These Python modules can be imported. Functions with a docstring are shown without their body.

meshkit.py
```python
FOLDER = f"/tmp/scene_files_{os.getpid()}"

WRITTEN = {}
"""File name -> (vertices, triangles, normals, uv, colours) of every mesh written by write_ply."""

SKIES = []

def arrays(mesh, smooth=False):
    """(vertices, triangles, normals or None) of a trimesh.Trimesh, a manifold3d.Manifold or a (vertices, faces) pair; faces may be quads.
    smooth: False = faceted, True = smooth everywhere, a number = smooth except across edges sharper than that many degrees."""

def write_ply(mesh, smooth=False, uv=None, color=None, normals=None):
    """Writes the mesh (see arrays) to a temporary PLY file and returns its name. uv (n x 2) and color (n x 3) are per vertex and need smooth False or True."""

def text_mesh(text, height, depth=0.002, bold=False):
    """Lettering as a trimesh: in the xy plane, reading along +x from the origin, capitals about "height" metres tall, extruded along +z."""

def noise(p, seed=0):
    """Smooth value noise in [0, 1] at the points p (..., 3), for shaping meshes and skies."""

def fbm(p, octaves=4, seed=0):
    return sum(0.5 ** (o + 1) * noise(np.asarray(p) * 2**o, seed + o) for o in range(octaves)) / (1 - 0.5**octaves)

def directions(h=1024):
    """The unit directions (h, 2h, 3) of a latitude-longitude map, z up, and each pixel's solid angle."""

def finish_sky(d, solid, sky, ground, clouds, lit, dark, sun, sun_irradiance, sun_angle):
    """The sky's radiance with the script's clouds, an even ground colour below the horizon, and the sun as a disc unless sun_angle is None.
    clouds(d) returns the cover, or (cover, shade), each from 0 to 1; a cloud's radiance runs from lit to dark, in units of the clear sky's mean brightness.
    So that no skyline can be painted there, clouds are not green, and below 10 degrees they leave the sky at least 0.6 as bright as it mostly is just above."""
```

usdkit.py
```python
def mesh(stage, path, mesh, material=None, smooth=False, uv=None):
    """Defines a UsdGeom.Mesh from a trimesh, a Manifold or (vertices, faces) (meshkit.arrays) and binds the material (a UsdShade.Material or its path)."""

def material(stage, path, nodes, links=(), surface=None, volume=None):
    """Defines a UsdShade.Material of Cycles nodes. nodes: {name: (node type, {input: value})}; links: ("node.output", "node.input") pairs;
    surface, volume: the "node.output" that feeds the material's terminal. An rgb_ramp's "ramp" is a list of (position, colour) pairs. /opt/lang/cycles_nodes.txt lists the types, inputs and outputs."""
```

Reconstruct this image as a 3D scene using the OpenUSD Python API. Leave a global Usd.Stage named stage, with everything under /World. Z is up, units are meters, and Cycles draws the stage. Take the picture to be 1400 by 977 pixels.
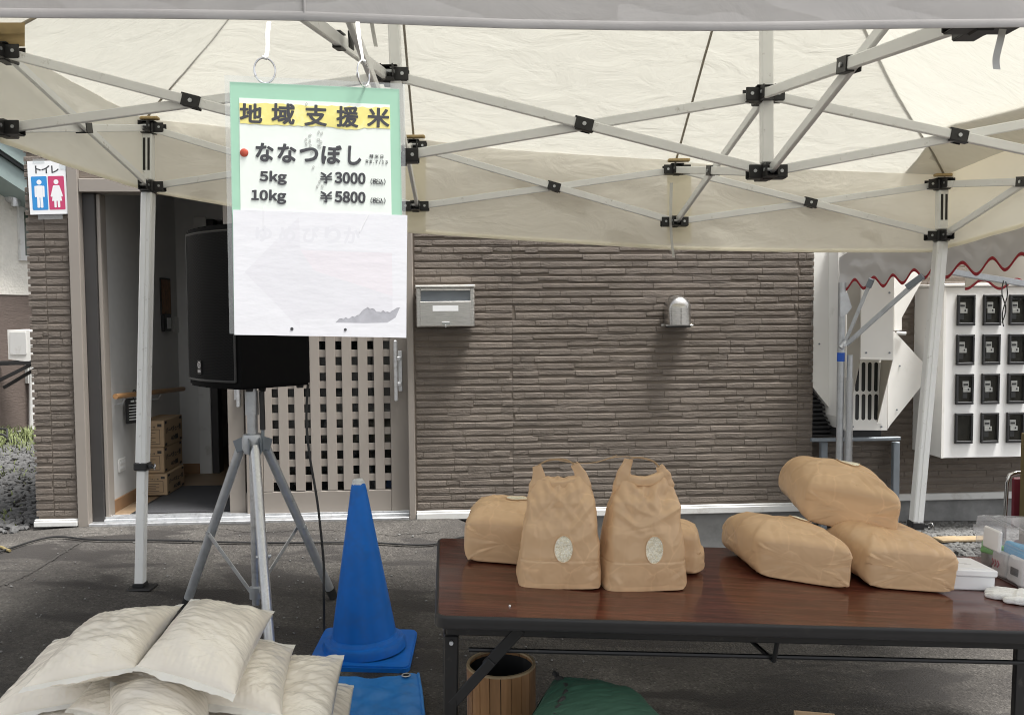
import math, json
import numpy as np
import trimesh
import usdkit
from meshkit import noise, fbm
from pxr import Usd, UsdGeom, UsdLux, UsdShade, Gf, Sdf, Vt
from shapely.geometry import Polygon, MultiPolygon, LineString, Point
from shapely.ops import unary_union
from shapely import affinity

stage = Usd.Stage.CreateInMemory()
UsdGeom.SetStageUpAxis(stage, 'Z')
UsdGeom.Xform.Define(stage, '/World')
UsdGeom.Scope.Define(stage, '/World/Looks')
rng = np.random.default_rng(7)

# ------------------------------------------------------------------ camera
FOC, PITCH, ROLL, EYE = 1150.0, 0.051, 0.0075, 1.4      # focal length in photo pixels (photo 1400 wide)
CX, CY = 700.0, 488.5
_c, _s, _cr, _sr = math.cos(PITCH), math.sin(PITCH), math.cos(ROLL), math.sin(ROLL)
C_FWD = np.array([0, _c, -_s]); _U = np.array([0, _s, _c]); _X = np.array([1.0, 0, 0])
C_RIGHT = _cr * _X - _sr * _U; C_UP = _sr * _X + _cr * _U
EYEP = np.array([0, 0, EYE])
cam = UsdGeom.Camera.Define(stage, '/World/camera')
cam.CreateHorizontalApertureAttr(36.0); cam.CreateVerticalApertureAttr(36.0 * 714 / 1024)
cam.CreateFocalLengthAttr(36.0 * FOC / 1400.0)
cam.CreateClippingRangeAttr((0.05, 2000.0))
EXPOSURE = 2.38
cam.CreateExposureAttr(EXPOSURE)
_m = np.eye(4); _m[0, :3] = C_RIGHT; _m[1, :3] = C_UP; _m[2, :3] = -C_FWD; _m[3, :3] = EYEP
cam.AddTransformOp().Set(Gf.Matrix4d(_m.tolist()))

# ------------------------------------------------------------------ sky and sun (overcast)
SUN_DIR = np.array([0.30, -0.10, 0.95]); SUN_DIR /= np.linalg.norm(SUN_DIR)
sky_mat = usdkit.material(stage, '/World/Looks/overcast_sky', {
    'tc': ('texture_coordinate', {}),
    'mp': ('mapping', {'scale': (1.2, 1.2, 3.0)}),
    'n': ('noise_texture', {'scale': 2.4, 'detail': 6.0, 'roughness': 0.6}),
    'r': ('rgb_ramp', {'ramp': [(0.3, (0.84,) * 3), (0.7, (1.08,) * 3)]}),
    'sky': ('sky_texture', {'sky_type': 'single_scattering', 'sun_disc': False, 'sun_elevation': math.asin(SUN_DIR[2]), 'sun_rotation': math.atan2(SUN_DIR[0], SUN_DIR[1]), 'air_density': 1.0, 'aerosol_density': 3.0, 'ozone_density': 1.0}),
    'bw': ('rgb_to_bw', {}),
    'cl': ('mix_color', {'blend_type': 'multiply', 'fac': 1.0, 'use_clamp': False, 'use_clamp_result': False}),
    'mix': ('mix_color', {'blend_type': 'mix', 'fac': 0.9, 'use_clamp_result': False}),
    'bg': ('background_shader', {'strength': 0.058})},
    [('tc.generated', 'mp.vector'), ('mp.vector', 'n.vector'), ('n.fac', 'r.fac'), ('sky.color', 'bw.color'), ('bw.val', 'cl.a'), ('r.color', 'cl.b'),
     ('sky.color', 'mix.a'), ('cl.result', 'mix.b'), ('mix.result', 'bg.color')], surface='bg.background')
sky = UsdLux.DomeLight.Define(stage, '/World/sky')
UsdShade.MaterialBindingAPI.Apply(sky.GetPrim()).Bind(sky_mat)
sky.GetPrim().SetCustomDataByKey('kind', 'structure')
sun = UsdLux.DistantLight.Define(stage, '/World/sun')
sun.CreateIntensityAttr(0.4); sun.CreateAngleAttr(16.0); sun.CreateColorAttr((1.0, 0.97, 0.93)); sun.CreateNormalizeAttr(True)
_z = SUN_DIR; _x = np.cross([0, 1, 0], _z); _x /= np.linalg.norm(_x); _y = np.cross(_z, _x)
_m = np.eye(4); _m[0, :3] = _x; _m[1, :3] = _y; _m[2, :3] = _z
sun.AddTransformOp().Set(Gf.Matrix4d(_m.tolist()))

# ------------------------------------------------------------------ helpers: places
def ray(px, py):
    d = C_FWD + C_RIGHT * ((px - CX) / FOC) - C_UP * ((py - CY) / FOC)
    return d
def P(px, py, y):
    """the point seen at photo pixel (px, py) at y metres ahead"""
    d = ray(px, py); return EYEP + d * (y / d[1])
def on_plane(px, py, p0, n):
    d = ray(px, py); return EYEP + d * (np.dot(np.subtract(p0, EYEP), n) / np.dot(d, n))
def unit(v): v = np.asarray(v, float); return v / np.linalg.norm(v)

WY = 0.063
EU = np.array([math.cos(WY), math.sin(WY), 0]); EI = np.array([-math.sin(WY), math.cos(WY), 0]); EZ = np.array([0, 0, 1.0])
W0 = np.array([0, 5.5, 0.0])
TW = np.eye(4); TW[:3, 0] = EU; TW[:3, 1] = EI; TW[:3, 2] = EZ; TW[:3, 3] = W0      # wall frame (u, into the house, z) -> world
def uz(px, py, i=0.0):
    q = on_plane(px, py, W0 + EI * i, EI) - W0
    return float(q @ EU), float(q[2])
def wf(u, i, z): return W0 + EU * u + EI * i + EZ * z

# ------------------------------------------------------------------ helpers: meshes
def T(v, f): return trimesh.Trimesh(np.asarray(v, float), np.asarray(f, int), process=False)
def cat(ms): return trimesh.util.concatenate([m for m in ms if m is not None])
def moved(m, M=None, t=None):
    m = m.copy()
    if M is not None: m.apply_transform(M)
    if t is not None: m.apply_translation(t)
    return m
def frame(o, x, y, z=None):
    M = np.eye(4); M[:3, 0] = x; M[:3, 1] = y; M[:3, 2] = np.cross(x, y) if z is None else z; M[:3, 3] = o
    return M
def cbox(lo, hi, b=0.002):
    """box with chamfered edges"""
    lo, hi = np.minimum(lo, hi).astype(float), np.maximum(lo, hi).astype(float)
    b = min(b, *(0.45 * (hi - lo)))
    if b <= 0: return moved(trimesh.creation.box(hi - lo), t=(lo + hi) / 2)
    pts = []
    for k in range(3):
        for sx in (0, 1):
            for sy in (0, 1):
                for sz in (0, 1):
                    p = [lo[a] if s == 0 else hi[a] for a, s in enumerate((sx, sy, sz))]
                    for a, s in enumerate((sx, sy, sz)):
                        if a != k: p[a] += b if s == 0 else -b
                    pts.append(p)
    h = trimesh.convex.convex_hull(np.array(pts))
    return T(h.vertices, h.faces)
def beam(p0, p1, w, h, up=(0, 0, 1), b=0.002):
    p0, p1 = np.asarray(p0, float), np.asarray(p1, float)
    d = p1 - p0; L = np.linalg.norm(d); d /= L
    s = np.cross(d, up)
    if np.linalg.norm(s) < 1e-3: s = np.cross(d, (0, 1, 0))
    s = unit(s); t = np.cross(s, d)
    return moved(cbox((0, -w / 2, -h / 2), (L, w / 2, h / 2), b), frame(p0, d, -s, t) if np.dot(np.cross(d, -s), t) > 0 else frame(p0, d, s, t))
def tube(pts, r, n=8, closed=False):
    pts = np.asarray(pts, float); m = len(pts)
    rs = np.full(m, r) if np.ndim(r) == 0 else np.asarray(r, float)
    tan = np.gradient(pts, axis=0) if not closed else np.roll(pts, -1, 0) - np.roll(pts, 1, 0)
    tan /= np.linalg.norm(tan, axis=1, keepdims=True) + 1e-12
    a = np.cross(tan[0], (0, 0, 1))
    if np.linalg.norm(a) < 0.1: a = np.cross(tan[0], (0, 1, 0))
    a = unit(a); V = []
    th = np.linspace(0, 2 * np.pi, n, endpoint=False)
    for k in range(m):
        a = unit(a - tan[k] * np.dot(a, tan[k])); bb = np.cross(tan[k], a)
        V.append(pts[k] + rs[k] * (np.cos(th)[:, None] * a + np.sin(th)[:, None] * bb))
    V = np.array(V).reshape(-1, 3); F = []
    for k in range(m if closed else m - 1):
        for j in range(n):
            A, B = k * n + j, k * n + (j + 1) % n; C, D = ((k + 1) % m) * n + (j + 1) % n, ((k + 1) % m) * n + j
            F += [(A, B, C), (A, C, D)]
    if not closed:
        c0, c1 = len(V), len(V) + 1
        V = np.vstack([V, pts[0], pts[-1]])
        for j in range(n):
            F += [(c0, (j + 1) % n, j), (c1, (m - 1) * n + j, (m - 1) * n + (j + 1) % n)]
    return T(V, F)
def smooth_path(pts, n=40):
    from scipy.interpolate import CubicSpline
    pts = np.asarray(pts, float)
    t = np.r_[0, np.cumsum(np.linalg.norm(np.diff(pts, axis=0), axis=1))]
    return CubicSpline(t, pts, bc_type='natural')(np.linspace(0, t[-1], n))
def lathe(prof, n=32):
    prof = np.asarray(prof, float); th = np.linspace(0, 2 * np.pi, n, endpoint=False)
    V = np.stack([np.outer(prof[:, 0], np.cos(th)), np.outer(prof[:, 0], np.sin(th)), np.repeat(prof[:, 1][:, None], n, 1)], -1).reshape(-1, 3)
    F = []
    for k in range(len(prof) - 1):
        for j in range(n):
            A, B = k * n + j, k * n + (j + 1) % n; C, D = B + n, A + n
            F += [(A, B, C), (A, C, D)]
    return T(V, F)
def sheet(G, wrap=False):
    """triangles over a grid of points G[rows, columns, 3]"""
    a, b = G.shape[:2]; V = G.reshape(-1, 3)
    i, j = np.meshgrid(np.arange(a - 1), np.arange(b if wrap else b - 1), indexing='ij')
    A = i * b + j; B = i * b + (j + 1) % b; C = B + b; D = A + b
    F = np.concatenate([np.stack([A, B, C], -1).reshape(-1, 3), np.stack([A, C, D], -1).reshape(-1, 3)])
    return T(V, F)
def prism(poly, z0, z1, bev=0):
    """shapely polygon (x, y) extruded from z0 to z1"""
    out = []
    for g in getattr(poly, 'geoms', [poly]):
        if g.is_empty or g.area < 1e-9: continue
        out.append(moved(trimesh.creation.extrude_polygon(g, z1 - z0, engine='earcut'), t=(0, 0, z0)))
    return cat(out)
def wall_prism(pts, i0, i1):
    """polygon of (u, z) points in the wall frame, extruded between depths i0 < i1 -> world"""
    m = prism(Polygon(pts) if not isinstance(pts, (Polygon, MultiPolygon)) else pts, 0, i1 - i0)
    v = m.vertices.copy(); m.vertices = np.stack([v[:, 0], i1 - v[:, 2], v[:, 1]], 1)      # (x, y, z) -> (x, -z, y): a rotation
    return moved(m, TW)
def wbox(u0, u1, i0, i1, z0, z1, b=0.002): return moved(cbox((u0, i0, z0), (u1, i1, z1), b), TW)
def rrect(x0, y0, x1, y1, r): return Polygon([(x0, y0), (x1, y0), (x1, y1), (x0, y1)]).buffer(-r).buffer(r, quad_segs=5)
def crumple(p, seed, freq=6.0, amp=0.002, k=5, mask=True):
    """folded-paper relief: sharp creases in a few directions, each in its own patches"""
    r = np.random.default_rng(seed); out = np.zeros(len(p))
    for q in range(k):
        d = unit(r.normal(size=3)); f = freq * r.uniform(0.6, 1.7)
        t = p @ d * f + 1.6 * noise(p * 5.0 + r.uniform(0, 50, 3), seed + q) + r.uniform()
        v = np.abs(2 * (t - np.floor(t + 0.5)))
        w = np.clip(noise(p * 7.0 + r.uniform(0, 50, 3), seed + 31 + q) * 3 - 1.1, 0, 1) if mask else 1
        out += amp * (v - 0.5) * w / math.sqrt(f / freq)
    return out

# ------------------------------------------------------------------ helpers: prims
_names = {}
def numbered(path):
    k = _names.get(path, -1) + 1; _names[path] = k
    return path if k == 0 else f'{path}_{k:03d}'
BASE = {}
def keys(prim, label=None, cat_=None, group=None, kind=None):
    for k, v in (('label', label), ('category', cat_), ('group', group), ('kind', kind)):
        if v: prim.SetCustomDataByKey(k, v)
    return prim
def thing(name, label, cat_, loc=(0, 0, 0), group=None):
    path = numbered('/World/' + name)
    x = UsdGeom.Xform.Define(stage, path); x.AddTranslateOp().Set(Gf.Vec3d(*map(float, loc)))
    BASE[path] = np.asarray(loc, float)
    keys(x.GetPrim(), label, cat_, group)
    return path
def part(parent, name, mesh, mat, smooth=False, label=None, kind=None):
    """one mesh, given in world coordinates, as a child of parent"""
    path = numbered(parent + '/' + name); b = BASE[parent]; BASE[path] = b
    v = mesh.vertices - b
    p = usdkit.mesh(stage, path, T(v, mesh.faces), '/World/Looks/' + mat, smooth)
    keys(p.GetPrim(), label, None, None, kind)
    return path
def solo(name, mesh, mat, label=None, cat_=None, kind=None, smooth=False, group=None):
    path = numbered('/World/' + name); BASE[path] = np.zeros(3)
    p = usdkit.mesh(stage, path, mesh, '/World/Looks/' + mat, smooth)
    keys(p.GetPrim(), label, cat_, group, kind)
    return path

# ------------------------------------------------------------------ materials
def mat(name, col, rough=0.5, metal=0.0, spec=0.5, var=0.12, vscale=6.0, bump=0.0, bscale=80.0, bdist=0.002, stretch=(1, 1, 1), island=0.0, dirt=None, coat=0.0, rvar=0.0, detail=5.0):
    c = np.array(col, float)
    N = {'tc': ('texture_coordinate', {}), 'mp': ('mapping', {'scale': stretch}),
         'n': ('noise_texture', {'scale': vscale, 'detail': detail, 'roughness': 0.6}),
         'r': ('rgb_ramp', {'ramp': [(0.25, tuple(c * (1 - var))), (0.75, tuple(np.minimum(c * (1 + var), 0.95)))]}),
         'p': ('principled_bsdf', {'roughness': rough, 'metallic': metal, 'specular_ior_level': spec, 'coat_weight': coat})}
    L = [('tc.object', 'mp.vector'), ('mp.vector', 'n.vector'), ('n.fac', 'r.fac')]
    last = 'r.color'
    if island:
        N |= {'g': ('geometry', {}), 'oi': ('object_info', {}), 'ad': ('math', {'math_type': 'add'}), 'fr': ('math', {'math_type': 'fraction'}),
              'ir': ('rgb_ramp', {'ramp': [(0, (1 - island,) * 3), (1, (1 + island,) * 3)]}), 'im': ('mix_color', {'blend_type': 'multiply', 'fac': 1.0})}
        L += [('g.random_per_island', 'ad.value1'), ('oi.random', 'ad.value2'), ('ad.value', 'fr.value1'), ('fr.value', 'ir.fac'), (last, 'im.a'), ('ir.color', 'im.b')]
        last = 'im.result'
    if dirt:
        dc, ds, lo, hi = dirt
        N |= {'dn': ('noise_texture', {'scale': ds, 'detail': 7.0, 'roughness': 0.65}), 'dm': ('map_range', {'from_min': lo, 'from_max': hi, 'clamp': True}), 'dx': ('mix_color', {'b': tuple(dc)})}
        L += [('mp.vector', 'dn.vector'), ('dn.fac', 'dm.value'), ('dm.result', 'dx.fac'), (last, 'dx.a')]
        last = 'dx.result'
    L.append((last, 'p.base_color'))
    if rvar:
        N['rm'] = ('map_range', {'from_min': 0.3, 'from_max': 0.7, 'to_min': max(rough - rvar, 0.02), 'to_max': rough + rvar})
        N['n2'] = ('noise_texture', {'scale': vscale * 2.3, 'detail': 4.0})
        L += [('mp.vector', 'n2.vector'), ('n2.fac', 'rm.value'), ('rm.result', 'p.roughness')]
    if bump:
        N |= {'bn': ('noise_texture', {'scale': bscale, 'detail': 4.0, 'roughness': 0.6}), 'b': ('bump', {'strength': bump, 'distance': bdist})}
        L += [('mp.vector', 'bn.vector'), ('bn.fac', 'b.height'), ('b.normal', 'p.normal')]
    usdkit.material(stage, '/World/Looks/' + name, N, L, surface='p.BSDF')
    return name

def fabric(name, front, through, fac, bump=0.4, bscale=14, var=0.05, dirt=None, rough=0.6, bd=0.004, stretch=(1, 1, 1)):
    c = np.array(front, float)
    N = {'tc': ('texture_coordinate', {}), 'mp': ('mapping', {'scale': stretch, 'rotation': (0, 0, 0.5)}), 'n': ('noise_texture', {'scale': 3.0, 'detail': 6.0, 'roughness': 0.6}),
         'r': ('rgb_ramp', {'ramp': [(0.3, tuple(c * (1 - var))), (0.7, tuple(np.minimum(c * (1 + var), 0.95)))]}),
         'bn': ('noise_texture', {'scale': bscale, 'detail': 5.0, 'roughness': 0.55, 'distortion': 0.8}), 'b': ('bump', {'strength': bump, 'distance': bd}),
         'p': ('principled_bsdf', {'roughness': rough, 'specular_ior_level': 0.35}), 't': ('translucent_bsdf', {'color': through}), 'mx': ('mix_closure', {'fac': fac})}
    L = [('tc.object', 'n.vector'), ('n.fac', 'r.fac'), ('tc.object', 'mp.vector'), ('mp.vector', 'bn.vector'), ('bn.fac', 'b.height'), ('b.normal', 'p.normal'), ('b.normal', 't.normal'),
         ('p.BSDF', 'mx.closure1'), ('t.BSDF', 'mx.closure2')]
    last = 'r.color'
    if dirt:
        dc, ds, lo, hi = dirt
        N |= {'dn': ('noise_texture', {'scale': ds, 'detail': 7.0, 'roughness': 0.65}), 'dm': ('map_range', {'from_min': lo, 'from_max': hi, 'clamp': True}), 'dx': ('mix_color', {'b': tuple(dc)})}
        L += [('tc.object', 'dn.vector'), ('dn.fac', 'dm.value'), ('dm.result', 'dx.fac'), (last, 'dx.a')]
        last = 'dx.result'
    L.append((last, 'p.base_color'))
    usdkit.material(stage, '/World/Looks/' + name, N, L, surface='mx.closure')

def pane(name, tint=(1, 1, 1), gloss=0.0, fres=1.5, haze=None, hz=0.0, rough=0.02):
    """thin clear sheet: transparent mixed with gloss by fresnel, and with a milky diffuse by hz"""
    N = {'t': ('transparent_bsdf', {'color': tint}), 'g': ('glossy_bsdf', {'color': (0.95, 0.95, 0.95), 'roughness': rough}), 'lw': ('layer_weight', {'blend': 0.5}), 'pw': ('math', {'math_type': 'power', 'value2': 4.0}), 'f': ('math', {'math_type': 'multiply_add', 'value2': 0.65, 'value3': ((fres - 1) / (fres + 1)) ** 2}), 'm': ('mix_closure', {})}
    L = [('lw.facing', 'pw.value1'), ('pw.value', 'f.value1'), ('f.value', 'm.fac'), ('t.BSDF', 'm.closure1'), ('g.BSDF', 'm.closure2')]
    out = 'm.closure'
    if haze is not None:
        N |= {'d': ('diffuse_bsdf', {'color': haze}), 'tl': ('translucent_bsdf', {'color': haze}), 'dm': ('mix_closure', {'fac': 0.5}), 'h': ('mix_closure', {'fac': hz})}
        L += [('d.BSDF', 'dm.closure1'), ('tl.BSDF', 'dm.closure2'), (out, 'h.closure1'), ('dm.closure', 'h.closure2')]
        out = 'h.closure'
    usdkit.material(stage, '/World/Looks/' + name, N, L, surface=out)

mat('siding', (0.168, 0.141, 0.118), 0.75, var=0.14, vscale=5, bump=0.9, bscale=85, bdist=0.005, stretch=(1, 1, 1.3), island=0.09, dirt=((0.125, 0.104, 0.085), 1.6, 0.5, 0.75))
mat('siding_back', (0.165, 0.137, 0.112), 0.85, var=0.2, vscale=9, bump=0.6, bscale=60, bdist=0.004, stretch=(1, 1, 5))
mat('siding_far', (0.135, 0.105, 0.09), 0.8, var=0.15, vscale=9, bump=0.7, bscale=22, bdist=0.01, stretch=(1, 1, 12))
mat('stucco', (0.74, 0.715, 0.65), 0.9, var=0.06, vscale=14, bump=1.0, bscale=45, bdist=0.01)
mat('white_trim', (0.63, 0.63, 0.615), 0.45, var=0.05, vscale=4, dirt=((0.4, 0.38, 0.34), 7, 0.55, 0.8))
mat('concrete', (0.27, 0.27, 0.265), 0.9, var=0.2, vscale=5, bump=0.5, bscale=40, dirt=((0.17, 0.17, 0.17), 3, 0.5, 0.7))
mat('door_frame', (0.285, 0.255, 0.225), 0.42, metal=0.15, var=0.04, vscale=3, bump=0.05, bscale=200)
mat('door_slat', (0.33, 0.295, 0.262), 0.45, metal=0.1, var=0.05, vscale=3)
mat('door_dark', (0.035, 0.033, 0.032), 0.5, var=0.1)
mat('aluminium', (0.62, 0.63, 0.64), 0.36, metal=0.85, var=0.08, vscale=12, rvar=0.08)
mat('galvanised', (0.50, 0.52, 0.54), 0.42, metal=0.75, var=0.14, vscale=18, rvar=0.08)
mat('stainless', (0.60, 0.585, 0.56), 0.27, metal=1.0, var=0.05, vscale=5, stretch=(1, 1, 30), rvar=0.05)
mat('chrome', (0.75, 0.75, 0.75), 0.12, metal=1.0, var=0.03)
mat('wallpaper', (0.58, 0.58, 0.57), 0.9, var=0.04, vscale=20, bump=0.3, bscale=160)
mat('hall_wood', (0.33, 0.235, 0.15), 0.45, var=0.2, vscale=4, stretch=(1, 8, 1))
mat('rail_wood', (0.36, 0.2, 0.09), 0.4, var=0.2, vscale=5, stretch=(1, 1, 8))
mat('baseboard_wood', (0.3, 0.18, 0.1), 0.5, var=0.15, vscale=6)
mat('mat_grey', (0.06, 0.061, 0.066), 0.97, var=0.4, vscale=140, bump=0.8, bscale=300)
mat('carton', (0.40, 0.285, 0.175), 0.8, var=0.08, vscale=5, bump=0.1, bscale=60, stretch=(1, 1, 4))
mat('print_dark', (0.035, 0.03, 0.03), 0.6, var=0.1)
mat('black_plastic', (0.016, 0.016, 0.017), 0.45, var=0.2, vscale=20, bump=0.15, bscale=300)
mat('black_rubber', (0.014, 0.014, 0.014), 0.7, var=0.2)
mat('speaker_body', (0.004, 0.004, 0.0045), 0.75, spec=0.1, var=0.3, vscale=200, bump=0.6, bscale=420, bdist=0.001)
mat('tent_steel', (0.82, 0.83, 0.82), 0.36, var=0.06, vscale=3, dirt=((0.42, 0.40, 0.36), 26, 0.62, 0.78))
mat('cone_blue', (0.007, 0.145, 0.56), 0.46, spec=0.3, var=0.12, vscale=7, bump=0.08, bscale=120, dirt=((0.02, 0.13, 0.45), 11, 0.5, 0.72), rvar=0.08)
mat('cone_worn', (0.6, 0.62, 0.64), 0.8, var=0.25, vscale=40)
# (kraft paper and sack film are built below)
mat('kraft_string', (0.38, 0.26, 0.15), 0.8, var=0.2, vscale=60)
mat('table_edge', (0.012, 0.0115, 0.012), 0.48, var=0.25, vscale=20, dirt=((0.035, 0.032, 0.03), 12, 0.6, 0.8))
mat('table_steel', (0.009, 0.009, 0.0095), 0.42, var=0.2, dirt=((0.06, 0.055, 0.05), 22, 0.62, 0.8))
mat('bag_seam', (0.80, 0.79, 0.75), 0.35, var=0.05, vscale=18, bump=0.4, bscale=120)
mat('tarp_blue', (0.03, 0.21, 0.58), 0.42, var=0.12, vscale=8, bump=0.3, bscale=180, rvar=0.08)
mat('green_cloth', (0.014, 0.058, 0.036), 0.75, var=0.15, vscale=7, bump=0.3, bscale=220)
mat('slat_wood', (0.27, 0.145, 0.065), 0.5, var=0.32, vscale=7, stretch=(3, 3, 0.5), island=0.2, bump=0.2, bscale=60)
mat('box_white', (0.80, 0.80, 0.81), 0.42, var=0.02)
mat('glove_white', (0.80, 0.80, 0.78), 0.95, var=0.06, vscale=40, bump=0.9, bscale=260, bdist=0.002)
mat('green_pack', (0.14, 0.50, 0.08), 0.4, var=0.15)
mat('blue_pack', (0.12, 0.42, 0.68), 0.4, var=0.15)
mat('white_pack', (0.76, 0.75, 0.74), 0.4, var=0.06, vscale=20)
mat('red_print', (0.45, 0.03, 0.08), 0.5, var=0.05)
mat('grey_pack', (0.36, 0.34, 0.33), 0.4, var=0.35, vscale=24)
mat('ac_white', (0.80, 0.79, 0.755), 0.4, var=0.035, vscale=3, dirt=((0.62, 0.60, 0.55), 5, 0.6, 0.85))
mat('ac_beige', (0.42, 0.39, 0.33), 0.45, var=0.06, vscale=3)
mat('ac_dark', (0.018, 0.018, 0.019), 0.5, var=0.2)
mat('stand_grey', (0.20, 0.225, 0.25), 0.4, metal=0.35, var=0.12, vscale=9)
mat('meter_white', (0.86, 0.86, 0.845), 0.38, var=0.02)
mat('meter_inside', (0.02, 0.019, 0.013), 0.7, var=0.4, vscale=9, stretch=(4, 4, 1))
mat('meter_grey', (0.70, 0.71, 0.71), 0.4, var=0.15, vscale=50)
mat('meter_mid', (0.06, 0.062, 0.068), 0.4, var=0.2)
mat('chair_vinyl', (0.13, 0.014, 0.024), 0.5, var=0.1, vscale=20, bump=0.2, bscale=200)
mat('olive_card', (0.15, 0.115, 0.05), 0.8, var=0.1)
mat('tape_blue', (0.02, 0.10, 0.5), 0.5, var=0.1)
mat('scallop_red', (0.27, 0.012, 0.02), 0.65, var=0.2, vscale=30)
mat('paper_white', (0.80, 0.81, 0.82), 0.4, var=0.02, coat=0.3)
mat('paper_blue', (0.02, 0.24, 0.58), 0.4, var=0.04, coat=0.3)
mat('paper_red', (0.50, 0.04, 0.13), 0.4, var=0.04, coat=0.3)
mat('paper_green', (0.345, 0.59, 0.435), 0.35, var=0.06, vscale=9, coat=0.5, bump=0.2, bscale=14)
mat('paper_cream', (0.78, 0.83, 0.77), 0.35, var=0.03, vscale=9, coat=0.5, bump=0.2, bscale=14)
mat('paper_yellow', (0.82, 0.73, 0.24), 0.35, var=0.12, vscale=30, coat=0.5, dirt=((0.80, 0.78, 0.5), 30, 0.55, 0.75))
mat('ink', (0.045, 0.045, 0.05), 0.38, var=0.1, coat=0.3)
mat('ink_light', (0.42, 0.42, 0.40), 0.4, var=0.05, coat=0.3)
mat('sheet_white', (0.735, 0.735, 0.76), 0.3, var=0.025, vscale=16, coat=0.5, bump=0.12, bscale=18, stretch=(1, 1, 3), bdist=0.003)
mat('ghost_grey', (0.695, 0.69, 0.72), 0.3, var=0.03, coat=0.5, bump=0.12, bscale=18, stretch=(1, 1, 3), bdist=0.003)
mat('ghost_pink', (0.725, 0.69, 0.72), 0.3, var=0.03, coat=0.5, bump=0.12, bscale=18, stretch=(1, 1, 3), bdist=0.003)
mat('ghost_text', (0.69, 0.69, 0.72), 0.3, var=0.03, coat=0.5)
mat('torn_grey', (0.40, 0.40, 0.43), 0.5, var=0.15, vscale=70)
mat('pin_red', (0.42, 0.07, 0.04), 0.35, var=0.2, vscale=300)
mat('roof_metal', (0.24, 0.30, 0.29), 0.5, metal=0.2, var=0.06)
mat('roof_dark', (0.02, 0.024, 0.024), 0.6, var=0.2)
mat('window_glass_dark', (0.08, 0.10, 0.08), 0.08, var=0.5, vscale=3)
mat('picture_print', (0.22, 0.10, 0.035), 0.5, var=0.6, vscale=26)
mat('gravel_dark', (0.10, 0.10, 0.10), 0.85, var=0.3, vscale=40, island=0.5)
mat('gravel_light', (0.20, 0.20, 0.195), 0.85, var=0.3, vscale=40, island=0.9)
mat('soil', (0.055, 0.052, 0.048), 0.95, var=0.3, vscale=12, bump=0.6, bscale=60)
mat('grass_blade', (0.13, 0.155, 0.055), 0.6, var=0.3, vscale=3, island=0.4)
mat('wood_scrap', (0.36, 0.27, 0.16), 0.7, var=0.15, vscale=12)
mat('cable_black', (0.012, 0.012, 0.012), 0.5, var=0.1)
mat('hose_yellow', (0.20, 0.16, 0.07), 0.6, var=0.1)
mat('strap_white', (0.52, 0.52, 0.50), 0.7, var=0.06, vscale=30)
mat('tan_fabric', (0.46, 0.34, 0.17), 0.7, var=0.15, vscale=18)
mat('dark_liner', (0.006, 0.006, 0.006), 0.6)
fabric('canopy', (0.70, 0.68, 0.62), (0.565, 0.56, 0.50), 0.40, bump=1.0, bscale=4, bd=0.016, stretch=(1.0, 2.6, 1.0))
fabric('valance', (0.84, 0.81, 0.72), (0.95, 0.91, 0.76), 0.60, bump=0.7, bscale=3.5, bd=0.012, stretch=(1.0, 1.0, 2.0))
fabric('valance_front', (0.36, 0.35, 0.345), (0.45, 0.42, 0.35), 0.2, bump=0.45, bscale=6, dirt=((0.30, 0.28, 0.28), 2.2, 0.55, 0.8))
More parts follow.
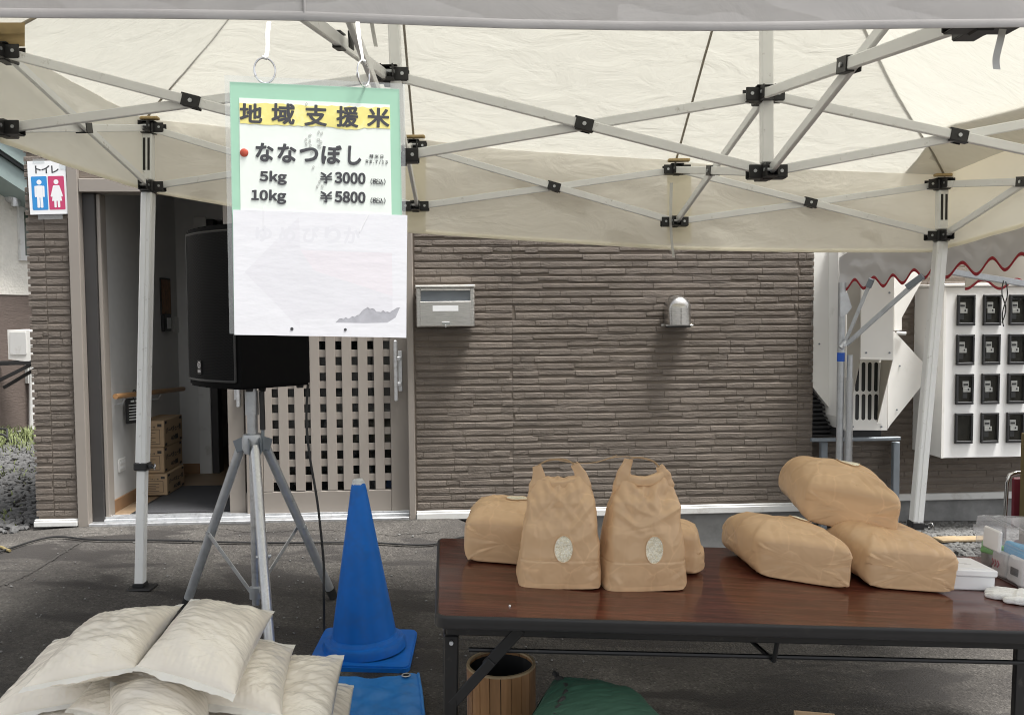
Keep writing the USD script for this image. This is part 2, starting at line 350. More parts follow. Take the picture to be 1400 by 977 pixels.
fabric('canopy_seam', (0.40, 0.37, 0.31), (0.3, 0.26, 0.2), 0.2)
fabric('grey_canvas', (0.52, 0.525, 0.545), (0.5, 0.46, 0.39), 0.25, bump=0.4, bscale=7)
fabric('grey_canvas_roof', (0.52, 0.50, 0.46), (0.52, 0.47, 0.38), 0.38, bump=0.4, bscale=7)
pane('clear_film', (0.96, 0.97, 0.97), fres=1.45, haze=(0.8, 0.82, 0.82), hz=0.09, rough=0.12)
pane('clear_tape', (0.97, 0.97, 0.97), fres=1.4, haze=(0.8, 0.8, 0.82), hz=0.05, rough=0.1)
pane('clear_wrap', (0.9, 0.9, 0.9), fres=1.7, haze=(0.7, 0.7, 0.7), hz=0.3, rough=0.15)
pane('window_pane', (0.88, 0.88, 0.87), fres=1.22)
pane('door_glass', (0.50, 0.52, 0.52), fres=1.5)
pane('tub_plastic', (0.92, 0.92, 0.93), fres=1.4, haze=(0.82, 0.82, 0.84), hz=0.16, rough=0.06)

# asphalt: aggregate, worn light patches, damp stains by the door
usdkit.material(stage, '/World/Looks/asphalt', {
    'g': ('geometry', {}), 'v': ('voronoi_texture', {'scale': 120.0}), 'sp': ('separate_color', {}),
    'n': ('noise_texture', {'scale': 1.6, 'detail': 8.0, 'roughness': 0.65}), 'nb': ('noise_texture', {'scale': 75.0, 'detail': 4.0, 'roughness': 0.7}),
    'r': ('rgb_ramp', {'ramp': [(0.3, (0.046, 0.042, 0.039)), (0.55, (0.072, 0.067, 0.061)), (0.75, (0.13, 0.122, 0.111))]}),
    'ag': ('rgb_ramp', {'ramp': [(0.0, (0.55,) * 3), (0.5, (0.97,) * 3), (0.9, (1.15,) * 3), (1.0, (1.8,) * 3)]}), 'mm': ('mix_color', {'blend_type': 'multiply', 'fac': 0.85, 'use_clamp_result': False}),
    'wn': ('noise_texture', {'scale': 2.6, 'detail': 6.0, 'roughness': 0.55, 'distortion': 0.4}), 'wm': ('mapping', {'scale': (0.55, 1.7, 1.0), 'location': (3.1, 0.4, 0)}),
    'wr': ('map_range', {'from_min': 0.515, 'from_max': 0.565, 'clamp': True}), 'wx': ('mix_color', {'b': (0.034, 0.031, 0.029)}),
    'rr': ('map_range', {'from_min': 0.0, 'from_max': 1.0, 'to_min': 0.9, 'to_max': 0.62, 'clamp': True}),
    'ba': ('math', {'math_type': 'add'}), 'b': ('bump', {'strength': 0.7, 'distance': 0.005}), 'p': ('principled_bsdf', {'specular_ior_level': 0.35})},
    [('g.position', 'v.vector'), ('g.position', 'n.vector'), ('g.position', 'nb.vector'), ('n.fac', 'r.fac'), ('v.color', 'sp.color'), ('sp.r', 'ag.fac'), ('r.color', 'mm.a'), ('ag.color', 'mm.b'),
     ('g.position', 'wm.vector'), ('wm.vector', 'wn.vector'), ('wn.fac', 'wr.value'), ('wr.result', 'wx.fac'), ('mm.result', 'wx.a'), ('wx.result', 'p.base_color'), ('wr.result', 'rr.value'), ('rr.result', 'p.roughness'),
     ('v.distance', 'ba.value1'), ('nb.fac', 'ba.value2'), ('ba.value', 'b.height'), ('b.normal', 'p.normal')], surface='p.BSDF')
# laminated table top: dark red-brown wood print under a glossy coat
usdkit.material(stage, '/World/Looks/table_wood', {
    'tc': ('texture_coordinate', {}), 'mp': ('mapping', {'scale': (1.0, 14.0, 1.0)}), 'n': ('noise_texture', {'scale': 3.0, 'detail': 9.0, 'roughness': 0.7, 'distortion': 0.6}),
    'mp2': ('mapping', {'scale': (3.0, 110.0, 1.0)}), 'n2': ('noise_texture', {'scale': 2.0, 'detail': 5.0, 'roughness': 0.6}),
    'r': ('rgb_ramp', {'ramp': [(0.28, (0.032, 0.010, 0.007)), (0.48, (0.078, 0.021, 0.014)), (0.62, (0.13, 0.036, 0.023)), (0.8, (0.052, 0.015, 0.010))]}),
    'r2': ('rgb_ramp', {'ramp': [(0.3, (0.72,) * 3), (0.65, (1.12,) * 3)]}), 'mm': ('mix_color', {'blend_type': 'multiply', 'fac': 1.0}),
    'sn': ('noise_texture', {'scale': 5.0, 'detail': 6.0}), 'rr': ('map_range', {'from_min': 0.3, 'from_max': 0.7, 'to_min': 0.10, 'to_max': 0.21}), 'p': ('principled_bsdf', {'specular_ior_level': 0.6})},
    [('tc.object', 'mp.vector'), ('mp.vector', 'n.vector'), ('n.fac', 'r.fac'), ('tc.object', 'mp2.vector'), ('mp2.vector', 'n2.vector'), ('n2.fac', 'r2.fac'), ('r.color', 'mm.a'), ('r2.color', 'mm.b'),
     ('mm.result', 'p.base_color'), ('tc.object', 'sn.vector'), ('sn.fac', 'rr.value'), ('rr.result', 'p.roughness')], surface='p.BSDF')
def crumpled(name, col, rough, spec, s1, s2, strength, dist, fine=0.4, grain=0.45, coat=0.0, stretch=(1, 1, 1), stain=None, sss=None, worn=0.0):
    """paper or film that carries a net of sharp folds (warped cell borders at two sizes) over soft swells"""
    c = np.array(col)
    N = {'tc': ('texture_coordinate', {}), 'mp': ('mapping', {'scale': stretch}), 'wn': ('noise_texture', {'scale': 7.0, 'detail': 3.0}), 'wv': ('vector_math', {'math_type': 'scale', 'scale': 0.09}), 'wa': ('vector_math', {'math_type': 'add'}),
         'v1': ('voronoi_texture', {'feature': 'distance_to_edge', 'scale': s1}), 'v2': ('voronoi_texture', {'feature': 'distance_to_edge', 'scale': s2}), 'v3': ('noise_texture', {'scale': s2 * 1.5, 'detail': 4.0}),
         'k1': ('map_range', {'from_min': 0.0, 'from_max': 0.22, 'clamp': True}), 'k2': ('map_range', {'from_min': 0.0, 'from_max': 0.25, 'to_max': fine, 'clamp': True}), 'k3': ('math', {'math_type': 'multiply', 'value2': grain}),
         'a1': ('math', {'math_type': 'add'}), 'a2': ('math', {'math_type': 'add'}), 'mk': ('noise_texture', {'scale': 4.0, 'detail': 2.0}), 'mr': ('map_range', {'from_min': 0.42, 'from_max': 0.62, 'to_min': 0.12, 'to_max': 1.0, 'clamp': True}), 'm1': ('math', {'math_type': 'multiply'}),
         'b': ('bump', {'strength': strength, 'distance': dist}), 'n': ('noise_texture', {'scale': 5.0, 'detail': 6.0}), 'r': ('rgb_ramp', {'ramp': [(0.3, tuple(c * 0.9)), (0.7, tuple(np.minimum(c * 1.07, 0.93)))]}),
         'p': ('principled_bsdf', {'roughness': rough, 'specular_ior_level': spec, 'coat_weight': coat, 'coat_roughness': 0.2})}
    L = [('tc.object', 'mp.vector'), ('mp.vector', 'wn.vector'), ('wn.color', 'wv.vector1'), ('wv.vector', 'wa.vector1'), ('mp.vector', 'wa.vector2'), ('wa.vector', 'v1.vector'), ('wa.vector', 'v2.vector'), ('wa.vector', 'v3.vector'),
         ('v1.distance', 'k1.value'), ('v2.distance', 'k2.value'), ('v3.fac', 'k3.value1'), ('tc.object', 'mk.vector'), ('mk.fac', 'mr.value'), ('k1.result', 'a1.value1'), ('k2.result', 'a1.value2'), ('a1.value', 'm1.value1'), ('mr.result', 'm1.value2'),
         ('m1.value', 'a2.value1'), ('k3.value', 'a2.value2'), ('a2.value', 'b.height'), ('b.normal', 'p.normal'), ('tc.object', 'n.vector'), ('n.fac', 'r.fac')]
    last = 'r.color'
    if worn:                                                     # fold lines rubbed paler
        N |= {'w1': ('map_range', {'from_min': 0.0, 'from_max': 0.035, 'to_min': worn, 'to_max': 0.0, 'clamp': True}), 'w2': ('math', {'math_type': 'multiply'}), 'wx': ('mix_color', {'b': tuple(np.minimum(c * 1.45, 0.9))})}
        L += [('v1.distance', 'w1.value'), ('w1.result', 'w2.value1'), ('mr.result', 'w2.value2'), ('w2.value', 'wx.fac'), (last, 'wx.a')]; last = 'wx.result'
    if stain:
        N |= {'sn': ('noise_texture', {'scale': 6.0, 'detail': 6.0}), 'sm': ('map_range', {'from_min': 0.5, 'from_max': 0.75, 'clamp': True}), 'sx': ('mix_color', {'b': stain})}
        L += [('tc.object', 'sn.vector'), ('sn.fac', 'sm.value'), ('sm.result', 'sx.fac'), (last, 'sx.a')]; last = 'sx.result'
    L.append((last, 'p.base_color')); out = 'p.BSDF'
    if sss:
        N |= {'t': ('translucent_bsdf', {'color': sss}), 'mx': ('mix_closure', {'fac': 0.18})}; L += [('p.BSDF', 'mx.closure1'), ('t.BSDF', 'mx.closure2')]; out = 'mx.closure'
    usdkit.material(stage, '/World/Looks/' + name, N, L, surface=out)
crumpled('kraft', (0.64, 0.43, 0.25), 0.40, 0.5, 8.0, 26.0, 0.5, 0.0045, fine=0.16, grain=0.12, worn=0.45, stain=(0.52, 0.33, 0.185))
crumpled('bag_film', (0.88, 0.82, 0.725), 0.26, 0.6, 12.0, 40.0, 0.5, 0.003, coat=0.45, stretch=(1.0, 2.2, 1.0))
# rice grains behind a bag's window
usdkit.material(stage, '/World/Looks/rice', {
    'tc': ('texture_coordinate', {}), 'v': ('voronoi_texture', {'scale': 210.0}), 'sp': ('separate_color', {}), 'r': ('rgb_ramp', {'ramp': [(0, (0.74, 0.66, 0.46)), (0.4, (0.86, 0.80, 0.62)), (1, (0.92, 0.89, 0.76))]}),
    'd': ('rgb_ramp', {'ramp': [(0.25, (1,) * 3), (0.8, (0.8,) * 3)]}), 'mm': ('mix_color', {'blend_type': 'multiply', 'fac': 1.0}), 'iv': ('math', {'math_type': 'multiply', 'value2': -1.0}), 'b': ('bump', {'strength': 0.35, 'distance': 0.002}), 'p': ('principled_bsdf', {'roughness': 0.4, 'coat_weight': 0.2})},
    [('tc.object', 'v.vector'), ('v.color', 'sp.color'), ('sp.r', 'r.fac'), ('v.distance', 'd.fac'), ('r.color', 'mm.a'), ('d.color', 'mm.b'), ('mm.result', 'p.base_color'), ('v.distance', 'iv.value1'), ('iv.value', 'b.height'), ('b.normal', 'p.normal')], surface='p.BSDF')

GLYPHS = json.loads('''{"地":[240,[[[77,103,103,114,103,180,120,180,120,123,123,122,152,135,152,202,169,202,169,143,199,154,208,161,221,157,218,59,211,48,197,44,182,44,178,59,195,59,201,64,203,85,202,137,169,122,169,34,152,34,152,114,122,103,121,9,124,4,131,2,205,3,213,14,216,36,231,30,229,9,222,-7,208,-14,125,-14,111,-9,106,-3,103,8,103,93,83,87]],[[8,37,41,50,41,126,10,127,10,144,41,144,41,199,58,199,58,145,86,144,86,127,58,126,58,59,62,58,85,68,89,52,18,19,14,20]]]],"域":[240,[[[78,150,78,166,158,166,159,202,176,202,177,166,212,167,186,192,195,201,207,194,225,178,225,175,217,167,228,166,227,149,177,148,184,68,197,94,206,126,223,124,208,77,188,39,195,14,201,2,208,-3,213,-2,215,4,218,31,231,22,227,-4,218,-18,203,-20,196,-17,184,-3,175,19,147,-9,135,-18,121,-7,142,9,170,42,163,92,160,148]],[[71,25,79,26,156,46,156,30,77,7,74,9]],[[86,127,146,127,146,57,86,57],[101,112,100,73,130,72,131,111]],[[9,31,36,44,36,125,10,126,10,143,36,143,36,199,52,199,53,144,74,143,74,126,53,125,53,53,55,52,75,62,80,45,17,13,14,15]]]],"支":[240,[[[18,-20,9,-2,67,11,102,26,73,54,61,70,50,92,30,92,30,110,110,111,109,147,19,147,18,165,109,165,110,202,129,202,130,165,221,165,221,147,129,146,130,110,189,111,201,104,192,83,177,61,140,26,184,8,231,-1,221,-18,171,-8,144,2,121,14,83,-3,20,-20],[71,89,91,60,121,36,139,48,154,62,173,91,71,92]]]],"援":[240,[[[8,68,40,79,40,135,10,136,10,153,40,154,40,201,57,202,57,153,83,153,83,136,57,135,58,84,83,91,84,103,118,103,120,106,120,122,90,122,90,137,107,138,97,165,98,168,111,171,122,145,122,141,117,140,116,137,175,137,186,154,197,177,212,173,214,172,213,168,194,138,221,137,221,122,139,122,137,104,228,103,228,88,136,88,132,72,202,72,211,68,209,57,201,40,181,13,201,3,229,-4,232,-7,222,-20,216,-20,186,-10,164,1,138,-13,112,-20,103,-8,104,-6,127,0,150,12,123,42,103,5,87,-12,75,-19,64,-6,88,14,97,28,107,49,116,82,115,88,84,88,84,74,57,64,57,-5,55,-12,43,-19,18,-20,14,-3,34,-4,40,-1,40,58,37,59,11,51],[135,55,146,38,165,22,181,38,190,56,136,57]],[[86,188,154,192,207,200,217,186,164,178,90,174]],[[140,172,155,173,161,143,146,140]]]],"米":[240,[[[9,5,10,8,28,18,48,34,78,65,94,90,14,91,14,109,110,109,110,202,129,202,129,109,226,109,226,91,145,90,160,68,184,43,207,24,232,9,219,-6,199,6,180,22,153,50,130,79,129,-20,110,-20,109,78,74,34,36,0,21,-8]],[[160,130,180,160,195,190,214,182,196,150,176,122]],[[28,180,44,188,68,154,78,131,60,124,49,149]]]],"な":[240,[[[158,144,169,158,213,134,222,128,223,124,212,110,196,123]],[[77,18,81,38,96,52,117,58,149,57,147,117,165,116,166,51,194,38,216,21,207,5,205,5,185,22,168,31,167,14,160,-1,149,-9,134,-13,109,-12,91,-5,80,7],[95,20,97,14,109,6,119,4,132,5,139,7,147,16,149,21,149,38,131,43,114,42,106,39,97,32]],[[23,43,53,89,73,132,24,134,23,151,79,151,85,173,87,193,108,191,100,155,137,162,137,144,94,136,64,69,42,34]]]],"つ":[240,[[[18,125,93,148,120,154,156,156,172,153,192,144,210,125,218,100,216,73,203,47,190,34,173,23,138,10,86,3,78,23,116,26,150,35,172,46,187,60,192,69,197,86,196,104,191,116,181,128,167,135,153,138,137,138,94,129,26,104]]]],"ぼ":[240,[[[209,193,222,195,235,165,234,162,223,159]],[[84,23,88,39,99,50,122,57,151,57,149,95,92,95,92,113,150,112,150,150,96,152,96,169,140,167,189,170,190,175,185,185,197,189,211,155,202,152,189,154,167,152,167,114,212,116,212,99,168,96,168,60,170,50,194,40,220,20,212,5,209,3,190,21,171,31,169,10,161,-2,145,-9,121,-10,97,-2,89,6],[102,20,107,12,116,8,140,8,151,18,153,28,152,39,131,43,114,40,103,31]],[[21,85,33,181,54,179,47,149,40,99,38,61,40,38,43,39,54,68,59,66,64,59,47,7,47,-12,29,-12,21,39]]]],"し":[240,[[[57,31,59,123,58,187,82,187,78,137,77,34,83,19,92,12,108,7,142,10,165,20,176,27,201,56,215,42,215,39,188,11,160,-5,139,-11,120,-13,90,-10,74,-2,61,15]]]],"精":[240,[[[96,110,96,124,153,125,152,140,108,140,108,153,152,153,153,168,102,168,102,182,152,182,153,202,170,201,171,182,224,182,224,168,170,168,171,153,219,153,219,140,171,140,170,125,230,124,230,110]],[[110,-20,110,95,214,95,214,-9,212,-14,206,-18,193,-20,175,-20,174,-18,170,-5,197,-3,197,20,129,20,128,-20],[128,34,197,33,198,50,129,51],[128,65,197,64,198,80,129,81]],[[64,136,78,186,94,183,76,131,65,132]],[[7,29,24,58,40,101,39,104,10,104,10,121,44,122,44,201,60,201,60,122,87,121,87,104,61,104,60,99,86,63,91,52,79,40,65,68,60,72,60,-19,44,-19,44,64,41,63,32,38,17,11]],[[12,183,25,186,34,159,39,133,25,130,23,147]]]],"日":[240,[[[42,185,200,185,200,-16,180,-16,179,-2,62,-2,61,-17,42,-17],[61,17,179,16,180,83,62,84],[62,167,62,102,180,103,179,167]]]],"税":[240,[[[84,-8,106,6,119,22,125,34,132,61,132,77,108,77,108,154,136,155,117,195,130,201,133,200,153,163,153,160,145,157,145,154,173,154,186,181,193,202,211,196,193,155,218,154,218,77,188,76,188,2,191,-1,214,0,218,29,232,23,231,4,227,-10,216,-17,185,-17,174,-12,171,-4,170,77,151,76,147,46,141,26,130,6,118,-7,97,-20,94,-20],[125,94,199,93,200,137,126,138]],[[17,23,7,41,27,69,47,113,46,116,12,116,12,133,51,134,51,172,18,167,13,181,61,191,88,200,98,185,69,176,69,134,100,133,101,116,70,116,69,110,101,77,101,74,90,62,72,89,69,89,69,-20,51,-20,51,81,48,80,33,47]]]],"込":[240,[[[10,0,19,12,45,31,45,90,12,91,12,108,63,108,63,29,89,12,124,5,170,5,231,9,226,-9,207,-10,127,-11,106,-9,85,-3,53,17,43,12,22,-14]],[[75,38,108,70,123,98,130,117,138,154,131,165,110,183,121,197,142,178,154,161,166,135,180,94,192,71,204,56,228,40,219,24,217,24,201,33,185,48,168,77,151,123,136,82,115,49,89,25]],[[20,188,21,191,33,199,61,172,70,159,55,149,45,164]]]],"ゆ":[240,[[[32,68,32,110,39,173,59,171,51,131,50,95,65,118,83,136,104,149,128,156,122,190,141,191,146,158,172,155,190,147,206,132,217,107,218,90,215,71,209,56,201,45,189,35,171,27,137,24,120,-1,102,-16,84,-5,97,3,109,15,116,29,100,38,89,48,78,67,90,79,97,65,105,56,119,47,125,46,132,87,130,140,112,135,95,126,79,112,67,96,59,80,53,59,56,28,39,26],[143,43,152,42,166,45,182,53,192,65,199,83,198,107,190,124,172,137,150,142,148,141,149,76]]]],"め":[240,[[[21,39,21,62,27,84,40,107,57,125,43,169,60,175,63,175,68,150,72,137,75,136,102,148,134,152,139,171,140,188,160,186,153,151,171,146,190,135,204,120,213,103,217,86,217,61,208,33,201,23,185,8,153,-7,131,-11,121,6,153,13,177,26,190,42,198,64,198,85,191,105,181,119,158,132,148,133,128,78,114,54,115,49,128,36,115,24,112,23,101,36,78,14,65,8,49,7,38,11,29,19],[80,116,90,90,102,71,116,96,129,134,122,135,104,131,81,121],[38,46,42,34,47,28,59,26,74,33,90,51,64,106,53,96,43,77,38,59]]]],"ぴ":[240,[[[183,177,187,186,193,192,201,196,213,197,225,192,231,186,235,177,235,164,231,155,224,148,214,144,204,144,194,148,187,155,183,164],[194,175,196,161,206,155,215,156,224,166,223,177,212,186,199,183]],[[22,161,68,164,110,173,116,157,101,151,87,137,70,112,57,84,52,62,52,37,59,19,73,8,91,3,112,4,124,8,144,23,154,41,162,72,163,114,159,147,153,169,172,174,177,148,189,116,201,95,222,73,222,70,209,55,179,97,178,68,173,40,165,20,148,-1,129,-12,113,-16,92,-17,68,-12,50,-1,37,18,33,33,33,59,43,97,55,120,75,147,23,141]]]],"り":[240,[[[51,74,52,122,60,190,81,190,74,156,72,130,95,160,112,172,127,177,151,175,167,165,176,154,183,140,189,116,190,82,188,68,175,35,149,9,123,-4,94,-12,88,-12,78,3,78,5,116,14,135,23,150,35,165,60,170,81,169,117,160,143,150,155,137,160,124,159,110,153,94,138,78,110,73,95,71,83,72,55,54,53]]]],"か":[240,[[[170,153,185,161,191,158,216,113,230,81,230,74,215,67,212,68,199,104,186,130]],[[19,135,75,137,81,161,83,190,105,187,97,139,131,140,143,137,155,128,161,114,162,82,157,39,149,13,142,2,132,-5,119,-8,97,-7,84,-3,82,16,104,11,117,11,125,14,133,25,140,51,143,74,142,110,132,121,105,123,94,122,91,118,73,57,60,25,43,-7,40,-8,22,-1,39,27,50,51,66,95,72,119,21,114]]]],"0":[133,[[[12,74,12,103,15,127,22,149,30,162,44,174,60,179,79,178,99,167,113,145,121,109,119,53,114,34,104,15,94,5,79,-2,60,-3,44,2,30,14,21,30,15,50],[33,76,37,47,47,24,62,15,72,15,81,19,91,32,98,54,100,107,93,140,87,152,78,159,69,162,60,161,45,149,35,120]]]],"1":[133,[[[21,0,21,18,60,19,60,149,29,150,29,164,51,169,65,176,82,176,82,19,118,18,118,0]]]],"2":[133,[[[10,152,28,170,53,179,69,179,85,175,103,161,110,148,113,134,112,114,108,100,99,81,86,62,47,19,121,19,121,0,11,0,11,14,55,55,81,91,90,114,91,134,85,150,78,156,66,161,46,159,34,153,23,141]]]],"3":[133,[[[7,22,18,35,41,19,58,15,78,18,92,29,97,41,97,55,91,69,83,75,71,80,43,83,43,100,55,100,71,104,86,114,91,126,89,146,84,154,75,159,55,161,39,155,27,145,24,145,14,159,30,171,49,178,71,179,92,173,107,160,113,146,114,130,107,110,100,102,84,92,104,82,116,67,120,42,115,24,100,7,91,2,71,-3,54,-3,33,2,16,12]]]],"4":[133,[[[5,64,76,174,78,176,102,176,102,67,126,66,125,48,102,47,102,0,82,0,81,48,5,48],[29,67,82,67,82,149,79,148,67,124]]]],"5":[133,[[[7,22,19,34,25,27,42,18,57,15,73,17,82,21,91,30,98,49,96,73,91,84,81,92,72,96,56,97,31,87,21,94,26,176,112,176,112,157,46,157,41,111,42,108,57,113,84,112,98,106,110,95,119,75,120,46,116,31,109,19,98,8,83,0,70,-3,53,-3,26,5,9,17]]]],"6":[133,[[[13,82,15,112,22,139,30,154,43,168,61,177,86,179,107,172,119,162,108,148,99,155,84,161,69,160,60,156,46,142,38,123,35,107,35,91,59,107,84,109,103,102,115,89,122,70,122,40,114,20,101,6,79,-3,60,-2,42,6,30,18,21,35,16,52],[35,71,38,47,44,32,52,21,61,16,69,14,82,16,94,25,98,33,102,47,100,71,96,81,83,91,66,93,50,87]]]],"7":[133,[[[12,157,12,176,122,176,122,162,98,127,81,86,74,51,70,0,48,0,52,51,59,82,69,110,95,156]]]],"8":[133,[[[11,38,12,56,18,70,32,86,42,93,26,110,20,125,20,144,26,159,43,174,60,179,81,178,98,171,108,161,113,152,116,127,109,108,93,89,111,75,119,62,122,51,122,35,117,21,104,7,90,0,76,-3,52,-2,39,2,24,12,13,29],[32,57,33,33,42,21,64,13,77,14,88,18,96,25,101,37,101,49,96,62,84,72,57,85,50,83,37,69],[39,133,43,120,51,110,78,96,91,109,97,125,97,137,92,151,81,160,70,163,60,162,49,157,41,145]]]],"9":[133,[[[11,134,16,150,22,160,35,172,54,179,74,178,89,172,100,163,108,152,119,119,120,77,118,62,111,37,105,25,86,5,69,-2,48,-3,33,1,14,14,25,28,41,18,52,15,70,18,80,24,89,37,95,52,99,84,96,85,81,72,67,67,49,67,34,72,22,82,15,94,11,109],[31,117,38,94,45,88,58,83,71,84,82,89,99,106,95,133,89,146,80,156,66,162,51,160,39,151,32,134]]]],"R":[152,[[[24,176,99,175,118,169,134,155,141,130,137,105,132,96,122,86,102,76,145,0,120,0,77,75,46,74,46,0,24,0],[46,94,86,93,108,101,115,110,118,118,118,135,113,147,106,152,92,157,46,158]]]],".":[67,[[[18,8,18,20,28,30,41,29,48,21,48,6,40,-2,29,-3,22,1]]]],"/":[94,[[[3,-43,74,190,90,191,19,-43]]]],"k":[132,[[[22,191,44,190,45,64,49,66,99,130,124,130,82,77,130,0,106,0,68,62,44,34,44,0,22,0]]]],"g":[135,[[[12,-29,16,-10,31,5,25,10,20,20,21,36,33,51,23,64,17,81,18,99,25,115,38,127,59,134,73,134,84,130,130,130,129,113,105,112,111,102,114,86,111,69,104,57,92,47,78,42,60,41,46,45,38,33,40,22,50,17,98,16,121,9,128,2,132,-9,131,-25,127,-34,113,-48,99,-55,76,-60,56,-60,43,-58,25,-50,16,-41],[32,-23,33,-30,42,-39,55,-44,75,-45,89,-42,100,-37,110,-23,110,-14,105,-6,97,-3,45,0,35,-10],[38,83,40,75,47,63,58,57,70,56,81,60,90,71,94,86,93,96,84,112,74,117,62,118,49,113,42,105,39,97]]]],"¥":[133,[[[7,171,30,170,67,90,104,171,127,171,84,87,85,85,121,85,121,72,77,71,78,55,121,55,121,43,78,43,77,0,56,0,55,43,12,43,12,55,55,55,56,71,12,72,12,85,48,85,49,87]]]],"（":[240,[[[167,76,168,114,177,149,196,184,216,205,229,197,209,174,193,142,185,109,184,84,188,56,197,30,208,10,228,-14,228,-17,214,-23,191,5,176,35]]]],"）":[240,[[[11,197,26,205,44,184,63,149,69,130,73,105,72,67,65,38,49,5,26,-23,12,-17,12,-14,30,7,46,37,54,66,56,96,53,121,44,149,31,174]]]],"ト":[240,[[[79,-7,81,8,81,171,79,186,102,186,101,122,179,94,203,83,203,80,194,62,152,82,102,100,102,-7]]]],"イ":[240,[[[21,87,67,102,113,124,155,152,191,188,207,174,180,147,142,119,142,9,144,-7,120,-7,122,11,122,106,71,82,32,68,29,69]]]],"レ":[240,[[[53,8,56,16,56,160,54,178,77,178,77,21,111,32,151,53,183,76,206,101,217,87,215,81,206,71,181,49,159,34,129,18,68,-5]]]],"バ":[240,[[[198,189,199,192,211,196,230,163,217,158]],[[136,155,137,158,152,163,157,161,193,82,219,5,197,-1,173,75,152,125]],[[190,148,171,182,184,186,203,153]],[[16,6,37,40,55,78,67,115,76,161,97,157,89,120,74,70,52,23,36,-2]]]],"ー":[240,[[[24,103,215,103,215,80,24,80]]]],"ベ":[240,[[[13,62,38,87,83,142,91,147,101,148,112,143,143,113,225,23,208,7,141,86,100,125,93,123,86,117,31,45]],[[183,168,197,175,220,137,206,131]],[[152,156,166,163,186,131,188,124,174,119]]]],"キ":[240,[[[26,66,65,70,112,79,102,126,36,114,30,114,29,118,27,135,99,144,90,186,111,190,119,148,191,160,195,140,122,128,132,81,212,96,214,75,135,62,150,-7,128,-10,115,60,30,45]]]],"ュ":[240,[[[36,21,142,20,147,45,154,101,59,100,58,120,156,119,163,121,177,114,163,21,205,21,205,2,36,1]]]],"用":[240,[[[8,-8,24,16,35,57,37,185,213,185,213,-1,210,-10,206,-14,191,-18,157,-18,151,-2,194,0,194,54,130,54,130,-18,112,-18,111,54,53,54,42,12,28,-14,21,-21],[130,72,194,71,195,111,131,112],[131,167,131,129,195,130,194,168],[54,72,111,71,112,111,55,112],[55,167,55,129,112,130,111,168]]]],"枚":[240,[[[89,-5,124,13,151,40,134,75,124,110,119,109,104,88,91,104,108,125,120,149,129,173,136,202,154,199,155,196,144,155,228,155,228,138,211,136,197,83,175,39,201,13,232,-5,219,-21,187,-1,162,24,137,0,102,-20,98,-18],[134,136,147,88,157,66,163,58,180,91,192,137,136,138]],[[7,35,30,79,47,131,46,133,12,133,12,150,49,150,50,202,67,202,67,151,100,150,100,133,67,133,67,110,104,64,106,57,95,45,71,84,67,85,67,-20,50,-20,50,88,47,87,34,51,17,21,15,21]]]],"個":[240,[[[82,-20,82,187,222,187,222,-18,205,-18,204,-5,100,-5,98,-20],[99,12,205,12,204,171,99,170]],[[109,122,109,136,145,136,145,163,160,163,161,136,197,136,197,122,160,121,160,95,187,95,187,31,119,31,119,95,145,95,145,121],[132,46,134,44,173,44,173,82,132,82]],[[4,105,19,122,34,147,48,176,56,199,60,200,73,196,69,181,54,148,54,-20,37,-20,37,114,34,114,14,86]]]]}''')

# ================================================================== GROUND
def sstep(a, b, x): t = np.clip((np.asarray(x, float) - a) / (b - a), 0, 1); return t * t * (3 - 2 * t)
U_LEFT = uz(48, 560)[0]; U_JL = uz(104, 560)[0]; U_JR = uz(567, 560)[0]; U_R = uz(1111, 520)[0]; U_APR = uz(642, 715)[0]
Z_SILL = uz(440, 708)[1]; Z_TRIM = uz(800, 704)[1]
def gz(x, y):
    x = np.asarray(x, float); y = np.asarray(y, float)
    z = -0.14 - 0.055 * np.clip(x, -4.5, 4.5) - 0.01 * np.clip(-x - 3, 0, 3)
    d = np.array(W0[1]) + math.tan(WY) * x - y                    # distance in front of the wall
    u = x / math.cos(WY)
    ramp = 1 - sstep(-0.02, 1.05, d)
    side = sstep(U_LEFT - 0.45, U_JL + 0.1, u) * (1 - sstep(U_APR - 0.12, U_APR + 0.28, u))
    top = Z_SILL - 0.012
    z = z + np.maximum(top - z, 0) * ramp * side
    return z
xs = np.r_[-70, -40, -25, -16, -11, np.arange(-8, -4.2, 0.4), np.arange(-4.2, 4.2, 0.06), np.arange(4.2, 8, 0.5), 11, 16, 25, 40, 70]
ys = np.r_[-70, -40, -20, -10, -5, np.arange(-2, 1.4, 0.4), np.arange(1.4, 6.6, 0.06), np.arange(6.6, 12, 0.5), 15, 20, 30, 50, 90]
X, Y = np.meshgrid(xs, ys)
Z = gz(X, Y) + 0.008 * (fbm(np.stack([X * 1.3, Y * 1.3, 0 * X], -1), 4, 3) - 0.5) * (np.abs(X) < 4.2)
inside = (Y > W0[1] + math.tan(WY) * X + 0.02) & (X / math.cos(WY) > U_JL - 0.02) & (X < 6)     # stays under the hall floor
Z = np.where(inside, np.minimum(Z, -0.06), Z)
solo('ground', sheet(np.stack([X, Y, Z], -1)), 'asphalt', kind='structure', smooth=True)
def G(px, py):
    """ground point seen at a photo pixel"""
    d = ray(px, py); t = 0.5
    for _ in range(60):
        q = EYEP + d * t
        t += (q[2] - gz(q[0], q[1])) / max(-d[2], 0.02) * 0.7
    return EYEP + d * t

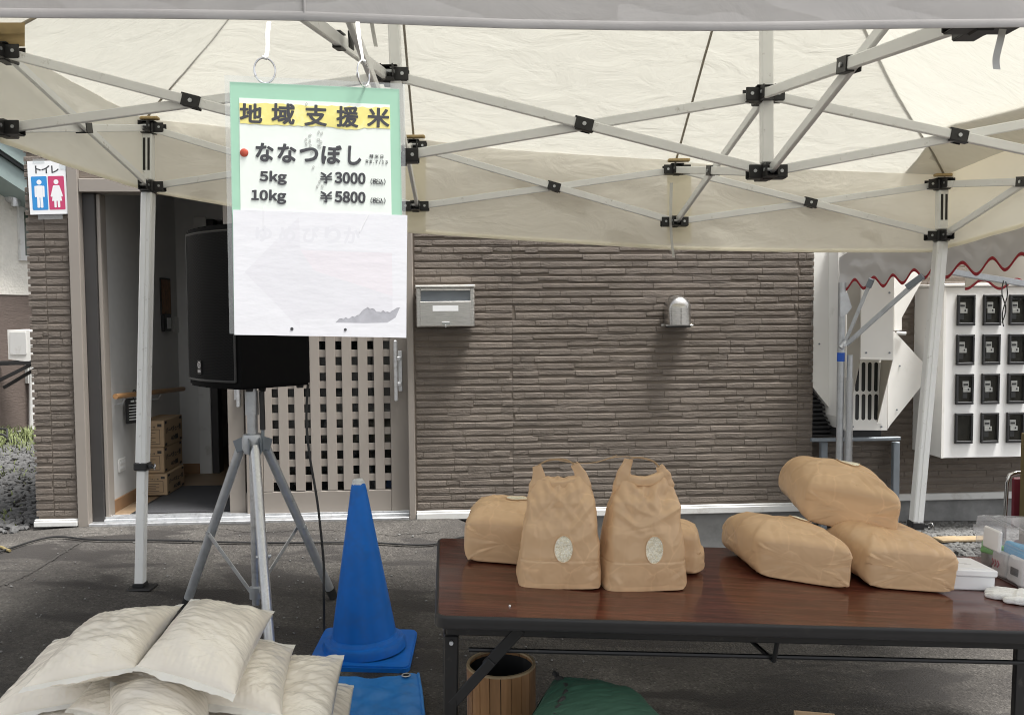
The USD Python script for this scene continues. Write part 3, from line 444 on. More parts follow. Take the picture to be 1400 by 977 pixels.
# ------------------------------------------------------------------ gravel and grass
_ico = trimesh.creation.icosphere(1); _ico.vertices *= (1 + 0.35 * (noise(_ico.vertices * 2.3, 5) - 0.5))[:, None]
def stones(pts, s0, s1, seed, flat=0.65):
    r = np.random.default_rng(seed); out_v, out_f, n = [], [], 0
    base = trimesh.creation.icosahedron()
    for p in pts:
        M = trimesh.transformations.random_rotation_matrix(r.random(3))[:3, :3]
        v = (base.vertices * r.uniform(0.75, 1.25, (12, 1)) * r.uniform(0.7, 1.3, 3)) @ M.T * (1, 1, flat) * r.uniform(s0, s1)
        out_v.append(v + p); out_f.append(base.faces + n); n += 12
    return T(np.vstack(out_v), np.vstack(out_f))
def left_edge(y): return -3.02 - 0.09 * (y - 5.2)                  # gravel lies left of the house corner
q = np.stack([rng.uniform(-7.5, -2.9, 15000), rng.uniform(4.3, 9.4, 15000)], 1)
asp = -3.05 - 0.9 * (5.35 - q[:, 1])                            # edge of the asphalt apron
q = q[(q[:, 0] < np.where(q[:, 1] < 5.35, asp, left_edge(q[:, 1])) - 0.02)]
px_ = 700 + q[:, 0] / q[:, 1] * 1150
q = q[(px_ > -160) & (px_ < 75)]
GQ = np.column_stack([q, gz(q[:, 0], q[:, 1]) + 0.012])
solo('gravel', stones(GQ, 0.012, 0.036, 3), 'gravel_dark', 'dark grey crushed gravel beside the left corner of the house', 'gravel', kind='stuff')
q2 = np.stack([rng.uniform(2.2, 3.7, 6000), rng.uniform(4.75, 5.8, 6000)], 1)
q2 = q2[q2[:, 1] < W0[1] + math.tan(WY) * q2[:, 0] + 0.17]
h2 = P(1300, 726, 5.6)[2]
rise = gz(q2[:, 0], q2[:, 1]) + (h2 - gz(q2[:, 0], q2[:, 1])) * sstep(4.75, 5.2, q2[:, 1])
solo('gravel', stones(np.column_stack([q2, rise + 0.006]), 0.010, 0.026, 4), 'gravel_light', 'pale mixed gravel at the foot of the wall behind the table', 'gravel', kind='stuff')
bx, by = np.meshgrid(np.linspace(2.1, 3.8, 30), np.linspace(4.7, 5.9, 24))
bz = gz(bx, by) + (h2 - gz(bx, by)) * sstep(4.75, 5.2, by) - 0.004
solo('gravel_bed', sheet(np.stack([bx, by, bz], -1)), 'soil', kind='structure', smooth=True)
def grass(n, cx, cy, sx, sy, h0, h1, seed):
    r = np.random.default_rng(seed); V, F = [], []
    for k in range(n):
        x, y = cx + r.normal() * sx, cy + r.normal() * sy
        if y < 5.3 or x > left_edge(y) - 0.05: continue
        a = r.uniform(0, 2 * np.pi); h = r.uniform(h0, h1); w = 0.006
        d = np.array([math.cos(a), math.sin(a), 0]); s = np.array([-d[1], d[0], 0]) * w
        p = np.array([x, y, float(gz(x, y))]); m = p + d * h * 0.25 + (0, 0, h * 0.7); e = p + d * h * 0.7 + (0, 0, h)
        b = len(V); V += [p - s, p + s, m - s * .7, m + s * .7, e]; F += [(b, b + 1, b + 3), (b, b + 3, b + 2), (b + 2, b + 3, b + 4)]
    return T(V, F)
gr = cat([grass(160, -4.35, 7.0, 0.30, 0.16, 0.02, 0.06, 1), grass(4200, -5.8, 8.9, 0.9, 0.45, 0.03, 0.12, 2), grass(40, -3.6, 5.75, 0.2, 0.16, 0.02, 0.07, 3), grass(120, -5.2, 8.0, 0.5, 0.12, 0.02, 0.06, 4)])
solo('grass', gr, 'grass_blade', 'short green grass and weeds growing through the gravel on the left', 'grass', kind='stuff')

q3 = np.stack([rng.uniform(-2.8, 0.6, 260), rng.uniform(3.4, 5.25, 260)], 1)
solo('grit', stones(np.column_stack([q3, gz(q3[:, 0], q3[:, 1]) + 0.006]), 0.002, 0.007, 9), 'gravel_light', 'small loose grit scattered on the asphalt by the door', 'grit', kind='stuff')
def crack(pts, w, seed):
    r = np.random.default_rng(seed); c = smooth_path([G(*p) for p in pts], 70); c[:, :2] += r.normal(0, 0.006, (70, 2)); c[:, 2] = gz(c[:, 0], c[:, 1]) + 0.007
    t = np.gradient(c, axis=0); s = np.column_stack([-t[:, 1], t[:, 0], 0 * t[:, 0]]); s /= np.linalg.norm(s, axis=1, keepdims=True)
    wv = w * r.uniform(0.3, 1.0, 70)[:, None]
    solo('asphalt_crack', sheet(np.stack([c - s * wv, c + s * wv], 1)), 'soil', kind='structure')
crack([(112, 741), (78, 762), (40, 785), (-10, 806)], 0.006, 1)
crack([(300, 722), (360, 728), (430, 724), (520, 731), (600, 727)], 0.004, 2)

# ================================================================== HOUSE
hs = thing('house', 'single storey house front clad in brown split-stone siding with a lattice sliding door', 'house', W0)
H_TOP = 3.1; REC = 0.20
Z_HEAD = uz(160, 263, 0.0)[1]
Z_T0, Z_T1 = uz(800, 704)[1], uz(800, 695)[1]          # bottom and top of the base trim
Z_L0, Z_L1 = uz(85, 718)[1], uz(85, 711)[1]
part(hs, 'wall', wbox(U_JR, U_R, 0, 0.14, Z_T1 - 0.02, H_TOP, 0), 'siding_back')
part(hs, 'wall', wbox(U_LEFT, U_JL, 0, 0.14, Z_L1 - 0.02, H_TOP, 0), 'siding_back')
part(hs, 'wall', wbox(U_JL, U_JR, 0.0, 0.14, Z_HEAD + 0.09, H_TOP, 0), 'siding_back')
part(hs, 'wall', wbox(U_R, U_R + 3.2, REC, REC + 0.14, Z_T1 - 0.02, H_TOP, 0), 'siding_back')
part(hs, 'wall', wbox(U_R - 0.14, U_R - 0.002, 0.142, REC + 0.3, -0.3, H_TOP, 0), 'siding_back')
part(hs, 'wall', wbox(U_LEFT, U_LEFT + 0.14, 0.142, 3.4, -0.3, H_TOP, 0), 'siding_back')
for a, b, i0, z0, z1 in ((U_JR + 0.004, U_R + 0.012, 0, Z_T0, Z_T1), (U_LEFT - 0.02, U_JL - 0.003, 0, Z_L0, Z_L1)):
    part(hs, 'base_trim', cat([wbox(a, b, i0 - 0.032, i0, z0, z1, 0.004), wbox(a, b, i0 - 0.02, i0 - 0.001, z1 + 0.001, z1 + 0.012, 0.003)]), 'white_trim')
zr0, zr1 = uz(1310, 681.5, REC)[1], uz(1310, 672.5, REC)[1]
part(hs, 'base_trim', wbox(U_R + 0.02, U_R + 3.2, REC - 0.03, REC, zr0, zr1, 0.004), 'white_trim')
part(hs, 'foundation', wbox(U_JR + 0.3, U_R - 0.02, 0.02, 0.14, -0.6, Z_T0 - 0.001, 0), 'concrete')
part(hs, 'foundation', wbox(U_LEFT + 0.03, U_JL + 0.01, 0.02, 0.14, -0.4, Z_L0 - 0.001, 0), 'concrete')
part(hs, 'foundation', wbox(U_R - 0.1, U_R + 3.2, REC + 0.02, REC + 0.14, -0.7, zr0 - 0.001, 0), 'concrete')

# siding: every split-face strip is a piece of its own
def strip(u0, u1, z0, z1, i0, depth, seed):
    r = np.random.default_rng(seed)
    nx = max(3, int((u1 - u0) / 0.05)); us = np.linspace(u0, u1, nx + 1); zs = np.array([z0, z0 + 0.10 * (z1 - z0), z1 - 0.16 * (z1 - z0), z1])
    U, Zz = np.meshgrid(us, zs); D = i0 - depth - 0.0011 * r.uniform(-1, 1, U.shape)
    D[0] += 0.0005; D[-1] += 0.0045; D[:, 0] += 0.001; D[:, -1] += 0.001
    Zz = Zz + r.uniform(-0.0008, 0.0008, Zz.shape)
    V = np.stack([U, D, Zz], -1); m = sheet(V)
    ring = [(0, j) for j in range(nx + 1)] + [(k, nx) for k in range(1, 4)] + [(3, j) for j in range(nx - 1, -1, -1)] + [(k, 0) for k in (2, 1)]
    R = np.array([V[a] for a in ring]); B = R.copy(); B[:, 1] = i0 + 0.001
    s = sheet(np.stack([B, R]), wrap=True)
    return T(np.vstack([m.vertices, s.vertices]), np.vstack([m.faces, s.faces + len(m.vertices)]))
PITCHZ = 0.0475
def strips(u0, u1, z0, z1, i0, seed, vis, holes=()):
    """rows of strips; yields (mesh, shown size) with thin ledges between the rows"""
    r = np.random.default_rng(seed); out = []
    rows = int((z1 - z0) / PITCHZ)
    for k in range(rows):
        zb = z0 + k * PITCHZ; a = u0 - r.uniform(0, 0.2)
        while a < u1:
            L = r.choice([0.14, 0.2, 0.26, 0.32, 0.4, 0.09], p=[.16, .22, .24, .18, .1, .1]) * r.uniform(0.9, 1.1)
            for piece in range(2):                               # the main strip and the thin ledge under it
                s0, s1 = max(a + 0.0015, u0), min(a + L - 0.0015, u1)
                if s1 - s0 < 0.02: break
                if piece == 0:
                    zz0, zz1, dp = zb + 0.0135 + r.uniform(-0.002, 0.002), zb + PITCHZ - 0.001, r.uniform(0.0055, 0.0078)
                    if r.random() < 0.12: zz0 += 0.009
                else:
                    if r.random() < 0.62: continue
                    zz0, zz1, dp = zb + 0.002, zb + r.uniform(0.007, 0.0125), r.uniform(0.002, 0.006)
                zm = (zz0 + zz1) / 2
                if any(h[0] < (s0 + s1) / 2 < h[1] and h[2] < zm < h[3] for h in holes): continue
                out.append((strip(s0, s1, zz0, zz1, i0, dp, int(r.integers(1 << 30))), (s1 - s0) * (zz1 - zz0) if vis(s0, s1, zm) else 0))
            a += L
    return out
ZV = uz(700, 335)[1]
all_s = []
u_a, u_b = uz(701, 500)[0], uz(1090, 500)[0]                        # the two straight panel joints
joints = [(U_JR + 0.012, u_a - 0.0015), (u_a + 0.0015, u_b - 0.002), (u_b + 0.002, U_R - 0.001)]
for n, (a, b) in enumerate(joints): all_s += strips(a, b, Z_T1 + 0.018, 2.34, 0, 100 + n, lambda s0, s1, z: z < ZV)
u_c = uz(70, 560)[0]
for n, (a, b) in enumerate([(U_LEFT - 0.012, u_c - 0.003), (u_c + 0.003, U_JL - 0.012)]): all_s += strips(a, b, Z_L1 + 0.018, 2.7, 0, 200 + n, lambda s0, s1, z: z < 2.1)
far = strips(U_R + 0.02, U_R + 3.1, zr1 + 0.016, 2.3, REC, 300, lambda s0, s1, z: False)
order = sorted(range(len(all_s)), key=lambda k: -all_s[k][1])
shown = set(order[:300])
for k in sorted(shown): part(hs, 'siding_strip', moved(all_s[k][0], TW), 'siding')
part(hs, 'siding_strips', moved(cat([all_s[k][0] for k in range(len(all_s)) if k not in shown] + [f[0] for f in far]), TW), 'siding', kind='stuff')

# door frame, sliding doors, threshold
UD0, UD1 = uz(104, 560)[0], uz(567, 560)[0]
jw = 0.066
frm = cat([wbox(UD0, UD0 + jw, -0.028, 0.14, Z_SILL - 0.03, 2.62, 0.004), wbox(UD1 - 0.042, UD1, -0.028, 0.14, Z_SILL - 0.03, 2.62, 0.004),
           wbox(UD0 + jw + 0.001, UD1 - 0.043, -0.02, 0.14, Z_HEAD, Z_HEAD + 0.085, 0.004)])
part(hs, 'door_frame', frm, 'door_frame')
part(hs, 'door_frame', wbox(UD0 + jw + 0.001, UD0 + jw + 0.075, 0.03, 0.13, Z_SILL, Z_HEAD - 0.001, 0.003), 'door_dark', label='dark inner jamb with the seal of the door')
part(hs, 'door_frame', wbox(UD0 + jw + 0.076, UD0 + jw + 0.10, 0.05, 0.14, Z_SILL, Z_HEAD - 0.002, 0.003), 'door_frame')
part(hs, 'threshold', cat([wbox(UD0 + jw + 0.001, UD1 - 0.043, -0.035, 0.03, Z_SILL - 0.05, Z_SILL + 0.004, 0.004), wbox(UD0 + jw + 0.001, UD1 - 0.043, 0.031, 0.14, Z_SILL - 0.05, Z_SILL + 0.016, 0.004)] +
     [wbox(UD0 + jw + 0.002, UD1 - 0.044, i, i + 0.006, Z_SILL + 0.0165, Z_SILL + 0.028, 0.001) for i in (0.045, 0.075, 0.105)]), 'aluminium')
def sliding(name, px0, px1, i0, i1, lattice, label):
    u0, u1 = uz(px0, 600, i0)[0], uz(px1, 600, i0)[0]; zb, zt = Z_SILL + 0.02, Z_HEAD - 0.003
    zr = uz(450, 671, i0)[1] + 0.0
    sw = 0.105
    d = part(hs, name, cat([wbox(u0, u0 + sw, i0, i1, zb, zt, 0.003), wbox(u1 - sw * 1.12, u1, i0, i1, zb, zt, 0.003), wbox(u0 + sw + 0.001, u1 - sw * 1.12 - 0.001, i0 + 0.002, i1, zb, zr, 0.003),
                           wbox(u0 + sw + 0.001, u1 - sw * 1.12 - 0.001, i0 + 0.002, i1, zt - 0.12, zt, 0.003)]), 'door_frame', label=label)
    a, b, c, e = u0 + sw + 0.002, u1 - sw * 1.12 - 0.002, zr + 0.004, zt - 0.124
    if lattice:
        im = (i0 + i1) / 2
        n = 8; pitch = (b - a) / n
        for k in range(n): part(d, 'lattice_slat', wbox(a + pitch * (k + 0.5) - 0.031 - 0.02, a + pitch * (k + 0.5) + 0.031 - 0.02, i0 + 0.003, im - 0.001, c, e, 0.002), 'door_slat')
        z, k = c + 0.056, 0
        while z < e - 0.04:
            part(d, 'lattice_bar', wbox(a, b, im, im + 0.008, z, z + 0.047, 0.001), 'door_slat'); z += 0.1025
        part(d, 'glass', wbox(a, b, im + 0.012, im + 0.016, c - 0.01, e + 0.01, 0), 'door_glass')
    else:
        part(d, 'glass', wbox(a, b, (i0 + i1) / 2, (i0 + i1) / 2 + 0.004, c - 0.01, e + 0.01, 0), 'door_glass')
    return d, u0, u1
d1, ua, ub = sliding('sliding_door', 336, 559, 0.05, 0.085, True, 'taupe lattice sliding door leaf')
d2, uc, ud = sliding('sliding_door', 312, 535, 0.095, 0.125, False, 'second sliding leaf parked behind the lattice leaf')
uh = uz(541, 500, 0.0)[0]; zh0, zh1 = uz(541, 548, 0.0)[1], uz(541, 465, 0.0)[1]
part(d1, 'handle', cat([wbox(uh - 0.012, uh + 0.012, -0.015, 0.012, zh0, zh1, 0.006), wbox(uh + 0.013, uh + 0.04, 0.035, 0.049, zh0 + 0.06, zh1 - 0.07, 0.003)] +
     [wbox(uh - 0.006, uh + 0.034, -0.004, 0.034, z, z + 0.022, 0.003) for z in (zh0 + 0.10, zh1 - 0.13)]), 'aluminium')
ul = uz(325, 545, 0.095)[0]; zl = uz(325, 545, 0.095)[1]
part(d2, 'handle', cat([wbox(ul - 0.02, ul - 0.005, 0.082, 0.094, zl - 0.005, zl + 0.09, 0.002), wbox(ul - 0.002, ul + 0.02, 0.06, 0.094, zl - 0.05, zl + 0.1, 0.004)]), 'aluminium')

# the entrance hall behind the door
IH = 1.62; FL = Z_SILL + 0.012
uL = uz(147, 690, 0.14)[0]
part(hs, 'hall_wall', wbox(uL - 0.1, uL, 0.142, IH, FL - 0.02, 2.5, 0), 'wallpaper')
uB = uz(290, 600, IH)[0]; uB2 = uz(318, 600, IH)[0]
part(hs, 'hall_wall', wbox(uL, uB, IH, IH + 0.1, FL - 0.02, 2.5, 0), 'wallpaper')
part(hs, 'hall_wall', wbox(uB2 + 0.45, UD1 + 0.4, IH, IH + 0.1, FL - 0.02, 2.5, 0), 'wallpaper')
part(hs, 'hall_wall', wbox(uB, uB2 + 0.449, IH + 0.001, IH + 0.099, 2.2, 2.5, 0), 'wallpaper')
part(hs, 'hall_wall', wbox(UD1 + 0.4, UD1 + 0.5, 0.142, IH + 2.2, FL - 0.02, 2.5, 0), 'wallpaper')
part(hs, 'hall_wall', wbox(uB - 0.4, UD1 + 0.5, IH + 2.2, IH + 2.3, FL - 0.02, 2.5, 0), 'wallpaper')
part(hs, 'hall_wall', wbox(uB - 0.4, uB - 0.3, IH + 0.101, IH + 2.2, FL - 0.02, 2.5, 0), 'wallpaper')
part(hs, 'hall_ceiling', wbox(uL - 0.1, UD1 + 0.5, 0.142, IH + 2.3, 2.5, 2.6, 0), 'wallpaper')
part(hs, 'hall_floor', wbox(uL - 0.1, UD1 + 0.5, 0.141, IH + 2.3, FL - 0.12, FL, 0), 'hall_wood')
part(hs, 'doorway_trim', cat([wbox(uB - 0.10, uB + 0.0, IH - 0.02, IH - 0.001, FL, 2.22, 0.004)]), 'white_trim')
part(hs, 'doorway_trim', cat([wbox(uB + 0.001, uB + 0.06, IH - 0.015, IH + 0.1, FL, 2.2, 0.004), wbox(uB2 + 0.40, uB2 + 0.449, IH - 0.015, IH + 0.1, FL, 2.2, 0.004)]), 'door_dark')
part(hs, 'inner_door', wbox(uB + 0.07, uB2 + 0.05, IH + 0.7, IH + 0.73, FL, 2.2, 0.004), 'door_dark')
part(hs, 'baseboard', wbox(uL, uL + 0.012, 0.142, IH - 0.022, FL, FL + 0.085, 0.002), 'baseboard_wood')
part(hs, 'baseboard', wbox(uL + 0.014, uB - 0.102, IH - 0.012, IH - 0.001, FL, FL + 0.085, 0.002), 'baseboard_wood')
zrl = uz(200, 530, 0.8)[1]
hr0 = wf(uL + 0.07, 0.145, zrl); _q = on_plane(263, 528, wf(uL + 0.07, 0, 0), EU); hr1 = wf(uL + 0.07, IH - 0.12, _q[2])
hand = part(hs, 'handrail', tube(np.array([hr0 + (hr1 - hr0) * t for t in np.linspace(0, 1, 12)]), 0.018, 12), 'rail_wood', 30)
for t in (0.12, 0.62): part(hand, 'rail_bracket', tube([hr0 + (hr1 - hr0) * t + EU * -0.068 - EZ * 0.06, hr0 + (hr1 - hr0) * t - EU * 0.02 - EZ * 0.055, hr0 + (hr1 - hr0) * t - EZ * 0.019], 0.007, 8), 'aluminium', 40)
def on_left(px, py):                                              # point on the hall's left wall
    q = on_plane(px, py, wf(uL, 0, 0), EU) - W0
    return float(q @ EI), float(q[2])
i0, z0 = on_left(161, 646); i1, z1 = on_left(170, 624)
plate = part(hs, 'socket_plate', wbox(uL + 0.001, uL + 0.010, i0, i1, z0, z1, 0.003), 'white_trim')
part(plate, 'socket', cat([wbox(uL + 0.0105, uL + 0.013, i0 + 0.02, i1 - 0.02, z0 + (z1 - z0) * t, z0 + (z1 - z0) * (t + 0.2), 0.001) for t in (0.2, 0.6)]), 'meter_grey')
i0, z0 = on_left(237, 455); i1, z1 = on_left(243, 433)
part(hs, 'switch_plate', wbox(uL + 0.001, uL + 0.010, i0, i1, z0, z1, 0.003), 'white_trim')
i0, z0 = on_left(219, 431); i1, z1 = on_left(231, 381)
pic = thing('wall_calendar', 'small dark orange and yellow picture hanging on the dim hall wall', 'picture', wf(uL, i0, z0))
part(pic, 'frame', wbox(uL + 0.001, uL + 0.012, i0, i1, z0, z1, 0.003), 'print_dark'); part(pic, 'print', wbox(uL + 0.0125, uL + 0.014, i0 + 0.012, i1 - 0.012, z0 + 0.012, z1 - 0.012, 0), 'picture_print')
i0, z0 = on_left(220, 453); i1, z1 = on_left(229, 429)
itc = thing('intercom', 'small black wall unit below the orange picture in the hall', 'intercom', wf(uL, i0, z0))
part(itc, 'case', wbox(uL + 0.001, uL + 0.03, i0, i1, z0, z1, 0.004), 'black_plastic'); part(itc, 'panel', wbox(uL + 0.0305, uL + 0.033, i0 + 0.05, i1 - 0.02, z0 + 0.02, z1 - 0.03, 0.001), 'meter_grey')
m0 = wf(uL + 0.12, 0.16, FL + 0.006)
dm = thing('door_mat', 'dark grey ribbed entrance mat on the hall floor', 'mat', m0)
part(dm, 'pile', wbox(uL + 0.16, UD1 - 0.1, 0.17, 1.05, FL + 0.001, FL + 0.012, 0.004), 'mat_grey'); part(dm, 'border', cat([wbox(uL + 0.135, uL + 0.159, 0.15, 1.07, FL + 0.001, FL + 0.008, 0.003), wbox(uL + 0.16, UD1 - 0.1, 0.15, 0.169, FL + 0.001, FL + 0.008, 0.003)]), 'black_rubber')
# insect-repellent tag hung on the handrail
tt = (on_left(170, 530)[0] - 0.16) / (IH - 0.28); hp = hr0 + (hr1 - hr0) * tt
tg = thing('hanging_tag', 'black slotted tag hanging by its hook from the wooden handrail', 'tag', hp)
th = np.linspace(-0.5, 4.1, 16)
part(tg, 'hook', tube(np.array([hp + EI * 0.03 * math.cos(a) + EZ * (0.03 * math.sin(a)) for a in th]), 0.004, 6), 'black_plastic', 40)
part(tg, 'plate', moved(cbox((-0.006, -0.065, -0.2), (0.006, 0.065, -0.026), 0.004), frame(hp, unit(EU - EI * 0.9), unit(EI + EU * 0.9), EZ)), 'black_plastic')
part(tg, 'slots', moved(cat([cbox((0.0065, -0.045, -0.075 - 0.02 * k), (0.0085, 0.045, -0.069 - 0.02 * k), 0.0005) for k in range(6)] + [cbox((0.0065, -0.03 + 0.034 * k, -0.052), (0.0085, -0.006 + 0.034 * k, -0.04), 0.0005) for k in range(2)]), frame(hp, unit(EU - EI * 0.9), unit(EI + EU * 0.9), EZ)), 'meter_grey')

# ================================================================== LETTERING
def glyph_poly(ch):
    adv, polys = GLYPHS[ch]
    out = []
    for rings in polys:
        rr = [np.array(r, float).reshape(-1, 2) for r in rings]
        g = Polygon(rr[0], [r for r in rr[1:]])
        out.append(g if g.is_valid else g.buffer(0))
    return adv, unary_union(out)
def text_poly(s, weight=0.0, spread=0.0):
    """one shapely shape, em = 240 units, baseline y = 0"""
    x, out = 0.0, []
    for ch in s:
        if ch == ' ': x += 120; continue
        adv, g = glyph_poly(ch)
        g = g.buffer(weight, quad_segs=4) if weight else g
        out.append(affinity.translate(g, x, 0)); x += adv + spread
    return unary_union(out)
def fit_text(s, x0, y0, x1, y1, weight=0.0, spread=0.0):
    """text stretched into the box (y up)"""
    g = text_poly(s, weight, spread); b = g.bounds
    g = affinity.translate(g, -b[0], -b[1])
    return affinity.translate(affinity.scale(g, (x1 - x0) / (b[2] - b[0]), (y1 - y0) / (b[3] - b[1]), origin=(0, 0)), x0, y0).simplify(min(x1 - x0, y1 - y0) * 0.004)
class Board:
    """a flat printed thing: local x right, y up, z towards the viewer; shapes are laid in thin sheets above each other"""
    def __init__(self, tl, tr, bl):
        self.o = np.asarray(tl, float); self.x = unit(np.subtract(tr, tl)); d = np.subtract(bl, tl); d = d - self.x * np.dot(d, self.x); self.y = -unit(d); self.z = np.cross(self.x, self.y)
        self.M = frame(self.o, self.x, self.y, self.z)
    def at(self, px, py):
        q = on_plane(px, py, self.o, self.z) - self.o
        return np.array([q @ self.x, q @ self.y])
    def poly(self, pts): return Polygon([self.at(*p) for p in pts])
    def box(self, px0, py0, px1, py1):
        a, b = self.at(px0, py0), self.at(px1, py1); return min(a[0], b[0]), min(a[1], b[1]), max(a[0], b[0]), max(a[1], b[1])
    def lay(self, shape, z0, z1=None): return moved(prism(shape, z0, z1 if z1 else z0 + 0.0003), self.M)

# ------------------------------------------------------------------ cartons in the hall
def carton(px_corner, zb, w, d, h, label, n):
    """near vertical edge seen at px_corner; w along the front-left face, d along the right face"""
    o = P(px_corner[0], px_corner[1], 6.08 if n < 2 else 6.05); o[2] = zb
    ax = -EU; ay = EI
    t = thing('carton', label, 'carton', o, 'cartons stacked in the hall')
    M = frame(o, -ax, ay, EZ)                                       # x to the right, so the box spans x in [-w, 0]
    part(t, 'box', moved(cbox((-w, 0, 0.001), (0, d, h), 0.004), M), 'carton')
    tp = cat([cbox((-w / 2 - 0.025, -0.0008, h * 0.8), (-w / 2 + 0.025, d + 0.0008, h + 0.0008), 0.0003)])
    part(t, 'tape', moved(tp, M), 'kraft_string')
    fr = []                                                       # print on the front face (y = 0) and right face (x = 0)
    for (a, b, c, e) in ((0.06, 0.14, 0.80, 0.90), (0.08, 0.20, 0.06, 0.09)): fr.append(cbox((-w * (1 - a) , -0.0012, h * c), (-w * (1 - b) , -0.0004, h * e), 0))
    lf = rrect(-w * 0.86, h * 0.12, -w * 0.12, h * 0.68, 0.004); lf = lf.difference(lf.buffer(-0.003))
    for k in range(5): lf = lf.union(LineString([(-w * 0.8, h * (0.2 + 0.085 * k)), (-w * (0.25 + 0.1 * (k % 2)), h * (0.2 + 0.085 * k))]).buffer(0.0018))
    lf = lf.union(fit_text('バーベキュー用', -w * 0.62, h * 0.73, -w * 0.26, h * 0.80, 5)).union(rrect(-w * 0.19, h * 0.77, -w * 0.07, h * 0.88, 0.002))
    m = prism(lf, 0, 0.0006); v = m.vertices.copy(); m.vertices = np.stack([v[:, 0], -0.0012 + (0.0006 - v[:, 2]), v[:, 1]], 1)
    fr.append(m)
    rf = fit_text('バーベキュー用', d * 0.10, h * 0.46, d * 0.9, h * 0.70, 8).union(fit_text('40個', d * 0.34, h * 0.14, d * 0.74, h * 0.34, 9))
    for c in ((0.04, 0.86, 0.14, 0.96), (0.84, 0.86, 0.95, 0.96), (0.04, 0.05, 0.14, 0.14), (0.84, 0.05, 0.95, 0.14)): rf = rf.union(rrect(d * c[0], h * c[1], d * c[2], h * c[3], 0.001))
    m = prism(rf, 0, 0.0006); v = m.vertices.copy(); m.vertices = np.stack([0.0006 + v[:, 2], v[:, 0], v[:, 1]], 1)
    fr.append(m)
    part(t, 'print', moved(cat(fr), M), 'print_dark')
    return o
cz = FL + 0.013
carton((229, 670), cz, 0.235, 0.38, 0.155, 'brown cardboard carton at the bottom of the stack in the hall', 2)
carton((225, 645), cz + 0.157, 0.25, 0.40, 0.185, 'brown cardboard carton in the middle of the stack in the hall', 1)
carton((225, 612), cz + 0.344, 0.25, 0.40, 0.195, 'brown cardboard carton on top of the stack in the hall', 0)

# ------------------------------------------------------------------ toilet sign on the left wall strip
tl, tr, bl = [wf(*(lambda q: (q[0], -0.022, q[1]))(uz(a, b, -0.022))) for a, b in ((37, 220.5), (89, 219.5), (39.2, 293.5))]
B = Board(tl, tr, bl)
ts = thing('toilet_sign', 'white toilet sign with blue man and red woman figures taped to the siding', 'sign', tl)
W_ = np.linalg.norm(np.subtract(tr, tl)); H_ = np.linalg.norm(np.subtract(bl, tl))
part(ts, 'paper', B.lay(Polygon([(0, 0), (W_, 0), (W_, -H_), (0, -H_)]), 0, 0.0012), 'paper_white')
sx, sy = W_ / 52.0, H_ / 73.0                                        # sign units
S = lambda g: affinity.scale(g, sx, sy, origin=(0, 0))
part(ts, 'blue_panel', B.lay(S(rrect(4, -67, 25.5, -21, 1.5)), 0.0014), 'paper_blue')
part(ts, 'red_panel', B.lay(S(rrect(27, -67, 49, -21, 1.5)), 0.0014), 'paper_red')
man = unary_union([Point(14.8, -29).buffer(3.3), rrect(9.5, -36.5, 20, -34, 1.2).union(rrect(10.5, -50, 19, -33.6, 1.5)), rrect(8, -49.5, 10.4, -34, 1.1), rrect(19.2, -49.5, 21.6, -34, 1.1), rrect(10.8, -64, 14.4, -48, 1.2), rrect(15.2, -64, 18.8, -48, 1.2)])
wom = unary_union([Point(38, -29).buffer(3.3), Polygon([(35, -33.6), (41, -33.6), (45, -55), (31, -55)]), LineString([(34.8, -35), (31, -48)]).buffer(1.3), LineString([(41.2, -35), (45, -48)]).buffer(1.3), rrect(34, -64, 37.2, -54, 1.2), rrect(38.8, -64, 42, -54, 1.2)])
part(ts, 'man_figure', B.lay(S(man), 0.0018), 'paper_white'); part(ts, 'woman_figure', B.lay(S(wom), 0.0018), 'paper_white')
part(ts, 'lettering', B.lay(fit_text('トイレ', W_ * 0.2, -H_ * 0.235, W_ * 0.82, -H_ * 0.085, 6, -40), 0.0014), 'ink')
for (a, b, c, d, e) in ((8, 3, 24, -3, 0), (44, 2, 62, -12, 1), (10, -71, 44, -80, 0)):
    part(ts, 'tape', B.lay(S(Polygon([(a, b), (c, b - e * 3), (c, d - e * 2), (a, d)])), 0.0022 if b > 0 or e else -0.003), 'clear_film')

# ------------------------------------------------------------------ stainless letterbox
def Wp(px, py, i): return uz(px, py, i)
u0, z1 = Wp(569, 391, -0.09); u1, z0 = Wp(649, 446, -0.09)
mb = thing('letterbox', 'brushed stainless steel letterbox with a name slot fixed to the brown wall', 'letterbox', wf(u0, 0, z0))
part(mb, 'body', cat([wbox(u0, u1, -0.085, -0.016, z0, z1 - 0.012, 0.003)]), 'stainless')
part(mb, 'lid', wbox(u0 - 0.006, u1 + 0.006, -0.112, -0.014, z1 - 0.0115, z1 + 0.004, 0.003), 'stainless')
w = u1 - u0; h = z1 - z0
part(mb, 'frame', cat([wbox(u0 + 0.004, u0 + 0.026, -0.1, -0.0855, z0 + 0.002, z1 - 0.013, 0.003), wbox(u1 - 0.026, u1 - 0.004, -0.1, -0.0855, z0 + 0.002, z1 - 0.013, 0.003), wbox(u0 + 0.0265, u1 - 0.0265, -0.1, -0.0855, z1 - 0.028, z1 - 0.013, 0.003)]), 'stainless')
part(mb, 'slot', wbox(u0 + 0.028, u1 - 0.028, -0.0865, -0.0852, z1 - 0.1, z1 - 0.03, 0), 'stand_grey')
fl = part(mb, 'flap', wbox(u0 + 0.022, u1 - 0.022, -0.108, -0.087, z0 + 0.004, z1 - 0.098, 0.003), 'stainless')
part(fl, 'name_card', wbox(u0 + w * 0.28, u0 + w * 0.72, -0.1095, -0.1083, z0 + h * 0.38, z0 + h * 0.52, 0), 'paper_white')
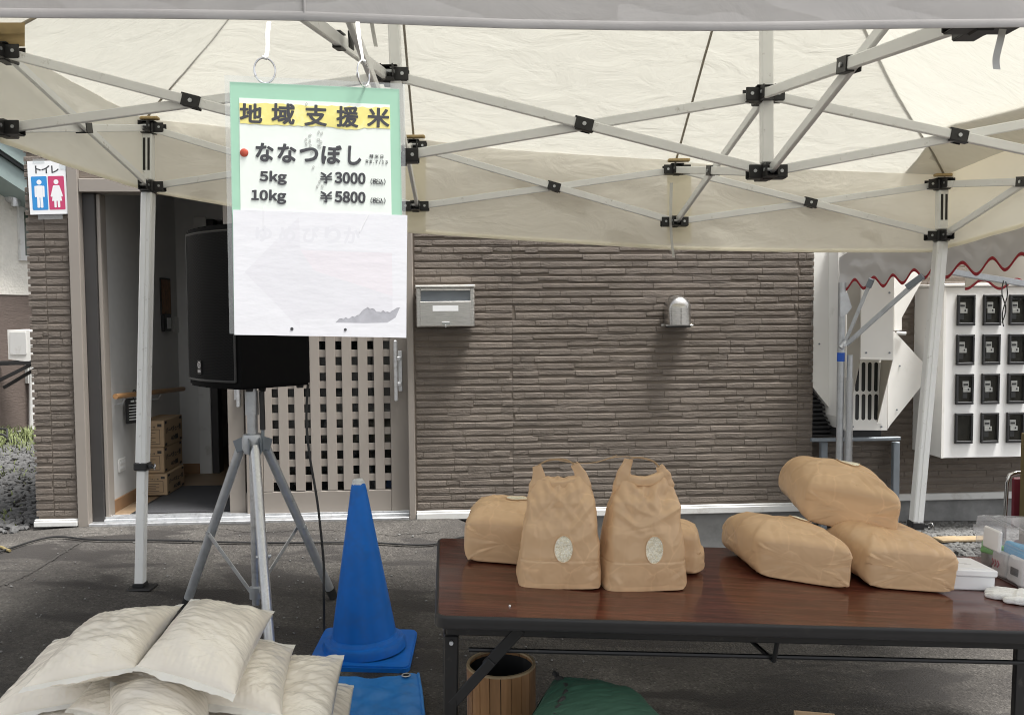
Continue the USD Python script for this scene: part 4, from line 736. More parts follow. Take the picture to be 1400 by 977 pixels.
for t in (0.24, 0.75):
    c = Point(u0 + w * t, z0 + h * 0.185); lz = affinity.translate(LineString([(-0.022, 0), (0.022, 0)]).buffer(0.017), c.x, c.y)
    part(fl, 'peep_slot', cat([wall_prism(lz.difference(lz.buffer(-0.004)), -0.111, -0.1083), wall_prism(lz.buffer(-0.0045), -0.1092, -0.1083)]), 'stainless')
part(fl, 'catch', cat([wbox(u0 + w * 0.43, u0 + w * 0.57, -0.118, -0.1083, z0 + 0.012, z0 + 0.03, 0.002), wbox(u0 + w * 0.485, u0 + w * 0.515, -0.12, -0.1083, z0 - 0.004, z0 + 0.0118, 0.002)]), 'chrome')

# ------------------------------------------------------------------ stainless vent hood
u0, zb = Wp(910, 444, -0.06); u1, zt = Wp(944, 404, -0.06); uc = (u0 + u1) / 2; R = (u1 - u0) / 2
vh = thing('vent_hood', 'round topped stainless steel vent hood on the brown wall', 'vent hood', wf(uc, 0, zb))
th = np.linspace(0, np.pi, 25); ring = lambda r, zc: [(uc + r * math.cos(a), zc + r * math.sin(a)) for a in th]
zc = zt - R
prof = []
for (r_, i_) in ((R * 1.03, -0.016), (R * 1.0, -0.05), (R * 0.96, -0.085), (R * 0.86, -0.108), (R * 0.66, -0.124), (R * 0.35, -0.133), (0.002, -0.136)):
    row = [(uc + r_, i_, zb)] + [(x, i_, z) for x, z in ring(r_, zc + (R - r_) * 0.0)] + [(uc - r_, i_, zb)]
    prof.append(row)
part(vh, 'hood', moved(sheet(np.array(prof)), TW), 'stainless', 40)
part(vh, 'flange', cat([wbox(uc - R * 1.22, uc + R * 1.22, -0.019, -0.0155, zb - 0.008, zb + 0.004, 0.001), wbox(uc - R * 1.1, uc + R * 1.1, -0.1, -0.018, zb - 0.006, zb - 0.001, 0.001)]), 'stainless')
part(vh, 'louvre', wbox(uc - R * 0.9, uc + R * 0.9, -0.1, -0.02, zb - 0.0165, zb - 0.0065, 0.001), 'ac_dark')

# ------------------------------------------------------------------ electricity meter cabinet on the recessed wall
IM = -0.16
u0, zt = Wp(1291, 392, IM); _, zb = Wp(1287, 626, IM)
pitch_u = Wp(1355.5, 424, IM)[0] - Wp(1320, 424, IM)[0]; pitch_z = (Wp(1318, 424, IM)[1] - Wp(1312, 585, IM)[1]) / 3
u1 = u0 + pitch_u * 5 + 0.04
mc = thing('meter_cabinet', 'white wall cabinet with rows of black framed electricity meter windows', 'cabinet', wf(u0, REC, zb))
part(mc, 'body', cat([wbox(u0, u1, IM, REC - 0.001, zb, zt, 0.004)]), 'meter_white')
part(mc, 'rim', cat([wbox(u0 - 0.012, u1, IM - 0.012, REC - 0.02, zt + 0.001, zt + 0.022, 0.004), wbox(u0 - 0.004, u0 + 0.014, IM - 0.005, IM - 0.0008, zb, zt, 0.001)]), 'ac_white')
wc, wt = Wp(1319.5, 424, IM); ww = 0.125 * (pitch_u / 0.18); wh = Wp(1318, 403, IM)[1] - Wp(1318, 445, IM)[1]; ww = Wp(1331.5, 424, IM)[0] - Wp(1307.5, 424, IM)[0]
for r in range(4):
    for c in range(5):
        a = wc + pitch_u * c - ww / 2; b = a + ww; z1 = wt - pitch_z * r + wh / 2; z0 = z1 - wh; i0 = IM - 0.002
        bars = cat([wbox(a, b, i0 - 0.018, i0, z0, z0 + 0.018, 0.002), wbox(a, b, i0 - 0.018, i0, z1 - 0.014, z1, 0.002), wbox(a, a + 0.014, i0 - 0.018, i0, z0 + 0.0182, z1 - 0.0142, 0.002), wbox(b - 0.014, b, i0 - 0.018, i0, z0 + 0.0182, z1 - 0.0142, 0.002), wbox(a + 0.003, b - 0.003, i0 - 0.0015, i0 + 0.001, z0 + 0.003, z1 - 0.003, 0)])
        wn = part(mc, 'meter_window', bars, 'black_plastic')
        part(wn, 'backing', wbox(a + 0.0145, b - 0.0145, i0 - 0.003, i0 - 0.0018, z0 + 0.0185, z1 - 0.0145, 0), 'meter_inside')
        part(wn, 'glass', wbox(a + 0.0142, b - 0.0142, i0 - 0.0155, i0 - 0.0145, z0 + 0.0182, z1 - 0.0142, 0), 'window_pane')
        if not (r == 3 and c == 0):
            s = 0.028 if (r, c) == (2, 0) else float(rng.uniform(-0.006, 0.006))
            part(wn, 'meter', cat([wbox(a + ww * 0.16 + s, a + ww * 0.52 + s, i0 - 0.008, i0 - 0.0032, z0 + wh * 0.555, z0 + wh * 0.76, 0.002), wbox(a + ww * 0.19 + s, a + ww * 0.62 + s, i0 - 0.010, i0 - 0.0032, z0 + wh * 0.40, z0 + wh * 0.55, 0.002)]), 'meter_grey')
            part(wn, 'meter_dial', cat([wbox(a + ww * 0.2 + s, a + ww * 0.46 + s, i0 - 0.0095, i0 - 0.0083, z0 + wh * 0.62, z0 + wh * 0.68, 0), wbox(a + ww * 0.44 + s, a + ww * 0.52 + s, i0 - 0.0112, i0 - 0.0103, z0 + wh * 0.46, z0 + wh * 0.52, 0), wbox(a + ww * 0.18 + s, a + ww * 0.44 + s, i0 - 0.006, i0 - 0.0032, z0 + wh * 0.2, z0 + wh * 0.42, 0.002)]), 'meter_mid')

# ------------------------------------------------------------------ outdoor air conditioner with snow hoods on a steel stand
ac = thing('air_conditioner', 'white outdoor air conditioner with angled snow hoods on a grey steel stand', 'air conditioner', wf(Wp(1180, 600, 0)[0], 0, -0.1))
def pw(pts, i): return [Wp(a, b, i) for a, b in pts]
part(ac, 'body', wall_prism(pw([(1146, 330), (1213, 330), (1213, 588), (1155, 588), (1146, 570)], -0.14), -0.14, 0.14), 'ac_white')
part(ac, 'side_hood', wall_prism(pw([(1110, 330), (1147, 330), (1147, 574), (1108, 525)], 0.0), 0.0, 0.16), 'ac_white', label='left intake hood with a slanted foot')
ha, hb = -0.42, -0.145
hx = lambda px, py, i: wf(*(lambda q: (q[0], i, q[1]))(Wp(px, py, i)))
Lt, Rt = hx(1177, 330, ha), hx(1223, 330, ha); Lb, Rb = hx(1176, 490, ha), hx(1221, 491, ha)
Lbt, Rbt = hx(1158, 330, hb), hx(1214, 330, hb); Lbb, Rbb = hx(1158, 574, hb), hx(1200, 577, hb)
def slab(quad, th, n=None):
    q = np.array(quad); nn = unit(np.cross(q[1] - q[0], q[2] - q[0])); return T(np.vstack([q, q - nn * th]), [(0, 1, 2), (0, 2, 3), (6, 5, 4), (7, 6, 4)] + [f for k in range(4) for f in ((k, k + 4, (k + 1) % 4 + 4), (k, (k + 1) % 4 + 4, (k + 1) % 4))])
part(ac, 'front_hood', slab([Lt, Lb, Rb, Rt], 0.004), 'ac_white')
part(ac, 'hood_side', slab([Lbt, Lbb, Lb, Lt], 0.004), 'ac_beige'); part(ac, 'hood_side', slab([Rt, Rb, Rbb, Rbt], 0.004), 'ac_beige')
part(ac, 'hood_lip', tube([Lb, Rb], 0.006, 6), 'ac_white')
gr_ = part(ac, 'fan_grille', wall_prism(pw([(1159, 495), (1206, 495), (1206, 579), (1159, 579)], -0.1415), -0.1435, -0.1402), 'ac_white')
for a, b in ((495, 535), (538.5, 574)):
    for k in range(5):
        q0, q1 = Wp(1160.5 + 8.6 * k, b, -0.1445), Wp(1166 + 8.6 * k, a, -0.1445)
        part(gr_, 'vent_slot', wall_prism(rrect(q0[0], q0[1], q1[0], q1[1], 0.012), -0.1446, -0.1436), 'ac_dark')
part(ac, 'side_hood', wall_prism(pw([(1222, 330), (1290, 330), (1233, 434), (1233, 451), (1223, 452)], -0.02), -0.02, 0.06), 'ac_white', label='upper right hood cut on a slant')
part(ac, 'side_hood', wall_prism(pw([(1223, 453), (1263, 496), (1262, 525), (1217, 581), (1214, 586), (1214, 453)], -0.03), -0.03, 0.06), 'ac_white', label='lower right hood pointing away from the body')
part(ac, 'drain_pipe', tube([hx(1226, 455, -0.05), hx(1238, 455.5, -0.05)], 0.012, 10), 'white_trim', 40)
fins = cat([wbox(*sorted((Wp(1109, y, 0.02)[0], Wp(1150, y, 0.02)[0])), 0.05, 0.18, Wp(1120, y, 0.02)[1] - 0.008, Wp(1120, y, 0.02)[1] + 0.006, 0) for y in range(530, 600, 6)])
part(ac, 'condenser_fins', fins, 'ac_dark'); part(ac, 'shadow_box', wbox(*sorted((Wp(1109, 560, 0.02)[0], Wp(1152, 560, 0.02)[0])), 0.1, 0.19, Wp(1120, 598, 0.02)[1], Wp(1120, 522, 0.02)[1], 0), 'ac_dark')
st = []
for (a, b, c, d, i) in ((1110, 597, 1232, 604, -0.16), (1110, 597, 1232, 604, 0.12)): 
    q0, q1 = Wp(a, d, i), Wp(c, b, i); st.append(wbox(q0[0], q1[0], i, i + 0.035, q0[1], q1[1], 0.004))
part(ac, 'stand_rail', st[0], 'stand_grey'); part(ac, 'stand_rail', st[1], 'stand_grey')
for (a, c) in ((1123, 1141), (1222, 1232)):
    for i in (-0.125, 0.085):
        q0, q1 = Wp(a, 604, i), Wp(c, 604, i); part(ac, 'stand_leg', wbox(q0[0], q0[0] + 0.045, i, i + 0.034, -0.45, q0[1] - 0.001, 0.004), 'stand_grey')
for px_, py_, ii in ((1184, 400, -0.4215), (1216, 400, -0.4215), (1184, 482, -0.4215), (1216, 482, -0.4215), (1120, 470, -0.0015), (1138, 470, -0.0015), (1230, 500, -0.0315), (1226, 560, -0.0315), (1205, 583, -0.1415), (1166, 583, -0.1415)):
    q_ = hx(px_, py_, ii); part(ac, 'screw', tube([q_, q_ - EI * 0.004], 0.006, 8), 'stand_grey', 40)
part(ac, 'base_foot', wbox(Wp(1150, 590, -0.1)[0], Wp(1205, 590, -0.1)[0], -0.1, 0.1, Wp(1180, 597, -0.1)[1], Wp(1180, 588.5, -0.1)[1], 0.003), 'ac_dark')

# ------------------------------------------------------------------ neighbouring house on the left
nd = unit([0.42, 1.0, 0]); nn_ = np.array([nd[1], -nd[0], 0])           # along the wall, and outward (towards the right / camera)
NO = P(0, 593, 9.6)
def NW(px, py, off=0.0): return on_plane(px, py, NO + nn_ * off, nn_)
def nq(px, py, off=0.0):
    q = NW(px, py, off) - NO; return float(q @ nd), float(q[2])
TN = np.eye(4); TN[:3, 0] = nd; TN[:3, 1] = -nn_; TN[:3, 2] = EZ; TN[:3, 3] = NO
def nprism(pts, i0, i1):
    m = prism(Polygon(pts) if not isinstance(pts, Polygon) else pts, 0, i1 - i0); v = m.vertices.copy(); m.vertices = np.stack([v[:, 0], i1 - v[:, 2], v[:, 1]], 1); return moved(m, TN)
nb = thing('neighbour_house', 'neighbouring two tone house with white stucco above brown cladding', 'house', NO)
zmid = nq(20, 403)[1]; zbase = nq(20, 589)[1]
e0, e1 = nq(0, 225), nq(46, 275)
sl = (e1[1] - e0[1]) / (e1[0] - e0[0])
part(nb, 'lower_wall', nprism([(-5, zbase), (9, zbase), (9, zmid), (-5, zmid)], 0, 0.2), 'siding_far')
part(nb, 'upper_wall', nprism([(-5, zmid + 0.001), (9, zmid + 0.001), (9, e0[1] + sl * 1.6 - 0.5), (1.6, e0[1] + sl * 1.6), (-5, e0[1] - sl * 5 + 0.4)], -0.01, 0.2), 'stucco')
part(nb, 'base_trim', nprism([(-5, zbase - 0.07), (9, zbase - 0.07), (9, zbase - 0.002), (-5, zbase - 0.002)], -0.03, 0.1), 'white_trim')
part(nb, 'foundation', nprism([(-5, zbase - 0.9), (9, zbase - 0.9), (9, zbase - 0.071), (-5, zbase - 0.071)], 0.02, 0.2), 'concrete')
for k, (o0, o1, ii, m_) in enumerate(((-0.02, 0.22, -0.42, 'roof_metal'), (0.225, 0.27, -0.46, 'roof_dark'), (0.275, 0.47, -0.48, 'roof_metal'), (0.475, 0.52, -0.52, 'roof_dark'), (0.525, 0.7, -0.54, 'roof_metal'), (0.705, 0.8, -0.58, 'roof_dark'))):
    a = nq(0, 238, -ii); b = nq(46, 268, -ii); s2 = (b[1] - a[1]) / (b[0] - a[0])
    part(nb, 'roof_edge', nprism([(-5, a[1] - s2 * (a[0] + 5) + o0), (3.5, a[1] + s2 * (3.5 - a[0]) + o0), (3.5, a[1] + s2 * (3.5 - a[0]) + o1), (-5, a[1] - s2 * (a[0] + 5) + o1)], ii, 0.3), m_)
def nwin(px0, py0, px1, py1):
    a, b = nq(px0, py1, 0.03), nq(px1, py0, 0.03); fr_ = rrect(a[0], a[1], b[0], b[1], 0.005)
    w_ = part(nb, 'window', nprism(fr_.difference(fr_.buffer(-0.06)), -0.05, 0.0), 'white_trim')
    part(w_, 'pane', nprism(fr_.buffer(-0.061), -0.02, -0.011), 'window_glass_dark')
nwin(27, 286, 60, 356); nwin(37, 470, 62, 524)
q = NW(13, 271, 0.02); lp = part(nb, 'wall_lamp', cat([tube([q, q + nn_ * 0.1], 0.06, 10), tube([q + nn_ * 0.1 + EZ * 0.05, q + nn_ * 0.1 - EZ * 0.1], 0.05, 10)]), 'aluminium', 40)
a, b = nq(38.5, 590), nq(38.5, 488); part(nb, 'downpipe', tube([wfp for wfp in (NO + nd * a[0] + nn_ * 0.06 + EZ * a[1], NO + nd * b[0] + nn_ * 0.06 + EZ * b[1])], 0.03, 8), 'white_trim', 40)
NBX = P(30, 471, 9.3)
bu = thing('boiler_unit', 'white boxy outdoor unit on a dark bracket on the neighbouring wall', 'outdoor unit', NBX)
bxm = Polygon([(-0.155, -0.16), (0.06, -0.19), (0.155, -0.14), (0.155, 0.13), (0.06, 0.165), (-0.155, 0.165)])
def face_prism(poly, y0, y1, o):                                  # polygon in the x-z plane facing the camera
    m = prism(poly, 0, y1 - y0); v = m.vertices.copy(); m.vertices = np.stack([v[:, 0], y1 - v[:, 2], v[:, 1]], 1); return moved(m, t=o)
part(bu, 'case', face_prism(bxm, 0, 0.3, NBX), 'ac_white'); part(bu, 'front_panel', face_prism(rrect(-0.13, -0.11, 0.05, 0.14, 0.01), -0.008, -0.001, NBX), 'white_trim')
part(bu, 'vent_cap', tube([NBX + (0.11, 0.15, 0.17), NBX + (0.12, 0.15, 0.25)], 0.05, 10), 'ac_white', 40)
part(bu, 'bracket', cat([beam(NBX + (-0.58, 0.02, -0.215), NBX + (0.22, 0.02, -0.2), 0.05, 0.04), beam(NBX + (-0.46, 0.3, -0.215), NBX + (0.22, 0.3, -0.2), 0.05, 0.04), beam(NBX + (-0.5, 0.02, -0.5), NBX + (0.08, 0.02, -0.225), 0.035, 0.035), beam(NBX + (-0.4, 0.3, -0.5), NBX + (0.08, 0.3, -0.225), 0.035, 0.035)]), 'ac_dark')
ct = G(9, 610)
tc_ = thing('trolley', 'black wheeled trolley frame on the gravel at the left edge', 'trolley', ct)
part(tc_, 'frame', cat([tube(smooth_path([ct + (-0.35, 0, 0.12), ct + (-0.1, 0, 0.13), ct + (0.0, 0, 0.10), ct + (0.02, 0.0, 0.05)]), 0.012, 8), tube([ct + (-0.4, 0.1, 0.2), ct + (-0.02, 0.05, 0.17)], 0.012, 8), tube([ct + (-0.02, 0.05, 0.17), ct + (0.01, 0.0, 0.09)], 0.012, 8)]), 'black_rubber', 40)
for dx in (0.02, -0.18): part(tc_, 'wheel', moved(trimesh.creation.torus(0.028, 0.012, 20, 10), trimesh.transformations.rotation_matrix(np.pi / 2, (1, 0, 0)), ct + (dx, 0, 0.04)), 'black_rubber', 40)
hp_ = [P(-20, 757, 4.9), P(0, 757, 4.9), P(8, 759, 4.85), P(14, 761, 4.82)]
for p_ in hp_: p_[2] = gz(p_[0], p_[1]) + 0.012
solo('hose', tube(smooth_path(hp_, 20), 0.008, 8), 'hose_yellow', 'short yellow hose end lying on the ground at the far left edge', 'hose', smooth=40)

# ================================================================== NEAR TENT
TD = {'R': lambda k: 4.42 + 0.034 * k, 'M': lambda k: 3.05 + 0.034 * k, 'F': lambda k: 1.68 + 0.034 * k}
PX = {'Ru': [(203, 175), (565, 200), (925, 232), (1288, 252)], 'Rl': [(203, 255), (568, 282), (922, 303), (1287, 322)],
      'Mu': [(3, 72), (532, 103), (1044, 130), (1572, 137)], 'Ml': [(3, 175), (546, 213), (1048, 235), (1572, 243)],
      'Fu': [(-566, -200), (395, -170), (1340, -140), (2285, -110)], 'Fl': [(-566, -15), (380, -11), (1342, 25), (2285, 75)]}
ND = {f'{r}{k}{h}': P(*PX[r + h][k], TD[r](k)) for r in 'RMF' for h in 'ul' for k in range(4)}
tent = thing('gazebo_tent', 'cream pop-up gazebo tent with white folding lattice frame over the table', 'tent', (ND['R0u'] + ND['F3u']) / 2 * (1, 1, 0))
EV = 0.05                                                        # the roof rests this far above the upper joints
eave = {k: ND[k + 'u'] + ((-0.03 if k[1] == '0' else 0.03 if k[1] == '3' else 0), {'R': 0.03, 'M': 0, 'F': -0.04}[k[0]], EV) for k in ('R0', 'R1', 'R2', 'R3', 'M0', 'M3', 'F0', 'F1', 'F2', 'F3')}
pk = {1: ND['M1u'] + (0, 0, 0.92), 2: ND['M2u'] + (0, 0, 0.92)}
faces = [('R0', 'R1', 'k1'), ('R1', 'R2', 'k2', 'k1'), ('R2', 'R3', 'k2'), ('R3', 'M3', 'k2'), ('M3', 'F3', 'k2'), ('F3', 'F2', 'k2'), ('F2', 'F1', 'k1', 'k2'), ('F1', 'F0', 'k1'), ('F0', 'M0', 'k1'), ('M0', 'R0', 'k1')]
ev = lambda n: pk[int(n[1])] if n[0] == 'k' else eave[n]
def rumple(p):
    """small folds and sag of the cloth, the same for every panel that meets at p"""
    q = np.asarray(p, float)
    z = 0.014 * (fbm(q * (1.7, 1.7, 0.4), 4, 11) - 0.5) + 0.011 * (fbm(q * (6.0, 9.0, 0.5) + (fbm(q * 2.0, 2, 4) * 2)[..., None], 3, 12) - 0.5)
    return z
def cloth(poly, step, extra=None):
    poly = np.array(poly, float)
    tri = [(0, 1, 2)] if len(poly) == 3 else [(0, 1, 2), (0, 2, 3)]
    v, f = trimesh.remesh.subdivide_to_size(poly, tri, step)
    m = trimesh.Trimesh(v, f, process=True); m.merge_vertices()
    return m
FACE_PL = []
for k, fc in enumerate(faces):
    pts = [ev(n) for n in fc]
    n_ = unit(np.cross(pts[1] - pts[0], pts[2] - pts[0])); n_ = n_ if n_[2] > 0 else -n_
    FACE_PL.append((pts[0], n_))
    m = cloth(pts, 0.03)
    v = m.vertices.copy()
    e0, e1 = pts[0], pts[1]; L = np.linalg.norm(e1 - e0)
    s = np.clip((v - e0) @ (e1 - e0) / L ** 2, 0, 1); up = np.clip((v[:, 2] - min(e0[2], e1[2])) / 0.9, 0, 1)
    v[:, 2] += rumple(v) - 0.055 * np.sin(np.pi * s) * np.sin(np.pi * np.clip(up * 1.1, 0, 1)) * (1 - up)
    part(tent, 'canopy_panel', T(v, m.faces), 'canopy', True)
for a, b in (('R0', 1), ('R1', 1), ('R2', 2), ('R3', 2), ('M0', 1), ('M3', 2), ('F0', 1), ('F1', 1), ('F2', 2), ('F3', 2)):
    q = np.array([eave[a] + (pk[b] - eave[a]) * t for t in np.linspace(0.0, 1, 40)]); q[:, 2] += rumple(q) - 0.006
    part(tent, 'canopy_seam', tube(q, 0.006, 6), 'canopy_seam', 40)
q = np.array([pk[1] + (pk[2] - pk[1]) * t for t in np.linspace(0, 1, 30)]); q[:, 2] += rumple(q) - 0.006
part(tent, 'canopy_seam', tube(q, 0.006, 6), 'canopy_seam', 40)

def curtain(names, bottoms, yb, nrow=14, amp=0.012, seed=0, hem=0.02, out=(0, 1, 0), drop=None):
    """valance from the eave joints down to a measured lower edge"""
    top = [eave[n] for n in names]; n = 60 * (len(names) - 1)
    tt = np.linspace(0, len(names) - 1, n + 1); Tp = np.array([[np.interp(t, range(len(top)), [p[c] for p in top]) for c in range(3)] for t in tt])
    Tp[:, 2] += rumple(Tp); Bt = bottoms(Tp)
    rows = []
    o = np.array(out, float)
    for k in range(nrow + 1):
        t = k / nrow; g = Tp * (1 - t) + Bt * t
        w = (fbm(np.column_stack([tt * 2.2, np.full(n + 1, t * 1.4), np.full(n + 1, seed)]), 4, seed) - 0.5) * 2.6 * amp * min(1, t * 3) + amp * 0.8 * np.sin(tt * 5.3 + seed) * t
        w = w * np.clip(np.minimum(tt, len(names) - 1 - tt) * 8, 0, 1); rows.append(g + o * (w + 0.012 * min(1, t * 4) * np.clip(np.minimum(tt, len(names) - 1 - tt) * 8, 0, 1))[:, None])
    Gd = np.array(rows)
    h0 = Gd[-1] + o * 0.003; h1 = Gd[-1] + (Gd[-2] - Gd[-1]) * (hem / max(np.linalg.norm(Gd[-2] - Gd[-1], axis=1).mean(), 1e-6)) + o * 0.003
    return sheet(Gd), sheet(np.array([h1, (h0 + h1) / 2 + o * 0.002, h0])), Gd
rb = np.array([(203, 260), (215, 265), (330, 285), (445, 302), (560, 318), (700, 328), (915, 341), (1110, 345), (1270, 345), (1288, 343)], float)
def rear_bottom(Tp):
    d = Tp - EYEP; z = d @ C_FWD; px = CX + FOC * (d @ C_RIGHT) / z
    return np.array([P(x, np.interp(x, rb[:, 0], rb[:, 1]), t[1] + 0.01) for x, t in zip(px, Tp)])
m, hm, GR = curtain(['R0', 'R1', 'R2', 'R3'], rear_bottom, 0, seed=3)
part(tent, 'valance', m, 'valance', True); part(tent, 'valance_hem', hm, 'valance', True)
def hang(drops):
    return lambda Tp: Tp - np.array([0, 0, 1.0]) * np.interp(np.linspace(0, 1, len(Tp)), np.linspace(0, 1, len(drops)), drops)[:, None]
dl = [eave['R0'][2] - P(193, 262, eave['R0'][1])[2], eave['M0'][2] - P(2, 191, eave['M0'][1])[2], 0.36]
m, hm, _g = curtain(['R0', 'M0', 'F0'], hang(dl), 0, seed=5, out=(-1, 0, 0)); part(tent, 'valance', m, 'valance', True); part(tent, 'valance_hem', hm, 'valance', True)
dr = [eave['R3'][2] - P(1295, 341, eave['R3'][1])[2], eave['M3'][2] - P(1572, 262, eave['M3'][1])[2], 0.36]
m, hm, _g = curtain(['R3', 'M3', 'F3'], hang(dr), 0, seed=8, out=(1, 0, 0)); part(tent, 'valance', m, 'valance', True); part(tent, 'valance_hem', hm, 'valance', True)
fb = np.array([(-600, 12), (0, 27.5), (415, 33.5), (700, 42), (1000, 45), (1400, 42), (2300, 60)], float)
def front_bottom(Tp):
    d = Tp - EYEP; z = d @ C_FWD; px = CX + FOC * (d @ C_RIGHT) / z
    return np.array([P(x, np.interp(x, fb[:, 0], fb[:, 1]), t[1] - 0.01) for x, t in zip(px, Tp)])
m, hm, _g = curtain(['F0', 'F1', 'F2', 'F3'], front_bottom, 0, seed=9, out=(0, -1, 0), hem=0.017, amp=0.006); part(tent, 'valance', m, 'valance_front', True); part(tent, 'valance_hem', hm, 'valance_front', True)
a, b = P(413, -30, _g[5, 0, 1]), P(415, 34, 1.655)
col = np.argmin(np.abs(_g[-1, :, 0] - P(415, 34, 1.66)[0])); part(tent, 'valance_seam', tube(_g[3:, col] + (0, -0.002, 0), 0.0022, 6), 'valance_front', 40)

# folding frame: each bar, pivot and joint
TRUSS = [('R0', 'R1'), ('R1', 'R2'), ('R2', 'R3'), ('M0', 'M1'), ('M1', 'M2'), ('M2', 'M3'), ('F0', 'F1'), ('F1', 'F2'), ('F2', 'F3'), ('R0', 'M0'), ('M0', 'F0'), ('R3', 'M3'), ('M3', 'F3'), ('R1', 'M1'), ('M1', 'F1'), ('R2', 'M2'), ('M2', 'F2')]
for a, b in TRUSS:
    d = unit((ND[b + 'u'] - ND[a + 'u']) * (1, 1, 0)); n_ = np.array([d[1], -d[0], 0])
    if n_[1] > 0.3: n_ = -n_
    for A, Bn, sg in ((a + 'u', b + 'l', 1), (a + 'l', b + 'u', -1)):
        p0, p1 = ND[A], ND[Bn]; e = unit(p1 - p0)
        part(tent, 'truss_bar', beam(p0 + e * 0.03 + n_ * sg * 0.0105, p1 - e * 0.03 + n_ * sg * 0.0105, 0.017, 0.035, b=0.003), 'tent_steel')
    x = np.linalg.lstsq(np.array([ND[b + 'l'] - ND[a + 'u'], ND[a + 'l'] - ND[b + 'u']]).T, ND[a + 'l'] - ND[a + 'u'], rcond=None)[0]
    c = ND[a + 'u'] + (ND[b + 'l'] - ND[a + 'u']) * x[0]
    e = unit(ND[b + 'l'] - ND[a + 'u'])
    br = cat([beam(c - e * 0.033 + n_ * 0.0215, c + e * 0.033 + n_ * 0.0215, 0.004, 0.044, b=0.0015), beam(c - e * 0.033 + n_ * 0.011 + EZ * 0.0205, c + e * 0.033 + n_ * 0.011 + EZ * 0.0205, 0.024, 0.005, b=0.001), beam(c - e * 0.033 + n_ * 0.011 - EZ * 0.0205, c + e * 0.033 + n_ * 0.011 - EZ * 0.0205, 0.024, 0.005, b=0.001), beam(c - e * 0.03 - n_ * 0.0215, c + e * 0.03 - n_ * 0.0215, 0.004, 0.044, b=0.0015)])
    pb = part(tent, 'pivot_bracket', br, 'black_plastic'); part(pb, 'bolt', tube([c + n_ * 0.0237, c + n_ * 0.028], 0.0075, 8), 'galvanised', 40)
NEI = {}
for a, b in TRUSS:
    for s, t in ((a, b), (b, a)): NEI.setdefault(s, []).append(t)
for nm, ns in NEI.items():
    for h in 'ul':
        c = ND[nm + h]; corner = nm in ('R0', 'R3', 'F0', 'F3')
        r = 0.034 if corner else 0.021
        pc = [moved(cbox((-r, -r, -0.03), (r, r, 0.03 if h == 'l' else 0.024), 0.005), t=c)]
        if h == 'u': pc.append(moved(cbox((-r - 0.012, -r - 0.012, 0.0245), (r + 0.012, r + 0.012, 0.03), 0.002), t=c))
        for t_ in ns:
            d = unit((ND[t_ + h] - c) * (1, 1, 0)); s_ = np.array([-d[1], d[0], 0])
            for sg in (-1, 1): pc.append(beam(c + d * (r - 0.002) + s_ * sg * 0.021, c + d * (r + 0.05) + s_ * sg * 0.021, 0.005, 0.046, b=0.0015))
            pc.append(beam(c + d * (r - 0.002) - EZ * 0.024, c + d * (r + 0.046) - EZ * 0.024, 0.046, 0.004, b=0.001))
        jn = part(tent, 'corner_joint' if corner else 'joint', cat(pc), 'black_plastic')
        part(jn, 'bolt', cat([tube([c + unit((ND[t_ + h] - c) * (1, 1, 0)) * (r + 0.028) - np.array([-(ND[t_ + h] - c)[1], (ND[t_ + h] - c)[0], 0]) / np.linalg.norm((ND[t_ + h] - c)[:2]) * 0.026, c + unit((ND[t_ + h] - c) * (1, 1, 0)) * (r + 0.028) + np.array([-(ND[t_ + h] - c)[1], (ND[t_ + h] - c)[0], 0]) / np.linalg.norm((ND[t_ + h] - c)[:2]) * 0.026], 0.0065, 8) for t_ in ns]), 'galvanised', 40)
# centre poles carry the ridge
for k in (1, 2): part(tent, 'ridge_pole', beam(ND[f'M{k}l'] + (0.0, 0, 0.031), pk[k] - (0, 0, 0.012), 0.042, 0.042, up=(0, 1, 0), b=0.004), 'tent_steel')
# legs: outer tube, slotted head, slide clamp, inner tube, foot
def leg(u, l, clampp, foot):
    up = unit(u - l)
    ax_ = unit(l - clampp); top = l - ax_ * 0.031
    lg = part(tent, 'leg', cat([beam(clampp, top, 0.058, 0.058, up=(0, 1, 0), b=0.006), beam(clampp + ax_ * 0.01 + (-0.0, -0.0295, 0), top - ax_ * 0.002 + (-0.0, -0.0295, 0), 0.010, 0.004, up=(0, 1, 0), b=0.001)]), 'tent_steel')
    part(lg, 'leg_head', beam(l + up * 0.031, u - up * 0.031, 0.05, 0.05, up=(0, 1, 0), b=0.005), 'tent_steel')
    for sg in (-1, 1): part(lg, 'head_slot', beam(l + up * 0.08 + (sg * 0.0115, -0.0255, 0), u - up * 0.055 + (sg * 0.0115, -0.0255, 0), 0.012, 0.002, up=(0, 1, 0), b=0), 'black_plastic')
    cl = part(lg, 'slide_clamp', cat([beam(clampp - ax_ * 0.02, clampp + ax_ * 0.022, 0.07, 0.07, up=(0, 1, 0), b=0.006), tube([clampp + (0.03, -0.01, 0), clampp + (0.06, -0.016, 0)], 0.011, 10)]), 'black_plastic')
    part(cl, 'ring_pull', moved(trimesh.creation.torus(0.014, 0.003, 16, 8), frame(clampp + (0.071, -0.018, 0), unit([0.5, -0.8, 0.1]), unit([0.1, 0, 1]), unit(np.cross([0.5, -0.8, 0.1], [0.1, 0, 1])))), 'chrome', 40)
    ft = foot + EZ * 0.012
    part(lg, 'inner_tube', beam(ft, clampp - ax_ * 0.021, 0.046, 0.046, up=(0, 1, 0), b=0.004), 'tent_steel')
    part(lg, 'foot', cat([moved(cbox((-0.05, -0.06, 0.0), (0.075, 0.05, 0.009), 0.003), t=foot), moved(cbox((-0.03, -0.03, 0.0095), (0.03, 0.03, 0.03), 0.003), t=foot)]), 'black_plastic')
